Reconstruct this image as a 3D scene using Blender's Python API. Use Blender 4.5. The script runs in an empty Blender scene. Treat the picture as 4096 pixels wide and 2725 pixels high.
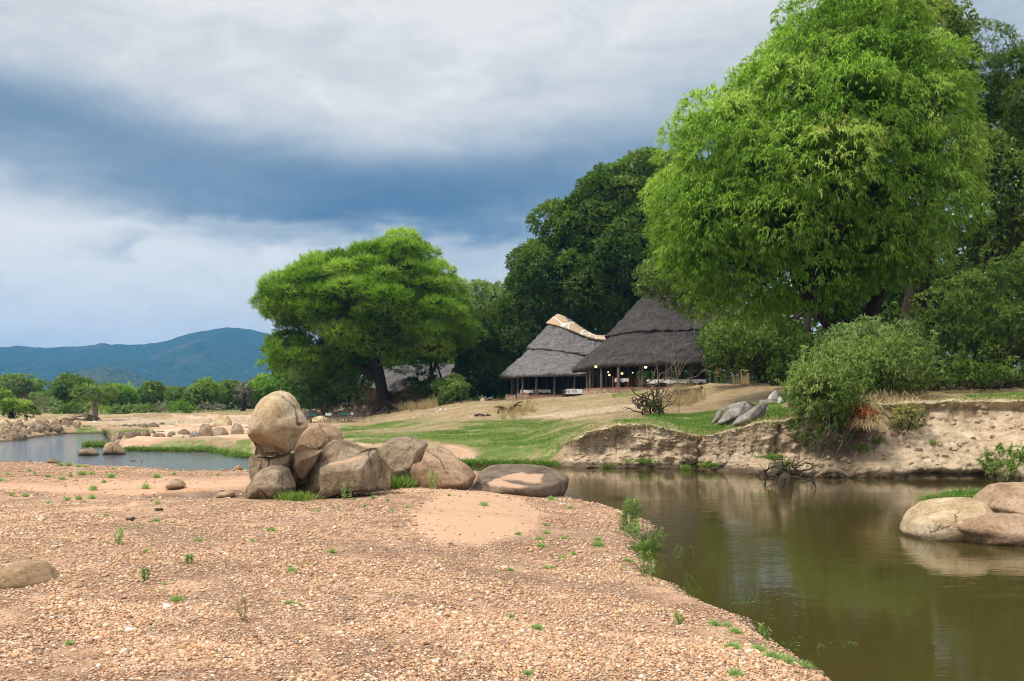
import bpy, math, random
import numpy as np
from mathutils import Vector, Matrix

# ------------------------------------------------------------------ camera, sky, sun, exposure
SC = bpy.context.scene
COL = SC.collection
F, CX, HZ, CAMZ = 3980.0, 2048.0, 1616.0, 2.5      # lens in photo pixels, centre, horizon row, eye height over the water
cam_d = bpy.data.cameras.new("camera"); cam = bpy.data.objects.new("camera", cam_d); COL.objects.link(cam)
cam.location = (0, 0, CAMZ); cam.rotation_euler = (math.radians(90), 0, 0)
cam_d.sensor_width = 36.0; cam_d.lens = 36.0*F/4096.0
cam_d.shift_y = (HZ-2725/2)/4096.0
cam_d.clip_start = 0.1; cam_d.clip_end = 20000
SC.camera = cam
SC.view_settings.view_transform = 'Standard'; SC.view_settings.look = 'None'
SC.view_settings.exposure = 0.42; SC.view_settings.gamma = 1.0
SC.render.engine = 'CYCLES'
SC.cycles.use_denoising = True; SC.cycles.denoising_prefilter = 'ACCURATE'; SC.cycles.filter_width = 1.1
SC.cycles.max_bounces = 8; SC.cycles.transparent_max_bounces = 4; SC.cycles.volume_bounces = 1
SUN_EL, SUN_AZ = math.radians(56), math.radians(-120)     # azimuth measured from +Y (view direction) towards +X
sd = bpy.data.lights.new("sun", 'SUN'); sd.energy = 2.6; sd.angle = math.radians(9.0); sd.color = (1.0, 0.93, 0.80)
sun = bpy.data.objects.new("sun", sd); COL.objects.link(sun)
sdir = Vector((math.sin(SUN_AZ)*math.cos(SUN_EL), math.cos(SUN_AZ)*math.cos(SUN_EL), math.sin(SUN_EL)))
sun.rotation_euler = sdir.to_track_quat('Z', 'Y').to_euler()

class NT:
    """small node-tree writer"""
    def __init__(s, tree):
        s.t = tree; s.n = tree.nodes; s.l = tree.links
    def node(s, typ, ins=None, **kw):
        nd = s.n.new(typ)
        for k, v in kw.items(): setattr(nd, k, v)
        if ins:
            for k, v in ins.items(): s.set(nd.inputs[k], v)
        return nd
    def set(s, sock, v):
        if isinstance(v, bpy.types.NodeSocket): s.l.new(v, sock)
        elif isinstance(v, tuple) and len(v) == 3 and sock.type == 'RGBA': sock.default_value = (*v, 1)
        else: sock.default_value = v
    def math(s, op, a, b=0.0, c=0.0, clamp=False):
        nd = s.node('ShaderNodeMath', operation=op, use_clamp=clamp)
        s.set(nd.inputs[0], a); s.set(nd.inputs[1], b)
        if op in ('MULTIPLY_ADD',): s.set(nd.inputs[2], c)
        return nd.outputs[0]
    def add(s, a, b): return s.math('ADD', a, b)
    def mul(s, a, b): return s.math('MULTIPLY', a, b)
    def mix(s, f, a, b, blend='MIX'):
        nd = s.node('ShaderNodeMix', data_type='RGBA', blend_type=blend)
        s.set(nd.inputs[0], f); s.set(nd.inputs[6], a); s.set(nd.inputs[7], b)
        return nd.outputs[2]
    def mixf(s, f, a, b):
        nd = s.node('ShaderNodeMix', data_type='FLOAT')
        s.set(nd.inputs[0], f); s.set(nd.inputs[2], a); s.set(nd.inputs[3], b)
        return nd.outputs[0]
    def noise(s, vec, scale, detail=4, rough=0.55, dist=0.0, out='Fac', norm=True):
        nd = s.node('ShaderNodeTexNoise', {'Scale': scale, 'Detail': detail, 'Roughness': rough, 'Distortion': dist}, normalize=norm)
        if vec is not None: s.l.new(vec, nd.inputs['Vector'])
        return nd.outputs[out]
    def voro(s, vec, scale, feature='F1', out='Distance', rnd=1.0):
        nd = s.node('ShaderNodeTexVoronoi', {'Scale': scale, 'Randomness': rnd}, feature=feature)
        if vec is not None: s.l.new(vec, nd.inputs['Vector'])
        return nd.outputs[out]
    def ramp(s, f, stops, interp='LINEAR'):
        nd = s.node('ShaderNodeValToRGB'); cr = nd.color_ramp; cr.interpolation = interp
        while len(cr.elements) > 1: cr.elements.remove(cr.elements[-1])
        cr.elements[0].position = stops[0][0]; cr.elements[0].color = _c4(stops[0][1])
        for p, c in stops[1:]:
            e = cr.elements.new(p); e.color = _c4(c)
        s.l.new(f, nd.inputs[0]); return nd.outputs[0]
    def step(s, f, a, b):
        nd = s.node('ShaderNodeMapRange', {'From Min': a, 'From Max': b}, interpolation_type='SMOOTHSTEP')
        s.l.new(f, nd.inputs[0]); return nd.outputs[0]
    def scalev(s, vec, sc):
        nd = s.node('ShaderNodeVectorMath', operation='MULTIPLY'); s.l.new(vec, nd.inputs[0]); nd.inputs[1].default_value = sc
        return nd.outputs[0]
    def attr(s, name): return s.node('ShaderNodeAttribute', attribute_name=name).outputs['Fac']
    def attrc(s, name): return s.node('ShaderNodeAttribute', attribute_name=name).outputs['Color']
def _c4(c):
    if isinstance(c, (int, float)): return (c, c, c, 1)
    return (*c, 1)

world = bpy.data.worlds.new("World"); SC.world = world; world.use_nodes = True
def build_sky():
    w = NT(world.node_tree); w.n.clear()
    out = w.node('ShaderNodeOutputWorld')
    sky = w.node('ShaderNodeTexSky', sky_type='NISHITA', sun_disc=False, sun_elevation=SUN_EL, sun_rotation=SUN_AZ)
    tc = w.node('ShaderNodeTexCoord').outputs['Generated']
    sx = w.node('ShaderNodeSeparateXYZ'); w.l.new(tc, sx.inputs[0])
    az = w.math('ARCTAN2', sx.outputs[0], sx.outputs[1]); el = w.math('ARCSINE', sx.outputs[2])
    stretch = w.scalev(tc, (1.0, 1.0, 2.6))
    n1 = w.noise(stretch, 3.2, 5, 0.55, 0.3, norm=False); n2 = w.noise(stretch, 4.7, 6, 0.6, 0.2, 'Color', norm=True)
    s2 = w.node('ShaderNodeSeparateColor'); w.l.new(n2, s2.inputs[0])
    fine = w.noise(stretch, 13, 6, 0.62, 0.6)
    az2 = w.add(az, w.mul(w.add(s2.outputs[0], -0.5), 0.22))
    el2 = w.add(el, w.mul(w.add(s2.outputs[1], -0.5), 0.085))
    elf = w.add(el2, w.mul(w.add(fine, -0.5), 0.028))
    def AE(u, v):
        a = math.atan((u-CX)/F); return a, math.atan((HZ-v)/F*math.cos(a))
    def blob(u, v, su, sv, amp, tilt=0.0, e=elf):
        a0, e0 = AE(u, v); sa = su/F; se = sv/F
        dx = w.add(az2, -a0); dz = w.add(e, -e0)
        if tilt: dz = w.add(dz, w.mul(dx, -tilt))
        dx = w.math('DIVIDE', dx, sa); dz = w.math('DIVIDE', dz, se)
        r = w.add(w.mul(dx, dx), w.mul(dz, dz))
        return w.mul(w.math('EXPONENT', w.mul(r, -1.0)), amp)
    # dark rain cloud: blobs (photo-sized angles around the view)
    D = None
    for b in SKYD:
        q = blob(*b); D = q if D is None else w.add(D, q)
    # sharp cloud base: nothing dark under it
    base_e = AE(1300, 950)[1]
    cut = w.step(w.add(elf, w.mul(w.add(n1, 0.0), 0.006)), base_e-0.014, base_e+0.012)
    D = w.mul(D, w.mixf(0.93, 1.0, cut))
    D = w.add(D, blob(430, 975, 190, 30, 0.34)); D = w.add(D, blob(1050, 960, 420, 45, 0.20)); D = w.add(D, blob(2000, 960, 300, 28, 0.15)); D = w.add(D, blob(1750, 1120, 700, 160, 0.20))
    D = w.add(D, w.mul(w.add(fine, -0.5), 0.42)); D = w.add(D, w.mul(n1, 0.12))
    D = w.add(D, w.mul(w.step(el, 0.35, 0.7), -0.12))
    col = w.ramp(D, [(0.0, (0.67, 0.665, 0.64)), (0.12, (0.55, 0.56, 0.555)), (0.32, (0.35, 0.395, 0.435)), (0.55, (0.205, 0.265, 0.33)), (0.8, (0.12, 0.185, 0.265)), (1.0, (0.07, 0.13, 0.215))])
    wl = w.add(blob(60, 850, 420, 150, 0.62), blob(1000, 905, 300, 26, 0.22)); wl = w.add(wl, blob(300, 1500, 900, 300, 0.2)); wl = w.mul(wl, w.add(w.mul(fine, 1.6), 0.2))
    col = w.mix(w.math('MINIMUM', wl, 1.0), col, (0.76, 0.735, 0.68))
    zen = w.add(1.0, w.mul(w.step(el, .45, 1.1), 1.3))      # an overcast sky is brightest overhead
    c10 = w.mix(1.0, w.scalev(col, (10, 10, 10)), zen, 'MULTIPLY')
    allc = w.mix(0.95, sky.outputs[0], c10)
    bg = w.node('ShaderNodeBackground', {'Strength': 0.1}); w.l.new(allc, bg.inputs[0]); w.l.new(bg.outputs[0], out.inputs[0])
SKYD = [(150, 570, 900, 190, .46, -.12), (1150, 740, 800, 190, .44, -.05), (1750, 790, 650, 130, .46, 0.03), (2450, 680, 600, 210, .38, .05), (-100, 430, 600, 170, .22, 0),
        (3300, 500, 1000, 420, .36, 0), (1200, 880, 900, 75, .32, 0), (100, 60, 600, 150, .16, 0), (3900, 100, 400, 250, .14, 0), (1100, 150, 300, 80, .08, 0), (2300, 1200, 900, 260, .24, 0)]
build_sky()

# ------------------------------------------------------------------ helpers
rng = np.random.default_rng(7); random.seed(7)
def _hash(ix, iy, iz):
    h = (ix.astype(np.uint32)*np.uint32(374761393)) ^ (iy.astype(np.uint32)*np.uint32(668265263)) ^ (iz.astype(np.uint32)*np.uint32(2147483647-1274126177 & 0xffffffff))
    h = (h ^ (h >> np.uint32(13)))*np.uint32(1274126177); h ^= h >> np.uint32(16)
    h = h*np.uint32(2246822519); h ^= h >> np.uint32(13)
    return (h & np.uint32(0xffffff)).astype(np.float64)/float(0xffffff)
def vn(P):
    P = np.asarray(P, float) + 1000.0
    i = np.floor(P).astype(np.int64); f = P-i; f = f*f*(3-2*f)
    x, y, z = i[:, 0], i[:, 1], i[:, 2]; r = 0
    for dx in (0, 1):
        wx = f[:, 0] if dx else 1-f[:, 0]
        for dy in (0, 1):
            wy = f[:, 1] if dy else 1-f[:, 1]
            for dz in (0, 1):
                wz = f[:, 2] if dz else 1-f[:, 2]
                r = r + wx*wy*wz*_hash(x+dx, y+dy, z+dz)
    return r*2-1
def fbm(P, octaves=4, gain=0.5, lac=2.03):
    a, s, P = 1.0, 0, np.asarray(P, float).copy()
    for o in range(octaves):
        s = s + a*vn(P); P = P*lac+17.3; a *= gain
    return s
def ridged(P, octaves=4, gain=0.5):
    a, s, P = 1.0, 0, np.asarray(P, float).copy()
    for o in range(octaves):
        s = s + a*(1-2*np.abs(vn(P))); P = P*2.07+9.1; a *= gain
    return s
def sstep(x, a, b):
    t = np.clip((x-a)/(b-a), 0, 1); return t*t*(3-2*t)

def mesh_np(name, V, faces, mat=None, parent=None, smooth=True, attrs=None):
    """faces: list of (n,k) int arrays"""
    me = bpy.data.meshes.new(name); V = np.asarray(V, np.float32)
    if isinstance(faces, np.ndarray): faces = [faces]
    faces = [np.asarray(f, np.int32) for f in faces if len(f)]
    nl = sum(f.size for f in faces); npoly = sum(len(f) for f in faces)
    me.vertices.add(len(V)); me.vertices.foreach_set('co', V.ravel())
    me.loops.add(nl); me.polygons.add(npoly)
    me.loops.foreach_set('vertex_index', np.concatenate([f.ravel() for f in faces]))
    st, o = [], 0
    for f in faces:
        st.append(o+np.arange(len(f))*f.shape[1]); o += f.size
    me.polygons.foreach_set('loop_start', np.concatenate(st).astype(np.int32))
    me.polygons.foreach_set('use_smooth', np.full(npoly, smooth))
    me.update(calc_edges=True); me.validate()
    if attrs:
        for k, a in attrs.items():
            a = np.asarray(a, np.float32)
            if a.ndim == 1:
                at = me.attributes.new(k, 'FLOAT', 'POINT'); at.data.foreach_set('value', a)
            else:
                at = me.attributes.new(k, 'FLOAT_COLOR', 'POINT'); at.data.foreach_set('color', np.c_[a, np.ones(len(a))].astype(np.float32).ravel())
    if mat: me.materials.append(mat)
    ob = bpy.data.objects.new(name, me); COL.objects.link(ob)
    if parent: ob.parent = parent
    return ob
def tag(o, label=None, cat=None, group=None, kind=None):
    if label: o['label'] = label
    if cat: o['category'] = cat
    if group: o['group'] = group
    if kind: o['kind'] = kind
    return o
def empty(name, loc=(0, 0, 0), label=None, cat=None, group=None, rz=0):
    o = bpy.data.objects.new(name, None); o.location = loc; o.rotation_euler.z = rz; COL.objects.link(o); o.empty_display_size = 0.2
    return tag(o, label, cat, group)
def copy_tree(o, loc=None, rz=None, sc=None, label=None, parent=None):
    c = o.copy(); COL.objects.link(c)
    if parent: c.parent = parent
    for ch in list(o.children): copy_tree(ch, parent=c)
    if loc is not None: c.location = loc
    if rz is not None: c.rotation_euler = (c.rotation_euler[0], c.rotation_euler[1], rz)
    if sc is not None: c.scale = (sc, sc, sc)
    if label: c['label'] = label
    return c
class MB:
    """collects shapes into ONE mesh"""
    def __init__(s): s.V, s.F, s.n = [], {}, 0
    def put(s, V, Fs):
        V = np.asarray(V, float)
        if isinstance(Fs, np.ndarray): Fs = [Fs]
        for f in Fs:
            f = np.asarray(f)
            s.F.setdefault(f.shape[1], []).append(f+s.n)
        s.V.append(V); s.n += len(V)
    def box(s, c, d, rz=0.0, M=None):
        v = np.array([[x, y, z] for z in (-.5, .5) for y in (-.5, .5) for x in (-.5, .5)])*np.array(d)
        if rz:
            cs, sn = math.cos(rz), math.sin(rz); v = np.c_[v[:, 0]*cs-v[:, 1]*sn, v[:, 0]*sn+v[:, 1]*cs, v[:, 2]]
        if M is not None: v = v@np.array(M).T
        s.put(v+np.array(c), np.array([[0, 2, 3, 1], [4, 5, 7, 6], [0, 1, 5, 4], [2, 6, 7, 3], [0, 4, 6, 2], [1, 3, 7, 5]]))
    def tube(s, pts, rad, n=8, cap=True, wob=0.0):
        pts = np.asarray(pts, float); m = len(pts); rad = np.broadcast_to(np.asarray(rad, float), (m,))
        t = np.gradient(pts, axis=0); t /= np.linalg.norm(t, axis=1)[:, None]+1e-9
        ref = np.array([0, 0, 1.0]) if abs(t[0, 2]) < 0.9 else np.array([1.0, 0, 0])
        a = np.cross(t, ref); a /= np.linalg.norm(a, axis=1)[:, None]+1e-9; b = np.cross(t, a)
        th = np.arange(n)/n*2*np.pi
        ring = a[:, None, :]*np.cos(th)[None, :, None]+b[:, None, :]*np.sin(th)[None, :, None]
        r = rad[:, None, None]
        V = pts[:, None, :]+ring*r
        if wob:
            V = V+ring*r*wob*fbm(V.reshape(-1, 3)*(0.8/np.mean(rad)), 3).reshape(m, n, 1)
        V = V.reshape(-1, 3)
        i, j = np.meshgrid(np.arange(m-1), np.arange(n), indexing='ij'); i, j = i.ravel(), j.ravel(); k = (j+1) % n
        Fq = np.c_[i*n+j, i*n+k, (i+1)*n+k, (i+1)*n+j]; s.put(V, Fq)
        if cap:
            for q, e in ((0, 0), (m-1, (m-1)*n)):
                s.put(np.vstack([pts[q], V[e:e+n]]), np.c_[np.zeros(n, int), 1+np.arange(n), 1+(np.arange(n)+1) % n])
    def disc(s, c, r, n=16, ry=None):
        th = np.arange(n)/n*2*np.pi; ry = ry or r
        s.put(np.vstack([[c], np.c_[c[0]+r*np.cos(th), c[1]+ry*np.sin(th), np.full(n, c[2])]]), np.c_[np.zeros(n, int), 1+np.arange(n), 1+(np.arange(n)+1) % n])
    def build(s, name, mat, parent=None, smooth=False, attrs=None, jitter=0):
        V = np.vstack(s.V)
        if jitter: V = V+jitter*np.c_[fbm(V*2+5, 2), fbm(V*2+50, 2), fbm(V*2+90, 2)]
        return mesh_np(name, V, [np.vstack(f) for f in s.F.values()], mat, parent, smooth, attrs)
def mat_new(name):
    m = bpy.data.materials.new(name); m.use_nodes = True; t = NT(m.node_tree); t.n.clear()
    t.out = t.node('ShaderNodeOutputMaterial'); t.m = m
    t.geo = t.node('ShaderNodeNewGeometry'); t.pos = t.geo.outputs['Position']
    t.obj = t.node('ShaderNodeTexCoord').outputs['Object']
    return t
def principled(t, col, rough=0.85, height=None, bump=0.3, dist=0.02, spec=0.3, **kw):
    b = t.node('ShaderNodeBsdfPrincipled'); t.set(b.inputs['Base Color'], col); t.set(b.inputs['Roughness'], rough)
    b.inputs['Specular IOR Level'].default_value = spec
    if height is not None:
        bp = t.node('ShaderNodeBump', {'Strength': bump, 'Distance': dist, 'Height': height}); t.l.new(bp.outputs[0], b.inputs['Normal'])
    for k, v in kw.items(): t.set(b.inputs[k.replace('_', ' ')], v)
    t.l.new(b.outputs[0], t.out.inputs[0]); return b
def plain(name, col, rough=0.8, var=0.25, scale=8, bump=0.2, stretch=None, spec=0.3):
    t = mat_new(name); v = t.obj if stretch is None else t.scalev(t.obj, stretch)
    n = t.noise(v, scale, 5, 0.6)
    c = t.mix(n, tuple(x*(1-var) for x in col), tuple(min(1, x*(1+var)) for x in col))
    principled(t, c, rough, n, bump, 0.02, spec); return t.m
def W(u, v, Y):     # a point at distance Y seen in direction (u, v)
    return np.array([(u-CX)/F*Y, Y, CAMZ-(v-HZ)/F*Y])
def sgn_poly(P, poly):
    """signed distance to polygon (positive inside), P (N,2)"""
    P = np.asarray(P, float); poly = np.asarray(poly, float); N = len(poly)
    d = np.full(len(P), 1e18); inside = np.zeros(len(P), bool)
    for i in range(N):
        a, b = poly[i], poly[(i+1) % N]; e = b-a; w = P-a
        t = np.clip((w@e)/(e@e+1e-12), 0, 1); q = w-t[:, None]*e; d = np.minimum(d, (q*q).sum(1))
        c = (a[1] > P[:, 1]) != (b[1] > P[:, 1])
        with np.errstate(divide='ignore', invalid='ignore'):
            xi = (b[0]-a[0])*(P[:, 1]-a[1])/(b[1]-a[1]+1e-15)+a[0]
        inside ^= c & (P[:, 0] < xi)
    return np.where(inside, 1, -1)*np.sqrt(d)
def in_poly_mask(u, v, poly, soft):
    return sstep(sgn_poly(np.c_[u, v], poly), -soft, soft)
# ------------------------------------------------------------------ terrain functions
def keyed(tab, u):
    tab = sorted(tab); return np.interp(u, [t[0] for t in tab], [t[1] for t in tab])
SH = [(-3000, 1800), (-2000, 1790), (-600, 1785), (0, 1767), (81, 1763), (135, 1750), (190, 1743), (257, 1736), (404, 1734), (425, 1738), (440, 1765), (494, 1806), (729, 1809), (847, 1809), (926, 1826),
      (1005, 1836), (1400, 1850), (1862, 1862), (2221, 1869), (2791, 1877), (3088, 1904), (3296, 1910), (3945, 1915), (4073, 1930), (4400, 1965), (5500, 2150), (8000, 2300)]
N5 = [(-3000, 85, .6), (0, 75, .55), (400, 88, .35), (440, 66, .5), (500, 57, .6), (729, 54.5, .62), (1000, 50, .6), (1250, 48, .5), (1450, 47, .5), (1862, 46, .55), (2100, 43, .55), (2180, 41.3, .6), (2256, 40.9, .95), (2350, 41, 1.35), (2458, 41, 1.68), (2600, 40.4, 1.75),
      (2700, 39.6, 1.5), (2761, 39.4, 1.3), (2850, 38.8, 1.27), (2930, 37.6, 1.55), (3028, 36.5, 1.85), (3147, 36, 1.95), (3300, 36, 2.3), (3500, 36.2, 2.55), (3665, 36, 2.62), (4096, 35.5, 2.66), (5500, 26, 2.7), (8000, 22, 2.7)]
N6 = [(-3000, 100, .6), (0, 100, .55), (400, 100, .45), (500, 90, .6), (1000, 90, .65), (1250, 90, .5), (1450, 85, .5), (1862, 70, 1.2), (2100, 65, 1.25), (2256, 62, 1.7), (2458, 58, 2.0), (2700, 55, 2.0), (2850, 52, 2.1),
      (3028, 50, 2.5), (3300, 45, 3.1), (3665, 43, 3.25), (5500, 40, 3.3), (8000, 40, 3.3)]
N7 = [(-3000, 130, .4), (0, 128, .45), (400, 130, .35), (1000, 128, .5), (1250, 104, .62), (1450, 104, .85), (1862, 100, 2.5), (2100, 98, 2.85), (2256, 96, 3.1), (2458, 90, 3.4), (2700, 84, 3.75), (2850, 78, 3.97),
      (3028, 75, 4.0), (3300, 70, 4.05), (3665, 65, 4.1), (8000, 60, 4.2)]
N8 = [(-3000, 140, 1.2), (0, 137, 1.1), (400, 134, 1.05), (1000, 133, 1.15), (1250, 125, 1.7), (1450, 122, 2.0), (1862, 115, 2.75), (2100, 112, 2.95), (2256, 112, 3.15), (2458, 112, 3.5), (2700, 110, 3.9), (2850, 110, 3.97),
      (3028, 110, 4), (8000, 110, 4.2)]
def node_rows(u):
    ys = 9950.0/(keyed(SH, u)-HZ)
    def g(T): return np.interp(u, [t[0] for t in T], [t[1] for t in T]), np.interp(u, [t[0] for t in T], [t[2] for t in T])
    y5, z5 = g(N5); y6, z6 = g(N6); y7, z7 = g(N7); y8, z8 = g(N8); o = np.ones_like(ys)
    Y = [1.0*o, ys*.55, ys-0.9, ys, y5, y6, y7, y8, y8+60, 420*o, 1500*o, 12000*o]
    Z = [-1.0*o, -0.9*o, -0.45*o, 0*o, z5, z6, z7, z8, z8+.4, 2.5*o, 5*o, 5*o]
    return np.array(Y), np.array(Z)
def Hfar(u, Y):
    u = np.atleast_1d(np.asarray(u, float)); Y = np.atleast_1d(np.asarray(Y, float)); NY, NZ = node_rows(u); z = NZ[0].copy()
    for k in range(len(NY)-1):
        m = (Y >= NY[k]) & (Y < NY[k+1]); t = (Y-NY[k])/(NY[k+1]-NY[k]+1e-9)
        z = np.where(m, NZ[k]*(1-t)+NZ[k+1]*t, z)
    return z
SHB = [(-3000, 1835), (-1500, 1838), (0, 1843), (226, 1855), (521, 1869), (782, 1880), (1000, 1886), (1400, 1889), (1750, 1892), (1950, 1896), (2080, 1925), (2170, 1960), (2242, 1988), (2277, 1999),
       (2400, 2022), (2503, 2051), (2575, 2085), (2612, 2116), (2575, 2160), (2540, 2190), (2548, 2225), (2600, 2262), (2555, 2290), (2590, 2312), (2694, 2346), (2820, 2405), (2955, 2468), (3120, 2580), (3302, 2725), (3420, 2880), (3500, 3200)]
BAR = [((u-CX)/F*9950/(v-HZ), 9950/(v-HZ)) for u, v in SHB]+[(5.0, 3.5), (9, -12), (-90, -12), (-90, 44)]
BAR = np.array(BAR)
PUDDLE = (-7.4, 25.4)
def Hbar(x, y):
    x = np.atleast_1d(np.asarray(x, float)); y = np.atleast_1d(np.asarray(y, float))
    d = sgn_poly(np.c_[x, y], BAR)
    P = np.c_[x, y, 0*x]
    d2 = d+0.10*fbm(P*1.3, 3)*sstep(y, 3, 6)
    z = np.where(d2 > 0, 0.16*sstep(d2, 0, .5)+0.42*sstep(d2, 0.1, 4.5)+0.12*sstep(d2, 4, 9), d2*0.35)
    # lower sandy hollow on the left behind the gravel ridge
    lo = sstep(y, 21.3, 25.0)*sstep(-x, 2.5, 5.0)
    z = np.where(d2 > 0, z*(1-0.62*lo), z)
    z = np.where(d2 > 0, z*(1-sstep(y, 13, 20.5)*(.36-.17*sstep(x, -4.5, -1.5))), z)
    r = np.hypot((x-PUDDLE[0])/2.2, (y-PUDDLE[1])/0.95)
    z = z-0.16*np.exp(-r**2)*(d2 > 0)
    land = sstep(d2, 0.0, 1.0)
    z = z+land*(0.045*fbm(P*0.35+3, 2)+0.012*fbm(P*1.7, 3))
    return z, d2
def ground_hit(u, v):
    """first point where the sight line meets the land or the water"""
    Y = np.concatenate([np.arange(5, 60, .04), np.arange(60, 400, .15)])
    z = CAMZ-(v-HZ)/F*Y; uu = np.full_like(Y, float(u)); zb, _ = Hbar((u-CX)/F*Y, Y)
    zb = np.where(Y > 50, -1, zb)
    t = np.maximum(np.maximum(Hfar(uu, Y), zb), 0.0)
    k = np.argmax(t >= z) if np.any(t >= z) else len(Y)-1
    return np.array([(u-CX)/F*Y[k], Y[k], t[k]])
_hc = {}
def gz(x, y):
    """land height below a world point"""
    u = CX+x/y*F
    return float(max(Hfar(u, y)[0], Hbar(x, y)[0][0] if y < 50 else -1))

# ------------------------------------------------------------------ ground materials
def grass_cols(t, pos):
    n = t.noise(pos, 1.1, 5, 0.6); n2 = t.noise(pos, 14, 4, 0.65); v = t.noise(t.scalev(pos, (1, 1, .3)), 55, 3, .7)
    g = t.ramp(t.add(t.mul(n, .6), t.mul(n2, .4)), [(.28, (.055, .10, .018)), (.48, (.115, .18, .035)), (.68, (.25, .28, .09))])
    return t.mix(t.mul(v, .55), g, (.03, .06, .012)), n2
def ground_material():
    t = mat_new("land"); p = t.pos
    big = t.noise(p, .35, 5, .6); mid = t.noise(p, 2.3, 5, .6); fine = t.noise(p, 16, 5, .65); vf = t.noise(p, 70, 3, .7)
    q1 = t.noise(p, 3.6, 5, .7); q2 = t.noise(p, .45, 4, .6)
    # dry soil with straw
    soil = t.ramp(t.add(t.mul(mid, .5), t.mul(fine, .5)), [(.34, (.13, .08, .045)), (.5, (.30, .205, .125)), (.66, (.50, .37, .25))])
    straw = t.mix(vf, (.24, .175, .085), (.42, .33, .19))
    dry = t.mix(t.step(t.add(mid, t.mul(fine, .5)), .62, .95), soil, straw)
    dry = t.mix(t.mul(t.step(t.noise(p, .9, 5, .65), .5, .66), .6), dry, t.mix(vf, (.10, .14, .04), (.19, .22, .075)))
    sand = t.mix(t.mul(t.add(fine, q1), .5), (.33, .19, .115), (.58, .38, .26))
    sand = t.mix(t.step(big, .42, .65), sand, (.62, .45, .32))
    pale = t.mix(t.step(mid, .35, .65), (.32, .235, .155), (.50, .39, .28))
    g, gn = grass_cols(t, p)
    dry = t.mix(t.mul(t.step(q1, .50, .62), .55), dry, (.17, .115, .065)); dry = t.mix(t.mul(t.step(q2, .48, .62), .4), dry, (.47, .37, .23))
    g = t.mix(t.mul(t.step(t.add(t.mul(q1, .6), t.mul(q2, .4)), .47, .60), .75), g, (.33, .29, .13)); g = t.mix(t.mul(t.step(t.noise(p, 6.5, 4, .7), .52, .66), .5), g, (.04, .07, .015))
    gm = t.add(t.attr('grass'), t.mul(t.add(t.add(t.mul(mid, .6), t.mul(fine, .4)), -.5), 2.6))
    sx = t.node('ShaderNodeSeparateXYZ'); t.l.new(p, sx.inputs[0])
    # eroded bank: earth with level layers
    lv = t.noise(t.scalev(p, (.6, .6, 1.7)), 2.2, 6, .68, .8); cr = t.noise(t.scalev(p, (2.5, 1, .5)), 2.2, 5, .7)
    bank = t.ramp(t.add(t.mul(lv, .6), t.mul(cr, .4)), [(.32, (.19, .13, .08)), (.44, (.36, .265, .175)), (.54, (.52, .405, .285)), (.68, (.66, .54, .405))])
    bank = t.mix(t.mul(t.step(fine, .52, .72), .4), bank, (.22, .145, .09))
    c = t.mix(t.attr('sand'), dry, sand)
    c = t.mix(t.attr('pale'), c, pale)
    c = t.mix(t.attr('cliff'), c, bank)
    c = t.mix(t.step(gm, .28, .78), c, g)
    wet = t.attr('wet')
    c = t.mix(t.mul(wet, .82), c, (.045, .028, .015))
    h = t.add(t.mul(fine, .6), t.add(t.mul(vf, .25), t.mul(mid, 1.0)))
    h = t.add(h, t.mul(t.mul(lv, t.attr('cliff')), 1.0))
    principled(t, c, .92, h, .7, .09, .15); return t.m
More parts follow.
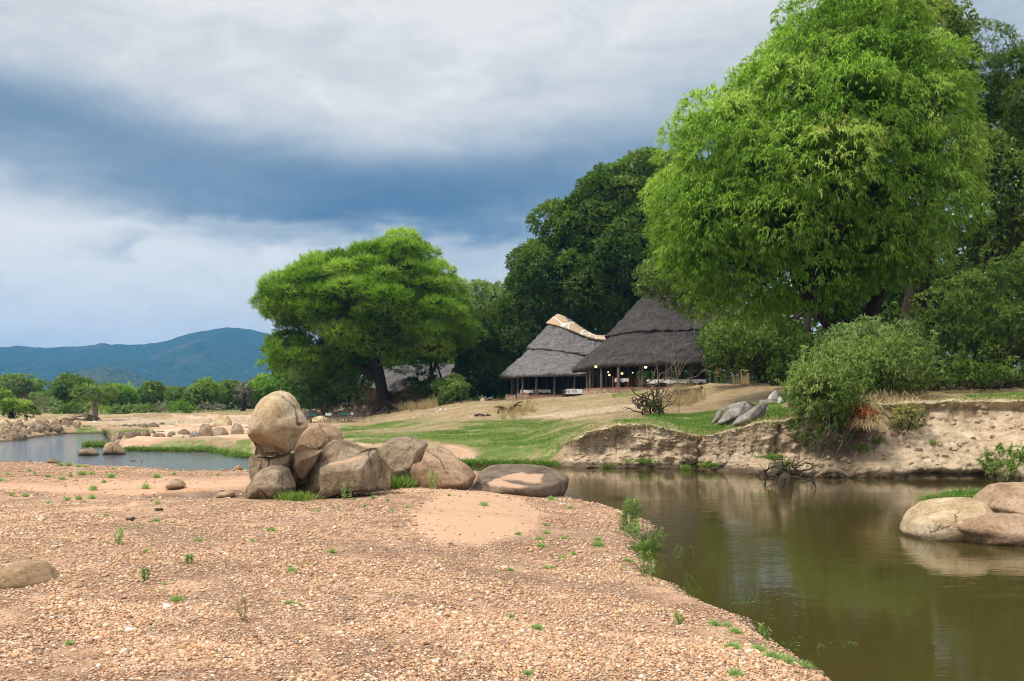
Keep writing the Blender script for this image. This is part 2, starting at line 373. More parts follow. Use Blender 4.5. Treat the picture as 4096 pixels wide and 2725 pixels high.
def gravel_material():
    t = mat_new("gravel_and_sand"); p = t.pos
    warp = t.node('ShaderNodeVectorMath', operation='ADD'); t.l.new(p, warp.inputs[0]); t.l.new(t.scalev(t.noise(p, 9, 2, .5, 0, 'Color'), (.03, .03, .03)), warp.inputs[1]); wv = warp.outputs[0]
    v1 = t.node('ShaderNodeTexVoronoi', {'Scale': 24.0}); t.l.new(wv, v1.inputs[0])
    v2 = t.node('ShaderNodeTexVoronoi', {'Scale': 52.0}); t.l.new(wv, v2.inputs[0])
    s1 = t.node('ShaderNodeSeparateColor'); t.l.new(v1.outputs['Color'], s1.inputs[0]); s2 = t.node('ShaderNodeSeparateColor'); t.l.new(v2.outputs['Color'], s2.inputs[0])
    stops = [(0, (.20, .10, .055)), (.25, (.40, .22, .12)), (.5, (.52, .31, .185)), (.75, (.60, .42, .29)), (.9, (.72, .60, .48)), (.97, (.80, .72, .62)), (1, (.2, .17, .15))]
    c1 = t.ramp(s1.outputs[0], stops); c2 = t.ramp(s2.outputs[0], stops)
    pick = t.step(s1.outputs[1], .45, .5); peb = t.mix(pick, c1, c2)
    dist = t.mixf(pick, t.mul(v1.outputs['Distance'], 1.0), v2.outputs['Distance'])
    fine = t.noise(p, 60, 4, .7); mid = t.noise(p, 1.2, 5, .6); vfine = t.noise(p, 230, 3, .7)
    sand = t.mix(t.mul(t.add(fine, t.noise(p, 7, 5, .75)), .5), (.36, .20, .11), (.60, .39, .26)); sand = t.mix(t.mul(vfine, .3), sand, (.66, .47, .34))
    peb = t.mix(t.step(dist, .45, .62), peb, (.24, .13, .075))
    sm = t.math('MINIMUM', t.add(t.attr('sand'), t.mul(t.step(t.add(mid, t.mul(fine, .25)), .60, .78), .75)), 1.0)
    far_ = t.noise(p, 9, 5, .8); peb = t.mix(t.mul(t.step(far_, .50, .62), .45), peb, (.26, .15, .085)); peb = t.mix(t.mul(t.step(t.noise(p, 13, 4, .8), .56, .66), .45), peb, (.74, .60, .46))
    c = t.mix(sm, peb, sand)
    c = t.mix(t.mul(t.step(t.noise(p, .5, 4, .6), .45, .7), .28), c, (.38, .2, .11), 'MULTIPLY')
    c = t.mix(t.mul(t.attr('red'), .65), c, (.40, .19, .09))
    c = t.mix(t.mul(t.attr('wet'), .8), c, (.07, .042, .022))
    h = t.add(t.mul(t.math('SUBTRACT', 1.0, dist), t.math('SUBTRACT', 1.0, t.mul(sm, .85))), t.mul(fine, .25))
    rgh = t.mixf(t.attr('wet'), .85, .35)
    principled(t, c, rgh, h, 1.0, .035, .25); return t.m

# ------------------------------------------------------------------ ground sheet (one fan-shaped sheet to the horizon)
GRASS = [
 [(494, 1815), (600, 1787), (690, 1764), (800, 1754), (830, 1782), (890, 1790), (950, 1775), (1015, 1725), (1015, 1845), (920, 1834), (840, 1815), (600, 1815)],
 [(1330, 1765), (1350, 1700), (1480, 1690), (1640, 1672), (1760, 1668), (1900, 1672), (2060, 1665), (2250, 1668), (2420, 1675), (2450, 1694), (2320, 1752), (2235, 1805), (2165, 1875), (1870, 1872), (1870, 1845), (1930, 1815), (1830, 1780), (1700, 1768), (1560, 1768)],
 [(1480, 1790), (1640, 1780), (1640, 1835), (1500, 1835)],
 [(2330, 1705), (2430, 1682), (2560, 1672), (2640, 1655), (2800, 1650), (2900, 1640), (3130, 1600), (3160, 1672), (3010, 1690), (2920, 1725), (2850, 1748), (2760, 1740), (2700, 1720), (2600, 1698), (2450, 1702)],
 [(2030, 1622), (2030, 1604), (2345, 1586), (2620, 1566), (2620, 1578), (2380, 1600)],
 [(260, 1737), (404, 1735), (640, 1728), (640, 1718), (400, 1722), (380, 1708), (300, 1706), (300, 1716)],
 [(560, 1702), (700, 1694), (700, 1700), (560, 1708)], [(1900, 1640), (2000, 1625), (2200, 1612), (2000, 1645)],
 [(3850, 1590), (4200, 1560), (4200, 1600), (3900, 1606)], [(3350, 1585), (3700, 1580), (3700, 1600), (3400, 1610)]]
SANDP = [
 [(420, 1815), (494, 1806), (600, 1786), (700, 1752), (860, 1748), (1000, 1775), (1010, 1660), (700, 1660), (560, 1730), (440, 1770)],
 [(1395, 1775), (1450, 1762), (1540, 1768), (1530, 1782), (1440, 1782)], [(1750, 1795), (1800, 1785), (1900, 1812), (1910, 1828), (1850, 1845), (1780, 1835)],
 [(1200, 1745), (1390, 1745), (1390, 1860), (1200, 1860)]]
PALEP = [[(400, 1690), (560, 1708), (700, 1698), (1010, 1694), (1010, 1668), (700, 1672), (430, 1676)],
         [(2080, 1668), (2250, 1645), (2450, 1630), (2600, 1618), (2600, 1638), (2350, 1662), (2200, 1672), (2080, 1680)]]
def build_ground():
    inner = np.arange(-420, 4520, 6.5); left = np.linspace(-7500, -420, 110, endpoint=False); right = np.linspace(4520, 11500, 110)
    u = np.concatenate([left, inner, right]); NY, NZ = node_rows(u)
    rows = [4, 6, 10, 64, 110, 90, 50, 30, 30, 14, 10]
    Ys, Zs, seg = [], [], []
    for k, n in enumerate(rows):
        t = np.arange(n)/n
        if k == 10: t = t**2
        for a in t:
            tz = a
            if k == 3:   # shore to bank top: steep face on cliff columns, even slope elsewhere
                steep = sstep(NZ[4], .75, 1.3); f = np.interp(a, [0, .12, .3, .8, 1], [0, .02, .12, .94, 1]); tz = a*(1-steep)+f*steep if False else a
            Ys.append(NY[k]*(1-a)+NY[k+1]*a); Zs.append(NZ[k]*(1-tz)+NZ[k+1]*tz); seg.append(k+a)
    Ys.append(NY[-1]); Zs.append(NZ[-1]); seg.append(11.0)
    Y = np.array(Ys); Z = np.array(Zs); S = np.array(seg)[:, None]*np.ones_like(Y); U = u[None, :]*np.ones_like(Y)
    for _ in range(2):    # soften the break lines away from the bank
        Zs2 = Z.copy(); Zs2[1:-1] = (Z[:-2]+2*Z[1:-1]+Z[2:])/4
        m = (S > 4.15); Z = np.where(m, Zs2, Z)
    X = (U-CX)/F*Y; sh = Y.shape
    X, Y, Z, S, U = [a.ravel() for a in (X, Y, Z, S, U)]
    steep = sstep(np.interp(U, [t[0] for t in N5], [t[2] for t in N5]), .7, 1.25)
    face = steep*sstep(S, 2.85, 3.05)*(1-sstep(S, 3.93, 4.0)); right_soft = sstep(U, 3300, 3450)
    # steep earth face: most of the rise early, a small overhang below the turf, slumped foot, undercut at the water
    a = np.clip(S-3, 0, 1); z5 = np.interp(U, [t[0] for t in N5], [t[2] for t in N5]); ys = 9950/(keyed(SH, U)-HZ); y5 = np.interp(U, [t[0] for t in N5], [t[1] for t in N5])
    inb = (S >= 3) & (S <= 4)
    prof = np.interp(a, [0, .1, .35, .8, .92, 1], [0, .10, .34, .36, .28, 1.0])          # how far back (0 shore, 1 top node)
    prof2 = np.interp(a, [0, .1, .3, .6, .78, .9, 1], [0, .02, .22, .55, .72, .62, 1.0])
    pb = prof*(1-right_soft)+prof2*right_soft
    zz = np.interp(a, [0, .1, .85, .95, 1], [0, .12, .95, 1.0, 1.0])
    Y2 = ys+(y5-ys)*pb; Z2 = z5*zz
    Y = np.where(inb, Y*(1-steep)+Y2*steep, Y); Z = np.where(inb, Z*(1-steep)+Z2*steep, Z); X = (U-CX)/F*Y
    P = np.c_[X, Y, Z]
    # relief
    amp = sstep(S, 2.9, 3.3)*(1-sstep(S, 9, 10))
    Z = Z+amp*(0.05*fbm(P*.5, 3)+.022*fbm(P*np.array([2.2, 2.2, 0])+7, 4))*(1+sstep(Y, 60, 120)*1.5)
    Z = Z+amp*.10*ridged(np.c_[X*.16, Y*.16, 0*X], 3)*sstep(Y, 44, 60)
    # cliff displacement
    Pc = P*np.array([1.0, .6, 1.0])
    disp = .05*fbm(Pc*26, 2)+.24*fbm(Pc*np.array([.8, .8, 1.1]), 3)+.12*ridged(Pc*np.array([2.4, 2, 1.2])+3, 4)+.03*fbm(Pc*np.array([1.6, 1, 9])+11, 3)+.10*ridged(Pc*np.array([1.1, 1, .35])+21, 3)+.07*np.abs(fbm(Pc*5+2, 3))+.035*fbm(Pc*13, 3)
    low = np.exp(-((Z-.12)/.13)**2)*.34
    disp = disp*(1-.4*right_soft)
    Y = Y-face*disp+face*low*sstep(fbm(np.c_[X*.8, 0*X, 0*X], 2), -.5, .4)
    for (uc, w, dep, z0) in ((3118, 7, .45, .5), (2796, 6, .3, .1), (2470, 5, .2, .3), (3500, 8, .25, .8)):   # open cracks in the bank
        xc = uc+18*fbm(np.c_[Z*2.2, 0*Z, 0*Z+uc], 3)
        Y = Y+face*dep*np.exp(-((U-xc)/w)**2)*sstep(Z, z0, z0+.3)
    Z = Z+face*.04*fbm(Pc*4+31, 3)
    V = np.c_[X, Y, Z]; v_img = HZ+F*(CAMZ-Z)/np.maximum(Y, .1)
    on = (S > 2.9) & (U > -600) & (U < 4500) & (Y < 320)
    gr = np.zeros(len(X)); sa = gr.copy(); pa = gr.copy()
    ui, vi = U[on]+26*fbm(V[on]*np.array([.35, .35, 0]), 4), v_img[on]+7*fbm(V[on]*np.array([.3, .3, 0])+60, 4)
    for g in GRASS: gr[on] = np.maximum(gr[on], in_poly_mask(ui, vi, g, 16))
    for g in SANDP: sa[on] = np.maximum(sa[on], in_poly_mask(ui, vi, g, 6))
    for g in PALEP: pa[on] = np.maximum(pa[on], in_poly_mask(ui, vi, g, 4))
    gr *= np.where((U > 1300) & (U < 2450), .52+.48*sstep(v_img+30*fbm(V*np.array([.12, .12, 0]), 2), 1690, 1760), 1)
    gr *= 1-sstep(steep, .15, .7)*(S < 3.95)*np.clip(1+.8*fbm(V*1.5, 2), 0, 1)
    gr = np.where((Y > 134) & (U < 1300), np.maximum(gr, .62), gr)
    gr = np.where((S > 8), .75, gr)
    gr = np.where((U > 3160) & (S > 4.3) & (Y < 110), np.maximum(gr, .42), gr)
    sa = np.where((U < 430) & (S > 3.0) & (S < 6), .45, sa)
    patch = sstep(fbm(V*np.array([.22, .22, 0])+40, 3), .1, .8)
    gr = gr*(1-.42*patch)-.10*sstep(fbm(V*np.array([.9, .9, 0])+10, 3), 0, .8)
    cl = steep*sstep(S, 2.9, 3.05)*(1-sstep(S, 3.97, 4.03))
    wet = sstep(-Z, -.16, -.04)*(S > 2)*(S < 3.5)
    wet = np.maximum(wet, steep*(S < 3.6)*(S > 2.5)*sstep(-Z+.07*fbm(V*3, 3), -.27, -.15))
    hum = face*np.exp(-((U+25*fbm(V*1.2, 3)-3375)/85)**2)*sstep(-Z, -1.9, -1.2); wet = np.maximum(wet, .8*hum)
    n, m = sh; i, j = np.meshgrid(np.arange(n-1), np.arange(m-1), indexing='ij'); q = (i*m+j).ravel()
    Fq = np.c_[q, q+1, q+m+1, q+m]
    ob = mesh_np("ground", V, Fq, ground_material(), attrs={'grass': gr, 'sand': sa, 'pale': pa, 'cliff': cl, 'wet': wet})
    tag(ob, kind='structure'); return V, gr, S, U
GV, GG, GS, GU = build_ground()

def build_bar():
    ys = [1.5]; 
    while ys[-1] < 47: ys.append(ys[-1]*1.0085)
    ys = np.array(ys); us = np.concatenate([np.linspace(-9000, -300, 90, endpoint=False), np.arange(-300, 3600, 6.0), np.linspace(3606, 9000, 50)])
    U, Y = np.meshgrid(us, ys); X = (U-CX)/F*Y; sh = X.shape; X, Y, U = X.ravel(), Y.ravel(), U.ravel()
    Z, d = Hbar(X, Y); P = np.c_[X, Y, Z]
    Z = Z+.007*fbm(P*9, 3)*sstep(d, 0, .3)+.004*fbm(P*30, 2)*sstep(d, 0, .3)*(Y < 20)
    v = HZ+F*(CAMZ-Z)/Y; uu = U+22*fbm(P*np.array([.9, .9, 0]), 3); vv = v+8*fbm(P*np.array([1.2, 1.2, 0])+9, 3)
    sand = np.zeros(len(X))
    for poly, sf in (([(1640, 2040), (1760, 1965), (1900, 1950), (2080, 1985), (2160, 2050), (2130, 2120), (1950, 2185), (1760, 2185), (1650, 2110)], 22),
                     ([(-400, 2085), (0, 2066), (300, 2032), (570, 2006), (600, 2016), (330, 2046), (0, 2080), (-400, 2100)], 5),
                     ([(-400, 1930), (300, 1922), (1000, 1905), (1010, 1940), (900, 1965), (600, 1985), (300, 1992), (100, 1960), (-400, 1950)], 16),
                     ([(1500, 1950), (1560, 1930), (1900, 1930), (1960, 1955), (1900, 1965), (1560, 1962)], 8)):
        m = (v < 2300); sand[m] = np.maximum(sand[m], in_poly_mask(uu[m], vv[m], poly, sf))
    r = np.hypot((X-PUDDLE[0])/2.6, (Y-PUDDLE[1])/1.5)
    red = np.exp(-((r-.9)/.6)**2)*sstep(fbm(P*2, 3), -.5, .5)+.5*sstep(fbm(P*np.array([.5, 1.5, 1])+80, 3), .2, .8)*(Y > 22)*(X < -3)
    wet = sstep(-Z+.015*fbm(P*4, 2), -.05, -.015)
    wet = np.maximum(wet, .55*sstep(-d+.3*fbm(P*3, 2), -.55, -.1)*(Y > 30)); wet = np.maximum(wet, .7*(1-sstep(r, .75, 1.05)))
    n, m = sh; i, j = np.meshgrid(np.arange(n-1), np.arange(m-1), indexing='ij'); q = (i*m+j).ravel(); Fq = np.c_[q, q+1, q+m+1, q+m]
    keep = (d[Fq] > -2.5).any(1)
    ob = mesh_np("gravel_bar", np.c_[X, Y, Z], Fq[keep], gravel_material(), attrs={'sand': sand, 'wet': np.clip(wet, 0, 1), 'red': np.clip(red, 0, 1)})
    tag(ob, kind='structure')
build_bar()

def build_water():
    t = mat_new("river_water"); p = t.pos; sx = t.node('ShaderNodeSeparateXYZ'); t.l.new(p, sx.inputs[0])
    s = t.scalev(p, (.55, 1.0, 1)); 
    r1 = t.noise(s, 3.0, 3, .55, .3); r2 = t.noise(s, 9.5, 3, .6, .2); r3 = t.noise(s, .9, 3, .5)
    patch = t.step(t.noise(t.scalev(p, (.25, .6, 1)), .55, 3, .5), .40, .62)
    left = t.step(sx.outputs[0], -3.5, -9.0)                              # open river: wind-ruffled
    h = t.add(t.mul(r1, .8), t.add(t.mul(r2, .35), t.mul(r3, .3)))
    st = t.mixf(left, t.mixf(patch, .02, .075), .34)
    bp = t.node('ShaderNodeBump', {'Distance': .12, 'Height': h}); t.l.new(st, bp.inputs['Strength'])
    mud = t.noise(p, .35, 3, .5)
    c = t.mix(left, t.mix(mud, (.040, .033, .009), (.062, .050, .014)), (.10, .12, .13))  # grey-blue of the mirrored sky is painted into the open river's colour
    b = t.node('ShaderNodeBsdfPrincipled', {'Roughness': .045, 'IOR': 1.39}); t.l.new(c, b.inputs['Base Color']); t.l.new(bp.outputs[0], b.inputs['Normal'])
    b.inputs['Specular IOR Level'].default_value = .5
    t.l.new(b.outputs[0], t.out.inputs[0])
    V = [(-400, 2, 0), (300, 2, 0), (300, 160, 0), (-400, 160, 0)]
    tag(mesh_np("river_water", V, np.array([[0, 1, 2, 3]]), t.m), kind='structure')
    m = MB(); m.disc((PUDDLE[0], PUDDLE[1], .045), 3.2, 40, 1.5)
    t = mat_new("puddle_water"); principled(t, (.22, .11, .055), .06, t.noise(t.pos, 12, 2, .5), .03, .05, .5)
    tag(m.build("puddle_water", t.m), kind='structure')
build_water()

# ------------------------------------------------------------------ hills
def build_hills():
    def hill(name, keys, Y0, Y1, seed, cols, sc):
        u = np.linspace(keys[0][0], keys[-1][0], 520); crest = keyed(keys, u)
        k = np.ones(9)/9; crest = np.convolve(np.pad(crest, 4, mode='edge'), k, 'valid')
        rows = 90; V = []
        zc = CAMZ+(HZ-crest)/F*Y1
        for a in np.linspace(0, 1.5, rows):
            Yr = Y0+(Y1-Y0)*a; X = (u-CX)/F*Yr
            s = np.where(a <= 1, min(a, 1)**1.25, 1-.5*(a-1)**1.3*2)
            P = np.c_[X/700, np.full_like(u, Yr/700), np.full_like(u, seed)]
            z = zc*s+(np.clip(zc, 0, 400)*.16)*ridged(P, 4)*np.sin(np.clip(a, 0, 1)*np.pi)*.8
            V.append(np.c_[X, np.full_like(u, Yr), z])
        V = np.vstack(V); V[:, 2] += 3.2*fbm(V/26, 3, .7)*sstep(V[:, 2], 0, 60)
        m = len(u); V[:, 2] += 5*fbm(V/np.array([60, 60, 60]), 3, .7)*sstep(V[:, 2], 0, 60); i, j = np.meshgrid(np.arange(rows-1), np.arange(m-1), indexing='ij'); q = (i*m+j).ravel()
        t = mat_new(name+"_bush"); p = t.pos
        sc1 = t.noise(p, .05, 6, .75); tr = t.voro(p, .075); bg = t.noise(p, .0035, 5, .6)
        c = t.mix(t.step(tr, .2, .8), cols[0], cols[1]); c = t.mix(t.step(t.add(bg, t.mul(sc1, .25)), .68, .84), c, cols[2])
        principled(t, c, .95, t.add(t.mul(sc1, .5), t.math('SUBTRACT', 1, tr)), 1.0, 7.0, .05)
        tag(mesh_np(name, V, np.c_[q, q+1, q+m+1, q+m], t.m), kind='structure')
    hill("hills", [(-3500, 1440), (-1500, 1400), (-600, 1380), (0, 1385), (100, 1394), (220, 1388), (400, 1377), (560, 1385), (640, 1372), (760, 1330), (850, 1312), (930, 1310), (1010, 1318), (1090, 1338), (1250, 1400), (1500, 1440), (2200, 1480), (3000, 1500), (6000, 1540), (8000, 1600)],
         2500, 3900, 1.0, ((.010, .030, .020), (.030, .060, .035), (.085, .07, .06)), 1)
    hill("foothill", [(80, 1612), (180, 1585), (260, 1520), (330, 1480), (390, 1465), (460, 1470), (560, 1510), (680, 1560), (800, 1590), (950, 1612)], 1500, 2100, 5.0, ((.018, .042, .022), (.06, .085, .045), (.12, .09, .065)), 1)
build_hills()
# ------------------------------------------------------------------ rocks
def rock_material(name, base, light, dark, stain=.5, fl=0.0, scale=1.0):
    t = mat_new(name); p = t.pos; big = t.noise(p, 1.1*scale, 5, .6, .4); mid = t.noise(p, 4*scale, 6, .7); fine = t.noise(p, 13*scale, 5, .8); gr = t.noise(p, 27*scale, 4, .85)
    c = t.ramp(t.add(t.mul(big, .6), t.mul(mid, .4)), [(.36, dark), (.48, base), (.58, light)])
    st = t.noise(t.scalev(p, (2.2, 2.2, .55)), 2.3*scale, 5, .68, .6)                 # streaks run down the face
    c = t.mix(t.mul(t.step(st, .50, .66), stain), c, dark)
    tide = t.attr('tide')                                                             # low flood stain; on the balanced boulder, weathering and painted underside shade
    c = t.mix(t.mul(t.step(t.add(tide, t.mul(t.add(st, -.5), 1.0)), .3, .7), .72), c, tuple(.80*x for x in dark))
    c = t.mix(t.mul(t.step(gr, .5, .68), .45), c, tuple(min(1, x*1.5) for x in light))
    c = t.mix(t.mul(t.step(fine, .52, .64), .5), c, tuple(x*.55 for x in dark)); c = t.mix(t.mul(t.step(t.noise(p, 2.1*scale, 4, .7, 1.0), .58, .70), .35), c, tuple(min(1, x*1.35) for x in light))
    c = t.mix(t.attr('sand'), c, t.mix(fine, (.46, .28, .185), (.64, .43, .30)))
    cr = t.attr('crack'); c = t.mix(cr, c, (.035, .025, .018))
    vc = t.node('ShaderNodeTexVoronoi', {'Scale': .62*scale, 'Randomness': 1.0}, feature='DISTANCE_TO_EDGE')
    wp = t.node('ShaderNodeVectorMath', operation='ADD'); t.l.new(p, wp.inputs[0]); t.l.new(t.scalev(t.noise(p, 1.6*scale, 4, .6, 0, 'Color'), (.9, .9, .9)), wp.inputs[1]); t.l.new(wp.outputs[0], vc.inputs[0])
    hair = t.step(vc.outputs[0], .012, .0); hair = t.mul(hair, t.step(t.noise(p, .9, 2, .5), .56, .66)); c = t.mix(t.mul(hair, .45), c, (.05, .035, .025))
    h = t.add(t.mul(mid, .8), t.add(t.mul(fine, .45), t.mul(gr, .15))); h = t.add(h, t.mul(hair, -.8))
    principled(t, c, .9, h, 1.0, .10, .15); return t.m
M_TAN = rock_material("granite_tan", (.50, .37, .22), (.64, .53, .38), (.33, .22, .12), .35)
M_BROWN = rock_material("granite_brown", (.26, .19, .125), (.40, .31, .215), (.10, .07, .046), .6)
M_PEACH = rock_material("granite_peach", (.36, .235, .145), (.48, .34, .23), (.17, .11, .07), .6)
M_GREY = rock_material("granite_grey", (.24, .215, .19), (.36, .33, .30), (.13, .11, .095), .5)
M_WHITE = rock_material("quartz_white", (.55, .54, .52), (.68, .68, .66), (.3, .29, .27), .3)
M_DARK = rock_material("granite_dark", (.17, .125, .09), (.27, .21, .155), (.08, .058, .042), .5)
M_BLACK = plain("charred", (.018, .015, .012), .95, .5, 9, .6)
_ico = {}
def ico(sub):
    if sub not in _ico:
        import bmesh
        bm = bmesh.new(); bmesh.ops.create_icosphere(bm, subdivisions=sub, radius=1)
        _ico[sub] = (np.array([v.co[:] for v in bm.verts]), np.array([[v.index for v in f.verts] for f in bm.faces])); bm.free()
    return _ico[sub]
def outline_rock(pts, Y, depth, label, mat, name="boulder", cat="boulder", group=None, sub=6, cuts=(), rough=.035, seed=0, tide_shade_z=None, sandpoly=None, cracks=(), sink=0.0, pw=1.0, yoff=0.0, dents=()):
    """rock whose front outline is pts (photo directions) at distance Y, with its own depth"""
    pts = np.array(pts, float); Wp = np.array([W(a, b, Y) for a, b in pts]); ox, oz = Wp[:, 0], Wp[:, 2]
    c = np.array([(ox.max()+ox.min())/2, (oz.max()+oz.min())/2])
    # resample outline densely in angle
    dens = []
    for i in range(len(ox)):
        j = (i+1) % len(ox)
        for s in np.linspace(0, 1, 14, endpoint=False): dens.append((ox[i]*(1-s)+ox[j]*s-c[0], oz[i]*(1-s)+oz[j]*s-c[1]))
    dens = np.array(dens); th = np.arctan2(dens[:, 1], dens[:, 0]); rr = np.hypot(dens[:, 0], dens[:, 1]); o = np.argsort(th); th, rr = th[o], rr[o]
    D, Fc = ico(sub); ang = np.arctan2(D[:, 2], D[:, 0]); rad = np.hypot(D[:, 0], D[:, 2])
    g = np.linspace(-np.pi, np.pi, 361)[:-1]; Rg = np.interp(g, th, rr, period=2*np.pi); k = np.array([1, 2, 3, 2, 1])/9
    Rg = np.convolve(np.r_[Rg[-2:], Rg, Rg[:2]], k, 'valid'); R = np.interp(ang, g, Rg, period=2*np.pi)
    rp = rad**pw
    L = np.c_[np.cos(ang)*rp*R, D[:, 1]*depth, np.sin(ang)*rp*R]; size = float(np.mean(rr))
    Ln = L/np.array([size, depth, size])
    for (nx, ny, nz, off, soft) in cuts:
        nrm = np.array([nx, ny, nz]); nrm = nrm/np.linalg.norm(nrm); e = Ln@nrm-off
        e = np.where(e > 0, e, 0)
        if ny < -.3: Ln[:, 1] = np.minimum(Ln[:, 1]+e*soft/abs(nrm[1]), np.maximum(Ln[:, 1], .10*np.sqrt(np.clip(1-rad**2, 0, 1))))   # facet the front, keep the outline
        else: Ln = Ln-np.outer(e*soft, nrm)
    for (dx, dy, dz, r0, am) in dents:
        q = np.linalg.norm(Ln-np.array([dx, dy, dz]), axis=1); Ln = Ln*(1-am*np.exp(-(q/r0)**2))[:, None]
    L = Ln*np.array([size, depth, size])
    nrm = D
    P = L/size+seed*7.7
    dsp = rough*size*(1.5*fbm(P*1.2, 3)+.7*ridged(P*2.3+5, 3)*.6+.22*fbm(P*8, 3))
    L = L+nrm*dsp[:, None]
    base = np.array([c[0], Y+yoff, c[1]-sink]); V = L+base
    u = CX+V[:, 0]/V[:, 1]*F; v = HZ-(V[:, 2]-CAMZ)/V[:, 1]*F; front = V[:, 1] < base[1]+depth*.75
    crack = np.zeros(len(V))
    for (poly, w) in cracks:
        poly = np.array(poly, float); dm = np.full(len(V), 1e9); Pu = np.c_[u+6*fbm(V*4, 3), v+6*fbm(V*4+30, 3)]
        for i in range(len(poly)-1):
            a, b = poly[i], poly[i+1]; e = b-a; t_ = np.clip(((Pu-a)@e)/(e@e), 0, 1); dm = np.minimum(dm, np.linalg.norm(Pu-a-t_[:, None]*e, axis=1))
        cm = np.exp(-(dm/w)**2)*front; crack = np.maximum(crack, cm); V = V-nrm*(cm*w*2.2/F*Y)[:, None]
    sand = np.zeros(len(V))
    if sandpoly: sand = in_poly_mask(u+4*fbm(V*5, 3), v+2*fbm(V*5+9, 3), sandpoly, 3)*front; V[:, 2] += sand*.02
    tz = tide_shade_z if tide_shade_z is not None else (c[1]-10)
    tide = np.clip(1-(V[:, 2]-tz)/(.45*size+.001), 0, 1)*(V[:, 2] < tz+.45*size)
    loc = base.copy()
    ob = mesh_np(name, V-loc, Fc, mat, attrs={'tide': tide, 'crack': crack*.9, 'sand': sand}); ob.location = loc
    return tag(ob, label, cat, group)
def T(ox, oy, s, pts): return [(ox+s*x, oy+s*y) for x, y in pts]
K4 = (980, 1540, .2998); K3 = (900, 1480, .594); K5 = (0, 1620, .2376); K6 = (400, 1620, .263); KR = (2600, 1380, .2758); KP = (2900, 1400, .5102)
GA = "boulders of the balancing heap"
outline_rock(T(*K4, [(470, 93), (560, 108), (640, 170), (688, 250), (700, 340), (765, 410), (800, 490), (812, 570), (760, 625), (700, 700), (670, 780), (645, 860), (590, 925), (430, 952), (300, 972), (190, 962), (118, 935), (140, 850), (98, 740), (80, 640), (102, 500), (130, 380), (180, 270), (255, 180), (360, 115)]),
    23.0, 1.05, "tall egg-shaped pale boulder balanced on top of the rock stack", M_TAN, group=GA, cuts=((-.30, -.42, -.86, .74, .95), (.35, -.75, -.55, .88, .5)), seed=1, rough=.03, pw=.92, tide_shade_z=1.22,  # lower part darkened: weathering plus the hollow's shade put into the colour
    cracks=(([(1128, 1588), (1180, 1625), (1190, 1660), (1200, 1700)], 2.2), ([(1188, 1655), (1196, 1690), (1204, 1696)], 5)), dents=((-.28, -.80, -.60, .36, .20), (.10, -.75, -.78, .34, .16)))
outline_rock(T(*K4, [(85, 930), (130, 945), (300, 972), (590, 922), (655, 900), (668, 1000), (662, 1200), (655, 1420), (400, 1460), (200, 1420), (120, 1230), (100, 1150), (85, 1050)]),
    23.3, .95, "broad cracked brown block that carries the egg-shaped boulder", M_BROWN, group=GA, cuts=((0, -.97, .05, .72, .9), (0, 0, 1, .86, .9)), seed=2, rough=.03, pw=.8, tide_shade_z=.3, cracks=(([(1080, 1830), (1078, 1860), (1072, 1880)], 2.2), ([(1044, 1838), (1046, 1880)], 1.8), ([(1100, 1868), (1170, 1850)], 1.6)))
outline_rock(T(*K4, [(240, 1122), (350, 1085), (470, 1083), (560, 1130), (620, 1270), (655, 1360), (600, 1470), (490, 1530), (290, 1545), (160, 1555), (20, 1560), (30, 1480), (60, 1350), (120, 1260), (170, 1180)]),
    21.9, .75, "rounded dark brown boulder at the foot of the rock stack beside the puddle", M_BROWN, group=GA, cuts=((0, -.8, .6, .78, .6),), seed=3, rough=.03, pw=.85, tide_shade_z=.1, cracks=(([(1035, 1955), (1060, 1975), (1072, 1992)], 2.5), ([(1030, 1965), (1028, 1990)], 2.0), ([(1130, 1900), (1128, 1980)], 1.3)))
outline_rock(T(*K4, [(940, 503), (1060, 503), (1180, 560), (1270, 640), (1312, 740), (1290, 860), (1150, 960), (900, 1010), (720, 960), (660, 860), (700, 690), (760, 605), (850, 550)]),
    25.6, 1.2, "domed peach-coloured boulder with one long slanting crack behind the wedge", M_PEACH, group=GA, cuts=((-.1, -.95, .2, .8, .7),), seed=4, rough=.025, tide_shade_z=-9, cracks=(([(1275, 1700), (1300, 1738), (1328, 1772)], 1.7),))
outline_rock(T(*K4, [(700, 818), (760, 800), (850, 832), (1000, 865), (1035, 880), (1005, 915), (970, 935), (900, 1085), (790, 1250), (755, 1262), (690, 1190), (652, 1100), (668, 1000), (690, 900)]),
    22.9, .55, "pale wedge-shaped stone jammed point-down between the stack and the big boulder", M_PEACH, group=GA, cuts=((.5, -.8, -.35, .5, .9), (-.1, -.5, .85, .6, .9)), seed=5, rough=.03, tide_shade_z=-9)
outline_rock(T(*K4, [(1160, 757), (1280, 743), (1400, 778), (1500, 818), (1600, 850), (1720, 900), (1760, 1300), (1000, 1540), (775, 1540), (850, 1370), (880, 1200), (940, 1020), (1000, 900), (1080, 822)]),
    23.9, 1.25, "long sloping brown boulder rising behind the front block of the heap", M_BROWN, group=GA, cuts=((-.3, -.85, .35, .74, .7),), seed=6, rough=.04, pw=.85, tide_shade_z=.25)
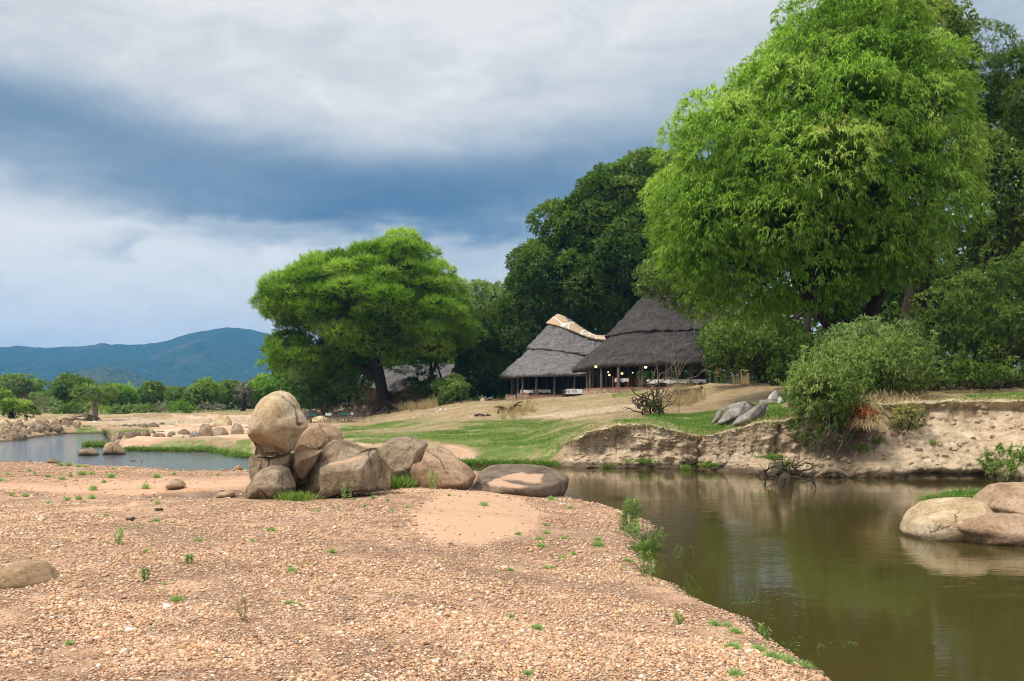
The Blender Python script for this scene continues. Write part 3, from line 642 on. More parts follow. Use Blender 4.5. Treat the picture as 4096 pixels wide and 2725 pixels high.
outline_rock(T(*K4, [(1010, 1105), (1100, 1055), (1260, 970), (1480, 920), (1650, 848), (1742, 832), (1785, 880), (1805, 960), (1875, 1030), (1950, 1140), (1935, 1230), (1910, 1400), (1650, 1420), (1300, 1450), (1200, 1480), (1090, 1530), (900, 1540), (1030, 1400), (1000, 1250)]),
    22.4, .95, "angular brown block with a sandy ledge on top at the front of the heap", M_BROWN, group=GA, cuts=((-.12, -.55, .83, .5, .92), (.0, -1, -.05, .66, .9), (.85, -.5, .1, .72, .85)), seed=7, rough=.028, pw=.78, tide_shade_z=.45,
    sandpoly=T(*K4, [(1120, 1050), (1240, 1030), (1330, 1010), (1430, 975), (1600, 940), (1560, 985), (1400, 1030), (1250, 1070), (1100, 1080)]), cracks=(([(1528, 1860), (1522, 1900), (1510, 1935)], 2.0), ([(1478, 1800), (1484, 1880)], 3.0)))
outline_rock(T(*K3, [(1045, 560), (1078, 490), (1150, 450), (1220, 445), (1300, 468), (1358, 492), (1375, 580), (1385, 680), (1330, 790), (1180, 810), (1100, 760), (1050, 640)]),
    25.8, 1.15, "smooth rounded brown dome boulder right of the front block", M_BROWN, group=GA, cuts=((-.1, -.9, .4, .82, .7),), seed=8, rough=.02, tide_shade_z=.2)
outline_rock(T(*K3, [(1135, 680), (1200, 645), (1330, 615), (1362, 520), (1430, 513), (1510, 543), (1580, 608), (1640, 650), (1692, 715), (1655, 790), (1600, 830), (1450, 840), (1340, 820), (1220, 740)]),
    25.2, 1.1, "sloping brown boulder with pale lichen patches next to the flat slab", M_PEACH, group=GA, cuts=((.3, -.75, .6, .6, .85), (-.5, -.85, -.1, .62, .8)), seed=9, rough=.03, pw=.85, tide_shade_z=.35, cracks=(([(1700, 1800), (1760, 1835), (1790, 1900)], 1.6),))
outline_rock(T(*K3, [(1590, 815), (1680, 755), (1712, 690), (1790, 650), (1900, 638), (2000, 640), (2150, 650), (2220, 668), (2260, 692), (2312, 720), (2305, 790), (2275, 850), (2225, 885), (2100, 875), (1950, 860), (1820, 850), (1690, 840)]),
    26.6, 2.1, "wide flat slab of brown rock with pink sand lying on it at the water edge", M_DARK, name="slab", cat="rock slab", cuts=((0, -.3, .95, .33, .93), (0, 0, 1, .6, .5)), seed=10, rough=.02, pw=.8, tide_shade_z=.0,
    sandpoly=T(*K3, [(1770, 765), (1850, 725), (2000, 690), (2040, 705), (2145, 703), (2125, 735), (2130, 762), (2080, 768), (1960, 745), (1860, 745), (1940, 770), (2040, 785), (1990, 800), (1880, 792), (1790, 782)]))
outline_rock([(2215, 1992), (2235, 1983), (2262, 1988), (2262, 2002), (2215, 2004)], 26.3, .2, "small grey stone at the right end of the flat slab", M_GREY, name="stone", cat="stone", sub=3)
outline_rock(T(0, 2000, .594, [(-60, 520), (0, 470), (100, 430), (180, 413), (250, 425), (310, 480), (355, 540), (330, 600), (200, 640), (0, 640), (-80, 600)]), 10.3, .5, "sandy brown boulder half buried in the gravel at the left edge", rock_material("sandstone", (.33, .22, .12), (.42, .29, .17), (.19, .125, .075), .45), seed=12, rough=.02)
outline_rock(T(0, 1300, .478, [(1392, 1350), (1420, 1310), (1470, 1290), (1520, 1308), (1548, 1345), (1500, 1372), (1430, 1375)]), 27.2, .45, "small rounded sandy boulder in the hollow left of the rock stack", M_PEACH, seed=13, sub=5, rough=.02)
outline_rock(T(0, 1300, .478, [(1795, 1440), (1830, 1402), (1900, 1388), (1955, 1400), (1965, 1425), (1940, 1452), (1800, 1455)]), 25.9, .35, "flat tan rock lying in the brown puddle", M_PEACH, seed=14, sub=5, rough=.02)
outline_rock(T(*K4, [(600, 950), (700, 900), (850, 940), (1010, 960), (1040, 1200), (980, 1500), (600, 1500)]), 24.9, .6, "dark boulder in the shaded gap behind the wedge stone", M_DARK, group=GA, seed=15, rough=.03, pw=.85, tide_shade_z=.6)
# rocks standing in the river
RV = "rocks standing in the left river"
def wrock(K, pts, lab, mat, seed, dep=None, vb=None, **kw):
    P = T(*K, pts); vb = vb or max(p[1] for p in P); Y = 9950/(vb-HZ-4); w = (max(p[0] for p in P)-min(p[0] for p in P))/F*Y
    return outline_rock(P, Y, dep or w*.42, lab, mat, seed=seed, sub=5, rough=.03, tide_shade_z=.05, group=kw.pop('group', RV), **kw)
wrock(K5, [(1328, 865), (1335, 770), (1400, 750), (1520, 720), (1592, 760), (1665, 832), (1640, 865)], "low brown rock left of the upright one in the river", M_BROWN, 20, pw=.85)
wrock(K5, [(1732, 850), (1760, 720), (1790, 650), (1870, 622), (1960, 640), (2020, 700), (2080, 770), (2115, 815), (2090, 850)], "upright split brown rock with a flat foot standing in the river", M_PEACH, 21, pw=.8, cracks=(([(452, 1775), (450, 1818)], 1.4),))
wrock(K5, [(1370, 712), (1378, 650), (1430, 628), (1505, 640), (1530, 712)], "small round rock at the left tip of the grassy islet", M_BROWN, 22)
wrock(K5, [(1528, 712), (1535, 650), (1600, 620), (1672, 630), (1718, 680), (1700, 712)], "pale rounded rock in the middle of the grassy islet", M_PEACH, 23)
wrock(K5, [(1650, 645), (1660, 626), (1740, 620), (1830, 628), (1830, 645)], "thin dark rock awash behind the grassy islet", M_DARK, 24, vb=1775)
wrock(K5, [(770, 1005), (828, 912), (895, 902), (950, 932), (1048, 975), (1040, 1005)], "brown humped rock on the near river edge", M_BROWN, 25)
wrock(K6, [(1780, 1040), (1868, 975), (1930, 968), (2010, 1005), (2010, 1040)], "low tan rock of the pair at the river edge left of the stack", M_BROWN, 26)
wrock(K6, [(1995, 1035), (2060, 930), (2120, 913), (2160, 950), (2178, 1035)], "taller brown rock of the pair at the river edge left of the stack", M_PEACH, 27)
wrock(K6, [(438, 872), (470, 848), (520, 838), (560, 858), (562, 872)], "long dark rock barely above the river surface", M_DARK, 28)
wrock(K6, [(615, 868), (622, 842), (640, 836), (655, 856), (655, 868)], "small dark knob of rock breaking the river surface", M_DARK, 29)
for i, (a, b, c, d, l) in enumerate([(128, 190, 945, 975, "leftmost rusty clod on the river edge"), (248, 305, 945, 982, "second rusty clod from the left on the river edge"), (315, 365, 958, 985, "flattest rusty clod on the river edge"), (440, 532, 935, 985, "largest rusty clod on the river edge")]):
    wrock(K5, [(a, d+8), (a+8, c+8), ((a+b)/2, c), (b-6, c+12), (b+4, d+8)], l, rock_material("rusty_clod", (.30, .13, .06), (.36, .17, .08), (.14, .06, .03), .4) if i == 0 else bpy.data.materials["rusty_clod"], 30+i, group="rusty clods on the river edge", name="clod")
# pond rocks on the right
outline_rock(T(*KP, [(1415, 1430), (1430, 1340), (1500, 1258), (1600, 1190), (1730, 1158), (1900, 1158), (1980, 1185), (2060, 1260), (2010, 1400), (1900, 1520), (1600, 1530), (1470, 1500)]), 18.9, .95, "pale weathered boulder furthest left in the pond", M_TAN, group="boulders in the pond", cuts=((-.2, -.5, .84, .62, .7),), seed=40, rough=.03, tide_shade_z=-.2, pw=.85)
outline_rock(T(*KP, [(1775, 1390), (1850, 1320), (2000, 1288), (2200, 1280), (2400, 1285), (2620, 1330), (2680, 1500), (2500, 1560), (2100, 1560), (1880, 1520), (1830, 1440)]), 18.2, .8, "low wide brown boulder at the front of the pond group", M_PEACH, group="boulders in the pond", cuts=((0, -.45, .89, .5, .85),), seed=41, rough=.03, tide_shade_z=-.1, pw=.8)
outline_rock(T(*KP, [(1975, 1215), (2050, 1130), (2150, 1058), (2340, 1033), (2600, 1040), (2750, 1150), (2750, 1400), (2400, 1420), (2060, 1330)]), 20.0, 1.2, "tallest boulder of the pond group cut by the right edge", M_PEACH, group="boulders in the pond", cuts=((-.2, -.6, .77, .62, .8),), seed=42, rough=.03, tide_shade_z=-.2, pw=.85)
# rocks on the terrace above the bank
GT = "grey rocks on the terrace"
def trock(pts, lab, mat, seed, vb=None, uc=None, dep=.5, **kw):
    P = T(*KR, pts); us = [p[0] for p in P]; uc = uc or np.mean(us); vb = vb or max(p[1] for p in P)
    Y = ground_hit(uc, vb-3)[1]+.3; w = (max(us)-min(us))/F*Y
    return outline_rock(P, Y, w*dep, lab, mat, seed=seed, sub=5, rough=.035, group=GT, **kw)
trock([(970, 1150), (1040, 1060), (1120, 950), (1150, 875), (1240, 828), (1370, 822), (1485, 848), (1560, 880), (1450, 980), (1280, 1060), (1150, 1150)], "largest grey rock of the terrace outcrop", M_GREY, 50, cuts=((-.2, -.6, .77, .5, .8), (.6, -.7, .1, .5, .7)))
trock([(1190, 1165), (1280, 1050), (1440, 958), (1580, 868), (1675, 858), (1725, 890), (1690, 980), (1610, 1075), (1500, 1130), (1350, 1165)], "long slanting grey-brown rock right of the largest terrace rock", M_GREY, 51, cuts=((-.3, -.6, .74, .45, .85), (.5, -.8, 0, .5, .8)))
trock([(885, 1145), (950, 1050), (980, 948), (1025, 942), (1052, 1010), (1020, 1080), (950, 1145)], "narrow pale rock at the left end of the terrace outcrop", M_GREY, 52)
trock([(1030, 1010), (1030, 935), (1072, 908), (1122, 928), (1118, 1010)], "small squarish rock leaning on the terrace outcrop", M_GREY, 53)
trock([(1570, 885), (1590, 798), (1760, 792), (1850, 828), (1880, 885)], "flat-topped dark grey rock above the slanting ones", M_GREY, 54)
trock([(1690, 830), (1720, 760), (1770, 700), (1822, 650), (1862, 750), (1858, 830)], "pointed white rock below the dark stump", M_WHITE, 55, cuts=((.4, -.8, .2, .4, .9),))
trock([(1850, 860), (1860, 770), (1905, 725), (1962, 698), (2005, 760), (2020, 850)], "blunt white rock beside the hanging bush", M_WHITE, 56)
trock([(1740, 830), (1750, 680), (1850, 628), (1965, 616), (2060, 670), (2050, 830)], "dark rock behind the two white ones", M_DARK, 57, vb=1598)
trock([(2215, 590), (2240, 480), (2300, 380), (2340, 330), (2370, 420), (2350, 560), (2300, 595)], "tall pale rock half hidden in the bush on the terrace edge", M_WHITE, 58, vb=1546)
# boulders on the sand spit and beyond it
RB = "boulders on the sand spit"; SPIT = [(270, 395, 425, 515, "leftmost dark boulder of the spit row"), (385, 585, 425, 515, "wide dark boulder second in the spit row"), (550, 632, 430, 500, "leaning dark boulder third in the spit row"), (635, 770, 400, 495, "blocky dark boulder in the spit row"), (770, 845, 402, 470, "narrow dark boulder beside the blocky one"),
  (790, 990, 440, 500, "low brown boulder in front of the spit row"), (848, 988, 402, 445, "flat dark boulder behind the spit row"), (1030, 1155, 425, 495, "round dark boulder in the gap of the spit row"), (1095, 1282, 462, 510, "pale flat rock in front of the spit row"), (1175, 1365, 392, 468, "broad dark boulder right of the gap"),
  (1365, 1530, 420, 515, "grey sloping slab against the tall brown boulder"), (1500, 1710, 350, 508, "tall brown boulder in the middle of the spit"), (1660, 1950, 380, 500, "long dark sloping rock right of the tall brown boulder"), (1380, 1485, 350, 378, "low flat stone on the pink sand"), (1510, 1700, 310, 375, "dark rounded rock behind the tall brown boulder"),
  (1768, 2002, 195, 345, "biggest pale boulder far back on the spit"), (1650, 1780, 290, 365, "yellowish boulder left of the biggest pale one"), (1785, 1895, 342, 410, "small dark rock below the biggest pale boulder"), (1995, 2190, 330, 490, "brown boulder near the egg-shaped stack"), (2170, 2300, 335, 385, "flat grey rocks behind the brown boulder near the stack"),
  (165, 290, 480, 575, "brown rock at the left point of the spit"), (255, 340, 535, 580, "small grey stone at the left point of the spit")]
def lump(ul, ur, vt, vb, lab, mat, seed, Y=None, group=None, name="boulder", cat="boulder", sub=4, dep=.5, hint=None):
    r = random.Random(seed); n = 9; pts = []; vt = vt-(vb-vt)*.28
    for k in range(n):
        a = math.pi*k/(n-1); x = -math.cos(a); y = math.sin(a)**.7*(1+.18*(r.random()-.5))
        pts.append(((ul+ur)/2+x*(ur-ul)/2*(1+.06*(r.random()-.5)), vb-(vb-vt)*y))
    ext = (vb-vt)*.25; pts += [(ur-(ur-ul)*.1, vb+ext), (ul+(ur-ul)*.1, vb+ext)]
    if Y is None: Y = ground_hit((ul+ur)/2, vb-2)[1]
    w = (ur-ul)/F*Y
    th = r.uniform(-.8, .8)
    return outline_rock(pts, Y+w*dep*.5, w*dep, lab, mat, name=name, cat=cat, group=group, seed=seed, sub=sub, rough=.06, pw=.85, cuts=((th, -.7, .5, .6, .7), (-th, -.5, .7, .7, .7)))
for i, (a, b, c, d, l) in enumerate(SPIT):
    P = T(*K6, [(a, c), (b, d)]); m = M_TAN if ('pale' in l or 'yellow' in l) else M_GREY if 'grey' in l else M_BROWN if 'brown' in l else M_DARK
    lump(P[0][0], P[1][0], P[0][1], P[1][1], l, m, 100+i, group=RB)
FAR = [(1160, 1225, 235, 295), (1215, 1285, 228, 288), (1255, 1365, 260, 292), (1365, 1410, 268, 295), (1410, 1500, 250, 296), (1490, 1600, 248, 296), (1590, 1680, 252, 306), (1600, 1700, 215, 262), (1770, 1830, 222, 262), (2000, 2110, 235, 272), (2100, 2200, 230, 272), (2200, 2330, 210, 272)]
for i, (a, b, c, d) in enumerate(FAR):
    P = T(*K6, [(a, c), (b, d)]); lump(P[0][0], P[1][0], P[0][1], P[1][1], "pale tan boulder in the far row beyond the pink sand", M_TAN, 140+i, group="pale boulders in the far row", sub=3)
for i, (a, b, c, d) in enumerate([(175, 265, 330, 375), (262, 330, 332, 364), (325, 430, 305, 350), (430, 480, 310, 372), (470, 550, 300, 350), (550, 640, 318, 362), (630, 730, 305, 380), (730, 900, 290, 345), (890, 985, 278, 320), (520, 600, 380, 420), (1110, 1160, 268, 295)]):
    P = T(*K6, [(a, c), (b, d)]); lump(P[0][0], P[1][0], P[0][1], P[1][1], "dark rock of the ridge between river end and pink sand", M_DARK, 160+i, group="dark rocks of the middle ridge", sub=3)
# rocky left shore
r = random.Random(5); k = 0
lump(*[q for q in (-12, 34, 1690, 1716)], "largest pale round boulder on the rocky left shore", M_TAN, 199, group="rocks of the left shore")
for (n, x0, x1, y0, y1, s0, s1, m, lab) in ((16, 0, 150, 1688, 1702, 9, 18, M_TAN, "pale stone at the back of the rocky left shore"), (34, 0, 230, 1704, 1728, 14, 30, M_BROWN, "brown rock in the middle of the rocky left shore"), (26, 60, 330, 1703, 1722, 14, 32, M_BROWN, "brown rock in the long tail of the left shore"),
                              (16, 0, 110, 1728, 1752, 14, 34, M_BROWN, "brown rock at the front of the rocky left shore"), (8, 0, 95, 1752, 1765, 16, 36, M_BROWN, "low rock at the water line of the left shore"), (10, 100, 260, 1722, 1742, 12, 28, M_BROWN, "brown rock dipping into the far end of the river"), (7, -60, 60, 1690, 1760, 18, 40, M_BROWN, "brown rock at the left edge of the rocky shore")):
    for i in range(n):
        u = r.uniform(x0, x1); v = r.uniform(y0, y1); s = r.uniform(s0, s1)*1.3
        if lab.startswith("brown rock in the long") and v < 1700+(330-u)*.03: v += 6
        lump(u-s/2, u+s/2, v-s*r.uniform(.45, .75), v, lab, m if r.random() < .75 else M_DARK, 200+k, group="rocks of the left shore", sub=3, name="shore_rock", cat="rock"); k += 1
# line of stones on the slope under the left trees
for i, (x, y, w, h) in enumerate([(1910, 870, 50, 28), (1975, 865, 44, 30), (2040, 845, 60, 14), (1860, 895, 52, 24), (1810, 915, 34, 20), (1775, 918, 40, 18), (1700, 935, 34, 16), (1650, 942, 30, 14), (1610, 945, 44, 16), (1560, 962, 36, 14), (1400, 985, 36, 12), (1090, 1015, 42, 20), (1045, 1020, 26, 16), (1015, 1028, 30, 12), (850, 1045, 60, 20), (2090, 770, 36, 26), (2000, 790, 60, 40)]):
    P = T(1180, 1380, .3055, [(x-w/2, y-h), (x+w/2, y+h*.3)])
    lump(P[0][0], P[1][0], P[0][1], P[1][1], "small pale stone in the line crossing the grassy slope" if i < 15 else ("pink stone under the sapling" if i == 15 else "dark stone under the sapling"), M_WHITE if i % 3 == 0 else M_TAN if i < 16 else M_DARK, 400+i, group="stones lining the slope" if i < 15 else None, sub=3, name="stone", cat="stone")
P = T(1180, 1380, .3055, [(40, 880), (310, 965)]); lump(P[0][0], P[1][0], P[0][1], P[1][1], "big grey boulder behind the folding chairs", M_GREY, 430)
P = T(1180, 1380, .3055, [(200, 950), (440, 1010)]); lump(P[0][0], P[1][0], P[0][1], P[1][1]+6, "low tan boulder between the folding chairs", M_TAN, 431)

# ------------------------------------------------------------------ pebbles
def build_pebbles():
    parts_V, parts_F, cols = [], [], []; off = 0
    octv = np.array([[1, 0, 0], [-1, 0, 0], [0, 1, 0], [0, -1, 0], [0, 0, 1], [0, 0, -1]], float); octf = np.array([[0, 2, 4], [2, 1, 4], [1, 3, 4], [3, 0, 4], [2, 0, 5], [1, 2, 5], [3, 1, 5], [0, 3, 5]])
    icv, icf = ico(1); pal = np.array([(.54, .31, .165), (.60, .40, .24), (.46, .24, .12), (.66, .50, .34), (.30, .16, .09), (.70, .56, .44), (.78, .70, .60), (.55, .30, .13), (.20, .15, .12), (.60, .36, .26)]); pr = np.array([.24, .22, .18, .11, .09, .05, .02, .06, .02, .05]); pr /= pr.sum()
    for (y0, y1, dens, tv, tf, s0) in ((5.2, 9.5, 2700, icv, icf, .74), (9.5, 14, 1150, octv, octf, .86), (14, 23, 420, octv, octf, 1.1), (23, 42, 110, octv, octf, 1.7)):
        n = int((y1*y1-y0*y0)*1.15/2*dens); y = np.sqrt(rng.uniform(y0*y0, y1*y1, n)); x = rng.uniform(-.57, .57, n)*y
        z, d = Hbar(x, y); P = np.c_[x, y, 0*x]
        v = HZ+F*(CAMZ-z)/y; u = CX+x/y*F
        sandm = in_poly_mask(u, v, [(1640, 2040), (1760, 1965), (1900, 1950), (2080, 1985), (2160, 2050), (2130, 2120), (1950, 2185), (1760, 2185), (1650, 2110)], 40)
        if y0 > 22:
            for pl in ([(-400, 1930), (300, 1922), (1000, 1905), (1010, 1940), (900, 1965), (600, 1985), (300, 1992), (100, 1960), (-400, 1950)], [(1500, 1950), (1560, 1930), (1900, 1930), (1960, 1955), (1900, 1965), (1560, 1962)]): sandm = np.maximum(sandm, in_poly_mask(u, v, pl, 18))
        clump = sstep(fbm(P*.9, 3)+.6*fbm(P*3, 2), -.75, .35)
        keep = (d > -.35) & (rng.random(n) < (.22+.78*clump)*(1-.93*sandm)) & ~((y > 21) & (y < 23) & (x < -3))
        x, y, z, d = x[keep], y[keep], z[keep], d[keep]; n = len(x)
        s = (.0050+.0074*rng.gamma(2.0, .55, n))*s0*(1+.25*(clump[keep]-.5)); s = np.clip(s, .005, .05)
        sc = np.c_[s*rng.uniform(.85, 1.5, n), s*rng.uniform(.7, 1.1, n), s*rng.uniform(.45, .8, n)]
        B = tv[None]*(1+.16*rng.standard_normal((n, len(tv), 1)))*sc[:, None, :]
        a = rng.uniform(0, 2*np.pi, n); tl = rng.normal(0, .28, n); ca, sa_ = np.cos(a)[:, None], np.sin(a)[:, None]; ct, st = np.cos(tl)[:, None], np.sin(tl)[:, None]
        bx, bz = B[..., 0]*ct-B[..., 2]*st, B[..., 0]*st+B[..., 2]*ct; B = np.stack([bx*ca-B[..., 1]*sa_, bx*sa_+B[..., 1]*ca, bz], -1)
        B += np.c_[x, y, z+sc[:, 2]*rng.uniform(.1, .65, n)][:, None, :]
        c = pal[rng.choice(len(pal), n, p=pr)]*rng.uniform(.8, 1.15, (n, 1)); c = np.clip(c*(1-.65*(1-sstep(d, -.05, .12)))[:, None], 0, 1)
        parts_V.append(B.reshape(-1, 3)); parts_F.append((tf[None]+(np.arange(n)*len(tv))[:, None, None]).reshape(-1, 3)+off); off += n*len(tv); cols.append(np.repeat(c, len(tv), 0))
    t = mat_new("pebble"); c = t.attrc('col'); nz = t.noise(t.pos, 160, 3, .7)
    principled(t, t.mix(t.mul(nz, .35), c, (.62, .47, .36)), .72, nz, .3, .004, .3)
    ob = mesh_np("gravel", np.vstack(parts_V), [np.vstack(parts_F)], t.m, attrs={'col': np.vstack(cols)})
    tag(ob, "loose tan, orange and white river gravel covering the near bank", "gravel", kind='stuff')
build_pebbles()
# ------------------------------------------------------------------ foliage
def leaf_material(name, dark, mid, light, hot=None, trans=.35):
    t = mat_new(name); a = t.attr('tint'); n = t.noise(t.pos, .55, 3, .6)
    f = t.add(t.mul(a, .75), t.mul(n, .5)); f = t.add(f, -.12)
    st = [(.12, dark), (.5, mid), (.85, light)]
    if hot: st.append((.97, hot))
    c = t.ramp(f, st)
    ln = t.node('ShaderNodeAttribute', attribute_name='ln').outputs['Vector']; sc_ = t.node('ShaderNodeVectorMath', operation='SCALE'); t.l.new(t.geo.outputs['Normal'], sc_.inputs[0]); sc_.inputs['Scale'].default_value = .55
    ad = t.node('ShaderNodeVectorMath', operation='ADD'); t.l.new(ln, ad.inputs[0]); t.l.new(sc_.outputs[0], ad.inputs[1]); nn_ = t.node('ShaderNodeVectorMath', operation='NORMALIZE'); t.l.new(ad.outputs[0], nn_.inputs[0])   # leaves share the facing of their spray
    d = t.node('ShaderNodeBsdfDiffuse'); t.l.new(c, d.inputs[0]); t.l.new(nn_.outputs[0], d.inputs['Normal'])
    tr = t.node('ShaderNodeBsdfTranslucent'); t.l.new(t.mix(1.0, c, (1.0, 1.1, .55), 'MULTIPLY'), tr.inputs[0])
    g = t.node('ShaderNodeBsdfGlossy', {'Roughness': .5}); g.inputs[0].default_value = (.8, .85, .9, 1)
    m = t.node('ShaderNodeMixShader'); m.inputs[0].default_value = trans; t.l.new(d.outputs[0], m.inputs[1]); t.l.new(tr.outputs[0], m.inputs[2])
    m2 = t.node('ShaderNodeMixShader'); m2.inputs[0].default_value = .018; t.l.new(m.outputs[0], m2.inputs[1]); t.l.new(g.outputs[0], m2.inputs[2])
    t.l.new(m2.outputs[0], t.out.inputs[0]); return t.m
ML = {
 'tamarind': leaf_material("leaf_tamarind", (.075, .19, .012), (.23, .42, .035), (.54, .72, .16), (.42, .34, .07), .42),
 'acacia': leaf_material("leaf_acacia", (.09, .20, .012), (.24, .43, .04), (.54, .70, .15), None, .42),
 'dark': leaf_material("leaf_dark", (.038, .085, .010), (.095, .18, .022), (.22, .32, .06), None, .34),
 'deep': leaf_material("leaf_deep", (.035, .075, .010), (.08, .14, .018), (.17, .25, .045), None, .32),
 'bush': leaf_material("leaf_bush", (.065, .13, .015), (.17, .265, .045), (.35, .44, .13), None, .34),
 'silver': leaf_material("leaf_silver", (.07, .14, .03), (.18, .28, .07), (.38, .48, .19), None, .34),
 'pale': leaf_material("leaf_pale", (.11, .19, .045), (.20, .31, .08), (.34, .44, .15), None, .35),
 'lime': leaf_material("leaf_lime", (.09, .20, .015), (.17, .33, .03), (.30, .46, .06), None, .4),
 'far': leaf_material("leaf_far", (.09, .18, .02), (.22, .35, .05), (.44, .56, .14), None, .36),
 'grey': leaf_material("leaf_grey", (.14, .13, .085), (.24, .225, .16), (.36, .34, .26), None, .2),
 'brown': leaf_material("leaf_brown", (.14, .09, .045), (.27, .19, .09), (.42, .32, .17), None, .2),
 'red': leaf_material("leaf_red", (.18, .055, .02), (.30, .10, .04), (.42, .17, .06), None, .3),
 'yellow': leaf_material("leaf_yellow", (.09, .15, .03), (.22, .24, .06), (.52, .40, .16), None, .3),
 'grass': leaf_material("grass_blade", (.06, .13, .02), (.13, .25, .035), (.28, .36, .10), None, .35),
 'straw': leaf_material("straw", (.26, .19, .09), (.42, .32, .17), (.58, .48, .28), None, .2),
 'weed': leaf_material("weed", (.16, .28, .08), (.32, .46, .16), (.52, .62, .32), None, .4),
}
M_BARK = plain("bark", (.032, .022, .015), .95, .45, 6, .9, (3, 3, .6))
M_BARKL = plain("bark_pale", (.22, .18, .14), .95, .3, 6, .7, (3, 3, .6))
M_DEAD = plain("dead_wood", (.20, .155, .11), .95, .45, 7, .8)
M_WOODD = plain("dark_dead_wood", (.055, .038, .026), .95, .4, 7, .8)
def nz(v): return v/(np.linalg.norm(v, axis=-1, keepdims=True)+1e-9)
def leaves(P, Dr, L, Wd, per, spread, droop, R, tint, flat=0.0, two=True):
    """P (n,3) twig tips, Dr (n,3) directions -> leaf strips"""
    n = len(P); P = np.repeat(P, per, 0); D0 = np.repeat(Dr, per, 0); tt = np.repeat(tint, per)+R.normal(0, .10, n*per)
    d = nz(D0+spread*R.standard_normal((n*per, 3))*np.array([1, 1, 1-flat*.6])); l = L*R.uniform(.6, 1.3, (n*per, 1)); w = Wd*R.uniform(.6, 1.3, (n*per, 1))
    s = nz(np.cross(d, nz(R.standard_normal((n*per, 3))+np.array([0, 0, 1.5*(1+flat)]))))
    P = P+d*l*R.uniform(-.3, .3, (n*per, 1))
    if two:
        m = P+d*l*.5; d2 = nz(d+np.array([0, 0, -droop])); e = m+d2*l*.5
        V = np.stack([P-s*w*.3, P+s*w*.3, m-s*w*.5, m+s*w*.5, e-s*w*.12, e+s*w*.12], 1).reshape(-1, 3)
        b = (np.arange(n*per)*6)[:, None]; Fq = np.vstack([b+np.array([0, 1, 3, 2]), b+np.array([2, 3, 5, 4])]); k = 6
    else:
        e = P+nz(d+np.array([0, 0, -droop]))*l; m = P+d*l*.45
        V = np.stack([P, m+s*w*.5, e, m-s*w*.5], 1).reshape(-1, 3); b = (np.arange(n*per)*4)[:, None]; Fq = b+np.array([0, 1, 2, 3]); k = 4
    return V, Fq, np.repeat(np.clip(tt, 0, 1), k)
STY = {  # L, W, per, spread, droop, flat, two, up-bias, lobe flatness
 'tamarind': dict(L=.36, W=.052, per=7, spread=.62, droop=1.25, flat=.2, two=True, up=.45, fz=.8),
 'acacia': dict(L=.42, W=.06, per=6, spread=.55, droop=-.15, flat=.6, two=True, up=.5, fz=.5),
 'broad': dict(L=.24, W=.12, per=6, spread=.9, droop=.4, flat=0, two=False, up=.3, fz=.85),
 'willow': dict(L=.24, W=.05, per=6, spread=.7, droop=.5, flat=0, two=False, up=.4, fz=.85),
 'far': dict(L=.42, W=.2, per=5, spread=.8, droop=.3, flat=.1, two=False, up=.4, fz=.75),
 'fine': dict(L=.42, W=.055, per=5, spread=.7, droop=.2, flat=.3, two=False, up=.4, fz=.7),
}
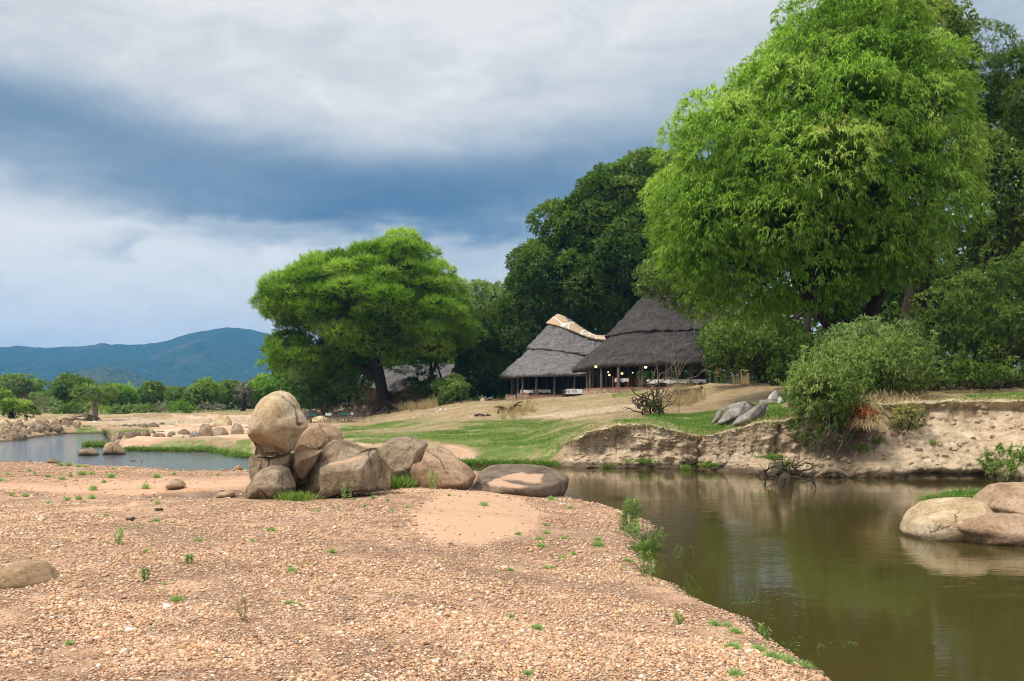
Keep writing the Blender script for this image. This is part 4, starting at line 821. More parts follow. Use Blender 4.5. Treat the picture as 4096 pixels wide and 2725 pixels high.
def crown(name, poly, Y, thick, lobe, nl, style, mat, seed, parent, dens=1.0, hang=0.0, inset=.6, sub=None, tintv=.16, bright=0.0, shell=.78, spacing=.62):
    """poly: crown outline (photo directions) at distance Y; lobes fill its volume; leaf tufts cover each lobe"""
    R = np.random.default_rng(seed); st = dict(STY[style]);
    if sub: st.update(sub)
    Wp = np.array([W(a, b, Y) for a, b in poly])[:, [0, 2]]; lo, hi = Wp.min(0), Wp.max(0)
    pts = lo+(hi-lo)*R.random((nl*14, 2)); e = sgn_poly(pts, Wp); 
    while (e > lobe*inset).sum() < min(nl*2, 12) and inset > .01: inset *= .6
    k = e > lobe*inset; pts, e = pts[k], e[k]
    # spread the lobes out (greedy blue noise)
    sel = []; mind = lobe*spacing; pl = np.zeros((0, 3))
    ys_ = R.uniform(-1, 1, len(pts)); T_ = thick*np.sqrt(np.clip(e/(e.max()+1e-6), .04, 1)); ys_ = np.sign(ys_)*np.abs(ys_)**.45*T_
    for i in range(len(pts)):
        p = np.array([pts[i, 0], ys_[i], pts[i, 1]])
        if len(sel) and np.min(np.linalg.norm(pl-p, axis=1)) < mind: continue
        sel.append(i); pl = np.vstack([pl, p])
        if len(sel) >= nl: break
    C = pl+np.array([0, Y, 0]); r = lobe*np.clip(R.normal(.95, .25, len(C)), .5, 1.5); ltint = R.normal(.42+bright, tintv, len(C))
    Ps, Ds, Ts, Dn = [], [], [], []
    for c, rr, lt in zip(C, r, ltint):
        n = max(6, int(dens*rr*rr*12.6))
        d = nz(R.standard_normal((n, 3))+np.array([0, -.15, st['up']])); rad = rr*(shell+(1.08-shell)*R.random((n, 1))**.7)
        bump = 1+.22*vn(d*2.2+c*3)[:, None]
        p = c+d*rad*bump*np.array([1, 1, st['fz']])
        if hang: p[:, 2] -= hang*R.random(n)**2*(d[:, 2] < .1)
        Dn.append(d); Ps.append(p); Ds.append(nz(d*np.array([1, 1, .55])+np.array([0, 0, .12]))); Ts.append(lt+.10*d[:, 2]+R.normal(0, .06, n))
    cnt = [len(q) for q in Ps]; Ps, Ds, Ts, Dn = np.vstack(Ps), np.vstack(Ds), np.concatenate(Ts), np.vstack(Dn)
    # drop tufts buried deep inside other lobes
    keep = np.ones(len(Ps), bool)
    for c, rr in zip(C, r):
        q = (Ps-c)/np.array([1, 1, st['fz']]); keep &= (q*q).sum(1) > (rr*.58)**2
    Ps, Ds, Ts, Dn = Ps[keep], Ds[keep], Ts[keep], Dn[keep]
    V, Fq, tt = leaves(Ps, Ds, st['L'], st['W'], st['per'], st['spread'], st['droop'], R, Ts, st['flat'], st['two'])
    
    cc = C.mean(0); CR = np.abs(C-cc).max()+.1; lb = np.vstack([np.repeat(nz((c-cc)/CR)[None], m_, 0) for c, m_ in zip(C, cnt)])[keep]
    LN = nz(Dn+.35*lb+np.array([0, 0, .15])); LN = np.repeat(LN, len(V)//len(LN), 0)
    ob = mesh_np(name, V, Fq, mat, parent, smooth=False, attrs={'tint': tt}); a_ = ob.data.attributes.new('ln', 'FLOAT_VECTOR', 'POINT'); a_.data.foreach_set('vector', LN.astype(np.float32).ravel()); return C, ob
def curve(a, b, n=8, sag=0.0, wob=.3, seed=0):
    r = np.random.default_rng(seed); t = np.linspace(0, 1, n)[:, None]; a, b = np.array(a, float), np.array(b, float)
    p = a*(1-t)+b*t; L = np.linalg.norm(b-a); p += np.sin(t*np.pi)*r.standard_normal(3)*wob*L*.15; p[:, 2] += (np.sin(t*np.pi)*sag)[:, 0]
    p[1:-1] += r.standard_normal((n-2, 3))*L*.012*wob*2; return p
def tree(name, base, trunks, crowns, label, cat="tree", group=None, limbs=8, bark=None, Yc=None, twig=0, seed=0, limb_r=.12):
    """base (x,y,z); trunks: list of (points, radii); crowns: list of kwargs for crown()"""
    base = np.array(base, float); root = empty(name, base, label, cat, group); bark = bark or M_BARK
    Cs = []
    for kw in crowns:
        C, ob = crown(kw.pop('part', 'crown'), parent=None, **kw); Cs.append(C); ob.parent = root; ob.matrix_parent_inverse = Matrix.Translation(Vector(-base))
    m = MB(); tops = []
    for pts, rad in trunks:
        m.tube(pts, rad, 10, wob=.25); tops.append(np.array(pts[-1]))
    if Cs and limbs and trunks:
        C = np.vstack(Cs); R = np.random.default_rng(seed+5); idx = R.permutation(len(C))[:limbs]
        for q, i in enumerate(idx):
            tp = tops[int(np.argmin([np.linalg.norm(C[i]-t) for t in tops]))]; k = trunks[[np.allclose(t, tp) for t in tops].index(True)]
            L = np.linalg.norm(C[i]-tp); r0 = min(limb_r*1.0, k[1][-1]*.85) if np.ndim(k[1]) else limb_r
            m.tube(curve(tp, C[i], 9, L*.08, .6, seed+q), np.linspace(r0, r0*.25, 9), 6)
    if trunks:
        ob = m.build("trunk", bark, root, smooth=True); ob.matrix_parent_inverse = Matrix.Translation(Vector(-base))
    return root
def bush(pts, Y, label, mat, seed, style='willow', name="bush", cat="bush", group=None, thick=None, lobe=None, nl=None, dens=6, stems=5, part='foliage', shoots=0, **kw):
    Wp = np.array([W(a, b, Y) for a, b in pts]); w = np.ptp(Wp[:, 0]); h = np.ptp(Wp[:, 2]); lobe = lobe or min(w, h)*.24
    thick = thick or min(w, h)*.45; area = w*h*.75; nl = nl or int(max(5, area/(lobe*lobe)*1.1))
    base = np.array([Wp[:, 0].mean(), Y, Wp[:, 2].min()]); root = empty(name, base, label, cat, group)
    C, ob = crown(part, pts, Y, thick, lobe, nl, style, mat, seed, None, dens=dens, inset=.45, **kw); ob.parent = root; ob.matrix_parent_inverse = Matrix.Translation(Vector(-base))
    if stems:
        m = MB(); R = np.random.default_rng(seed)
        for q in range(stems):
            c = C[R.integers(len(C))]; m.tube(curve(base+np.array([R.normal(0, w*.05), 0, 0]), c, 7, 0, .8, seed+q), np.linspace(.02+w*.006, .008, 7), 5)
        if shoots:      # long wild shoots that break the outline, with their own leaves
            Ps, Ds = [], []
            for q in range(shoots):
                c = C[R.integers(len(C))]; d = nz(R.standard_normal(3)*np.array([1, .6, .5])+np.array([0, -.2, .75])+.6*nz(c-base)); l = lobe*R.uniform(1.4, 3.2); e = c+d*l; cv = curve(c, e, 9, l*.12, 1.2, seed*7+q); cv[:, 2] -= np.linspace(0, 1, 9)**2*l*R.uniform(0, .45); m.tube(np.vstack([curve(base, c, 6, 0, .6, seed+q)[:-1], cv]), np.linspace(.016, .004, 14), 4)
                for t_ in np.linspace(.25, 1, int(14*l)+6): i = min(int(t_*8), 7); Ps.append(cv[i]*(1-(t_*8-i))+cv[i+1]*(t_*8-i)); Ds.append(nz(R.standard_normal(3)+np.array([0, 0, .3])))
            V, Fq, tt = leaves(np.array(Ps), np.array(Ds), .15, .04, 5, .8, .3, R, R.uniform(.3, .9, len(Ps)), 0, False)
            o3 = mesh_np("shoot_leaves", V, Fq, mat, root, False, {'tint': tt}); a_ = o3.data.attributes.new('ln', 'FLOAT_VECTOR', 'POINT'); a_.data.foreach_set('vector', np.tile([0, -.2, .6], (len(V), 1)).astype(np.float32).ravel()); o3.matrix_parent_inverse = Matrix.Translation(Vector(-base))
        o2 = m.build("stem", M_BARK, root, smooth=True); o2.matrix_parent_inverse = Matrix.Translation(Vector(-base))
    return root
def ell(u0, u1, v0, v1, n=14, low=.35):
    """rounded crown outline: box with round top and flattened bottom"""
    out = []
    for k in range(n):
        a = 2*math.pi*k/n; y = math.sin(a); y = y if y > 0 else y*(1-low*.0)
        out.append(((u0+u1)/2+math.cos(a)*(u1-u0)/2, (v0+v1)/2-y*(v1-v0)/2))
    return out
O = lambda pts: [(x*1.7378, y*1.7378) for x, y in pts]
def trunk_path(pts, Y, rads):
    return np.array([W(a, b, Y+dy) for a, b, dy in pts]), np.array(rads)
def build_trees():
    Y = 52
    # big tamarind
    tr = [trunk_path([(3400, 1420, 0), (3395, 1330, 0), (3370, 1230, 0), (3330, 1120, 0)], Y, [.62, .5, .42, .36]),
          trunk_path([(3360, 1425, 0), (3345, 1340, 0), (3290, 1260, 0), (3230, 1190, -1)], Y, [.5, .4, .34, .28]),
          trunk_path([(3440, 1420, .4), (3460, 1300, 0), (3520, 1180, 1), (3560, 1080, 1)], Y, [.55, .45, .35, .3])]
    tree("tamarind_tree", W(3400, 1420, Y), tr, [dict(poly=O([(1500, 560), (1488, 500), (1500, 440), (1525, 330), (1545, 265), (1590, 225), (1650, 225), (1665, 165), (1730, 120), (1800, 40), (1850, 15), (1930, 0), (2000, -20), (2090, 0), (2125, 60), (2155, 150), (2168, 230), (2195, 330), (2208, 440), (2192, 520), (2145, 600), (2100, 650), (2040, 700), (1940, 690), (1890, 735), (1820, 735), (1740, 725), (1680, 730), (1640, 745), (1600, 700), (1560, 690), (1530, 640)]),
         Y=Y, thick=7.2, lobe=1.5, nl=330, style='tamarind', mat=ML['tamarind'], seed=3, dens=8.8, inset=.9, hang=.9, tintv=.17, spacing=.86, bright=.09)],
         "huge bright green tree with drooping feathery leaves towering over the right bank", limbs=26, limb_r=.3, seed=1)
    # taller tree top peeking behind it, right of the crown
    tree("tall_tree", W(3620, 1400, 64), [trunk_path([(3640, 1430, 0), (3650, 1250, 0), (3700, 1050, 0), (3720, 700, 0)], 64, [.75, .65, .55, .3])], [dict(poly=O([(1900, 30), (1960, -20), (2060, -30), (2150, 5), (2200, 20), (2212, 80), (2195, 150), (2205, 210), (2180, 300), (2050, 300), (1940, 200)]), Y=60, thick=4, lobe=1.3, nl=80, style='broad', mat=ML['bush'], seed=9, dens=8)],
         "tree whose loose crown shows above the upper right side of the huge bright tree", limbs=8, limb_r=.2, seed=2)
    # right dark trees
    tree("broadleaf_tree", W(3900, 1400, 58), [trunk_path([(3980, 1450, 0), (3960, 1200, 0), (3920, 950, 0), (3900, 700, 0)], 60, [.5, .42, .35, .2]), trunk_path([(3780, 1330, 2), (3700, 1180, 2), (3660, 1050, 2)], 56, [.75, .6, .45])],
         [dict(poly=O([(2190, 110), (2230, 100), (2290, 95), (2400, 90), (2560, 120), (2620, 400), (2600, 640), (2450, 640), (2300, 600), (2240, 560), (2210, 420), (2180, 260)]), Y=60, thick=5, lobe=1.35, nl=230, style='willow', mat=ML['dark'], seed=11, dens=13, bright=.08)],
         "dark dense tree filling the upper right edge behind the feathery one", limbs=16, limb_r=.2, seed=3)
    bush(O([(2190, 340), (2240, 300), (2330, 330), (2420, 350), (2420, 600), (2340, 640), (2240, 600), (2200, 480)]), 55, "climbing creeper hanging over the dark tree at the right edge", ML['bush'], 12, 'broad', name="creeper", cat="creeper", thick=1.0, lobe=.9, nl=40, dens=4, stems=14)
    tree("shade_tree", W(3650, 1400, 88), [trunk_path([(3640, 1460, 0), (3650, 1300, 0), (3660, 1150, 0)], 88, [.5, .45, .35]), trunk_path([(3250, 1460, 0), (3230, 1300, 0), (3260, 1200, 0)], 88, [.35, .3, .25])],
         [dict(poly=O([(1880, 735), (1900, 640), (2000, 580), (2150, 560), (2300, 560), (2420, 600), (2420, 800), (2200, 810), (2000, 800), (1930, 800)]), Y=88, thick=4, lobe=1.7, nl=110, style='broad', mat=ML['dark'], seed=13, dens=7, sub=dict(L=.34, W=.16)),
          dict(poly=O([(1640, 820), (1650, 740), (1700, 730), (1800, 735), (1840, 760), (1860, 830), (1780, 850)]), Y=92, thick=3, lobe=1.5, nl=50, style='broad', mat=ML['bush'], seed=14, dens=6, sub=dict(L=.34, W=.16))],
         "shaded trees seen under the crown of the huge bright tree", limbs=14, limb_r=.2, seed=13)
    # dark trees behind the lodge
    tree("shade_tree", W(2330, 1560, 122), [trunk_path([(2330, 1580, 0), (2335, 1400, 0), (2350, 1250, 0), (2380, 1050, 0)], 122, [.9, .75, .6, .4])],
         [dict(poly=O([(1180, 640), (1195, 570), (1240, 545), (1250, 500), (1290, 485), (1310, 440), (1350, 400), (1400, 378), (1460, 372), (1520, 378), (1580, 420), (1640, 520), (1640, 700), (1500, 760), (1400, 800), (1240, 760), (1180, 720)]), Y=122, thick=9, lobe=2.3, nl=260, style='far', mat=ML['dark'], seed=21, dens=5.2, sub=dict(L=.5, W=.2), bright=.05)],
         "tallest dark rounded tree standing behind the thatched pavilions", limbs=14, limb_r=.4, seed=4)
    tree("shade_tree", W(2050, 1590, 128), [trunk_path([(2060, 1600, 0), (2050, 1480, 0), (2080, 1350, 0)], 128, [.4, .35, .25]), trunk_path([(1960, 1610, 0), (1950, 1540, 0), (1970, 1450, 0)], 121, [.25, .2, .15])],
         [dict(poly=O([(1060, 820), (1080, 780), (1130, 730), (1160, 690), (1190, 650), (1260, 640), (1290, 700), (1290, 880), (1180, 915), (1110, 918), (1070, 890)]), Y=120, thick=5, lobe=1.8, nl=150, style='far', mat=ML['deep'], seed=22, dens=5.5, sub=dict(L=.42, W=.17))],
         "low dark tree between the long hut and the left pavilion", limbs=8, limb_r=.2, seed=5)
    tree("shade_tree", W(2560, 1500, 106), [trunk_path([(2560, 1560, 6), (2580, 1300, 6), (2600, 1150, 4)], 106, [.3, .25, .2])],
         [dict(poly=O([(1460, 640), (1475, 605), (1510, 590), (1560, 600), (1620, 620), (1680, 680), (1640, 720), (1600, 740), (1560, 700), (1520, 690), (1480, 690)]), Y=88, thick=2.5, lobe=1.1, nl=60, style='broad', mat=ML['bush'], seed=23, dens=7)],
         "small mid green tree drooping over the top of the larger thatched roof", limbs=0, seed=6)
    # bright tree behind
    tree("pale_tree", W(1900, 1560, 150), [trunk_path([(1905, 1600, 0), (1900, 1450, 0), (1910, 1330, 0)], 150, [.4, .35, .25])],
         [dict(poly=O([(1060, 690), (1085, 650), (1130, 645), (1165, 665), (1190, 690), (1190, 760), (1150, 830), (1090, 840), (1060, 780)]), Y=150, thick=4, lobe=1.6, nl=70, style='far', mat=ML['pale'], seed=24, dens=3.4, sub=dict(L=.45, W=.2), bright=.12)],
         "pale green sparse tree seen between the spreading acacia and the dark trees", limbs=12, limb_r=.15, bark=M_BARKL, seed=7)
    # acacia
    Ya = 112
    pads = [(930, 555, 70, 25), (860, 575, 90, 30), (955, 590, 75, 30), (780, 600, 90, 34), (990, 610, 70, 30), (850, 620, 90, 30), (930, 640, 100, 30), (720, 640, 80, 30), (665, 665, 60, 30), (800, 660, 100, 36), (1010, 665, 80, 36), (880, 690, 110, 36), (700, 700, 85, 34), (640, 700, 45, 30), (1050, 715, 65, 36), (770, 730, 100, 36), (960, 740, 110, 36),
            (660, 735, 50, 26), (850, 770, 110, 34), (1030, 770, 70, 34), (740, 790, 70, 28), (640, 805, 48, 24), (610, 825, 30, 18), (690, 770, 60, 26), (900, 810, 90, 26), (800, 810, 70, 26)]
    root_b = W(1530, 1640, Ya); tr = [trunk_path([(1545, 1650, 0), (1528, 1560, 0), (1512, 1480, 0), (1495, 1400, 0)], Ya, [.95, .68, .6, .5]), trunk_path([(1540, 1640, .2), (1520, 1530, 0), (1490, 1490, -.3), (1430, 1462, -.8), (1395, 1450, -1), (1388, 1350, -1.5)], Ya, [.4, .32, .27, .24, .2, .16]), trunk_path([(1500, 1430, 0), (1560, 1340, 0), (1620, 1250, 0)], Ya, [.3, .25, .2]), trunk_path([(1490, 1420, 0), (1400, 1330, 0), (1300, 1260, 0)], Ya, [.3, .25, .2])]
    acrowns = []
    full = O([(600, 690), (625, 650), (680, 620), (740, 580), (800, 560), (860, 545), (920, 528), (970, 545), (1010, 590), (1050, 650), (1085, 700), (1095, 750), (1070, 800), (1000, 850), (930, 862), (880, 835), (800, 850), (730, 815), (700, 770), (690, 810), (650, 840), (595, 840), (600, 810), (650, 780), (640, 740), (610, 720)])
    tree("acacia_tree", root_b, tr, [dict(poly=full, Y=Ya, thick=9.0, lobe=1.55, nl=270, style="acacia", mat=ML["acacia"], seed=31, dens=6.4, inset=.7, sub=dict(L=.6, W=.075, per=6, fz=.48), tintv=.2, spacing=.80),
          dict(poly=O([(590, 845), (600, 805), (640, 785), (700, 780), (750, 800), (720, 850), (650, 862)]), Y=Ya-3, thick=2.5, lobe=1.0, nl=26, style='acacia', mat=ML['acacia'], seed=35, dens=6, inset=.5, sub=dict(L=.55, W=.075, fz=.5)),
          dict(poly=O([(600, 700), (620, 655), (680, 625), (740, 640), (720, 740), (660, 770), (615, 735)]), Y=Ya-2, thick=4, lobe=1.2, nl=44, style='acacia', mat=ML['acacia'], seed=36, dens=6, inset=.5, sub=dict(L=.55, W=.075, fz=.5)),
          dict(poly=O([(1000, 640), (1060, 680), (1098, 740), (1090, 790), (1040, 830), (980, 800), (990, 700)]), Y=Ya, thick=4, lobe=1.2, nl=44, style='acacia', mat=ML['acacia'], seed=37, dens=6, inset=.5, sub=dict(L=.55, W=.075, fz=.5))],
         "wide spreading acacia with layered feathery crown left of the lodge", limbs=34, limb_r=.17, seed=8)
    # small acacia right of it
    tree("sapling_tree", W(1780, 1625, 108), [trunk_path([(1785, 1625, 0), (1780, 1560, 0), (1755, 1480, 0), (1720, 1380, 0)], 118, [.16, .13, .11, .08]), trunk_path([(1728, 1520, 0), (1722, 1440, 0), (1690, 1330, 0)], 118, [.2, .16, .1]), trunk_path([(1728, 1500, 0), (1755, 1420, 0), (1770, 1330, 0)], 118, [.16, .12, .08])],
         [dict(poly=O([(950, 780), (980, 740), (1040, 730), (1100, 750), (1110, 800), (1080, 830), (1000, 835), (950, 820)]), Y=116, thick=3, lobe=1.2, nl=50, style='acacia', mat=ML['acacia'], seed=32, dens=4.5)],
         "slender forked tree with thin dark stems in front of the long hut", limbs=14, limb_r=.06, seed=9)
    # bright drooping tree under the acacia on the left
    tree("tamarind_tree", W(1330, 1640, 118), [trunk_path([(1335, 1640, 0), (1340, 1540, 0), (1330, 1450, 0)], 118, [.3, .25, .2])],
         [dict(poly=O([(725, 830), (735, 790), (790, 770), (850, 780), (870, 830), (850, 880), (800, 900), (760, 890), (735, 865)]), Y=116, thick=3, lobe=1.2, nl=60, style='tamarind', mat=ML['lime'], seed=33, dens=5, sub=dict(L=.5, W=.09))],
         "bright yellow-green drooping tree tucked under the left side of the acacia", limbs=6, limb_r=.1, seed=10)
    tree("feathery_tree", W(1250, 1640, 130), [trunk_path([(1250, 1650, 0), (1255, 1560, 0), (1260, 1480, 0)], 130, [.25, .2, .15])],
         [dict(poly=O([(672, 850), (680, 815), (720, 805), (760, 825), (765, 880), (730, 905), (690, 890)]), Y=128, thick=3, lobe=1.2, nl=40, style='acacia', mat=ML['silver'], seed=34, dens=4.5)],
         "grey-green feathery tree at the far left end of the hut grove", limbs=6, limb_r=.1, seed=11)
build_trees()

def build_bushes():
    OB = lambda p: O(p)
    U = "undergrowth round the long hut"
    for i, (p, Y, m, s, lab) in enumerate([
        ([(690, 930), (690, 880), (730, 860), (790, 870), (830, 900), (840, 945), (780, 958), (710, 955)], 114, 'dark', 'far', "dark green thicket left of the wooden deck"),
        ([(750, 900), (770, 870), (810, 880), (830, 905), (800, 930), (760, 925)], 112, 'bush', 'far', "mid green bush in front of the dark thicket left of the deck"),
        ([(890, 960), (900, 900), (930, 880), (960, 890), (975, 940), (960, 965)], 112, 'brown', 'fine', "dry brown bush right of the acacia trunk"),
        ([(930, 880), (960, 860), (1010, 865), (1040, 890), (1030, 925), (960, 925)], 113, 'dark', 'acacia', "dark feathery shrub tree before the long hut wall"),
        ([(995, 900), (1000, 870), (1050, 865), (1085, 890), (1080, 920), (1030, 920)], 107, 'acacia', 'acacia', "light feathery shrub at the right end of the hut"),
        ([(1005, 925), (1005, 895), (1035, 880), (1075, 885), (1085, 905), (1060, 920), (1030, 935)], 104, 'bush', 'broad', "bright leafy sapling on the slope left of the lodge"),
        ([(990, 940), (995, 910), (1025, 905), (1035, 935), (1015, 945)], 105, 'bush', 'broad', "low round bush at the foot of the bright sapling"),
        ([(820, 945), (830, 920), (870, 915), (880, 940)], 111, 'brown', 'fine', "twiggy dry bush below the deck railing"),
    ]):
        bush(OB(p), Y, lab, ML[m], 300+i, s, group=U, dens=(2.4 if 'sapling' in lab else 5), spacing=.85, tintv=.2, nl=(16 if 'sapling' in lab else None), sub=dict(L=.38, W=.1 if s != 'fine' else .05))
    # understory right of the lodge and on the right bank
    V = "bushes of the right bank"
    for i, (p, Y, m, s, lab, dn) in enumerate([
        ([(1640, 760), (1660, 740), (1720, 735), (1800, 745), (1850, 770), (1870, 830), (1860, 885), (1780, 880), (1730, 850), (1690, 830), (1650, 820)], 74, 'deep', 'broad', "dark undergrowth hanging beside the reed screens", 8),
        ([(1635, 830), (1640, 770), (1680, 750), (1720, 765), (1710, 820), (1690, 850), (1660, 850)], 70, 'bush', 'broad', "light green creeper hanging down over the right end of the big roof", 8),
        ([(1700, 810), (1720, 770), (1770, 770), (1780, 810), (1750, 840), (1720, 835)], 68, 'bush', 'broad', "green creeper clump above the reed screens", 7),
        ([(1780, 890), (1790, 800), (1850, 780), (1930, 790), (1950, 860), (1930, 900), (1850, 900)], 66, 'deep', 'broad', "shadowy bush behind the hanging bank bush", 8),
        ([(2480, 620), (2400, 560), (2300, 560), (2250, 600), (2200, 650), (2150, 680), (2080, 720), (2050, 790), (2080, 860), (2200, 890), (2400, 890), (2560, 880)], 43, 'dark', 'willow', "largest leafy thicket on the right bank", 16),
        ([(2120, 680), (2200, 620), (2300, 600), (2400, 560), (2560, 560), (2560, 800), (2400, 830), (2250, 800), (2150, 760)], 47, 'dark', 'willow', "tall thicket rising at the back of the right bank", 14),
        ([(1860, 830), (1880, 790), (1930, 760), (1990, 750), (2060, 760), (2100, 800), (2110, 860), (2050, 900), (1960, 920), (1890, 900), (1850, 870)], 41, 'silver', 'willow', "grey-green bush spreading along the top of the bank", 20),
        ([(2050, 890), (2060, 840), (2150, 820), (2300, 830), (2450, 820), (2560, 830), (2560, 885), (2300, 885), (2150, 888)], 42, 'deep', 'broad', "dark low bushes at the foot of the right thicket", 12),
        ([(1815, 890), (1830, 850), (1870, 830), (1920, 840), (1960, 880), (1985, 930), (1960, 970), (1920, 1010), (1890, 1030), (1850, 1020), (1835, 980), (1830, 940)], 34.7, 'bush', 'willow', "fresh green bush hanging down the face of the earth bank", 26),
        ([(1815, 930), (1820, 880), (1850, 850), (1890, 855), (1880, 900), (1850, 940)], 36.2, 'silver', 'willow', "pale green bush on the lip of the bank beside the white rocks", 24),
        ([(1990, 910), (2000, 870), (2040, 860), (2080, 880), (2090, 905), (2050, 925)], 38.0, 'bush', 'willow', "small green bush behind the heap of dry grass", 18),
        ([(2040, 980), (2045, 950), (2075, 935), (2110, 945), (2115, 975), (2085, 985), (2075, 1005), (2060, 990)], 34.9, 'yellow', 'willow', "yellow-flowering bush drooping over the bank edge", 9),
        ([(1935, 980), (1945, 940), (1975, 930), (2000, 945), (1995, 985), (1975, 985), (1950, 985)], 34.4, 'red', 'willow', "small bush with rust-red dead leaves on the bank", 3),
        ([(1930, 930), (1925, 870), (1960, 810), (2030, 785), (2100, 800), (2140, 850), (2135, 895), (2060, 905), (2000, 915), (1965, 960)], 37.4, 'bush', 'willow', "wide mid green bush joining the hanging bush to the right thicket", 22),
        ([(2120, 890), (2130, 850), (2200, 835), (2330, 845), (2460, 840), (2460, 882), (2300, 888), (2200, 893)], 40, 'dark', 'willow', "low shrubs along the top of the bare bank at the right edge", 16),
        ([(2290, 1105), (2290, 1060), (2320, 1040), (2400, 1030), (2400, 1110)], 32.5, 'bush', 'willow', "green grass bush at the right foot of the bank", 12),
    ]):
        bush(OB(p), Y, lab, ML[m], 330+i, s, group=V, dens=dn*.8, shoots=(0 if m in ('red', 'yellow') else 46 if Y < 50 and m != 'deep' else 16), spacing=.8, tintv=.2, lobe=(min(.55, .2*min(np.ptp([q[0] for q in OB(p)]), np.ptp([q[1] for q in OB(p)]))/F*Y) if Y < 50 else .9), stems=9, thick=(1.1 if Y < 39 else 2.0), nl=(120 if Y < 50 else 90), name="bush" if 'creeper' not in lab else "creeper", cat="bush" if 'creeper' not in lab else "creeper", sub=dict(L=.17, W=.04) if (s == 'willow') else dict(L=.2, W=.12))
build_bushes()

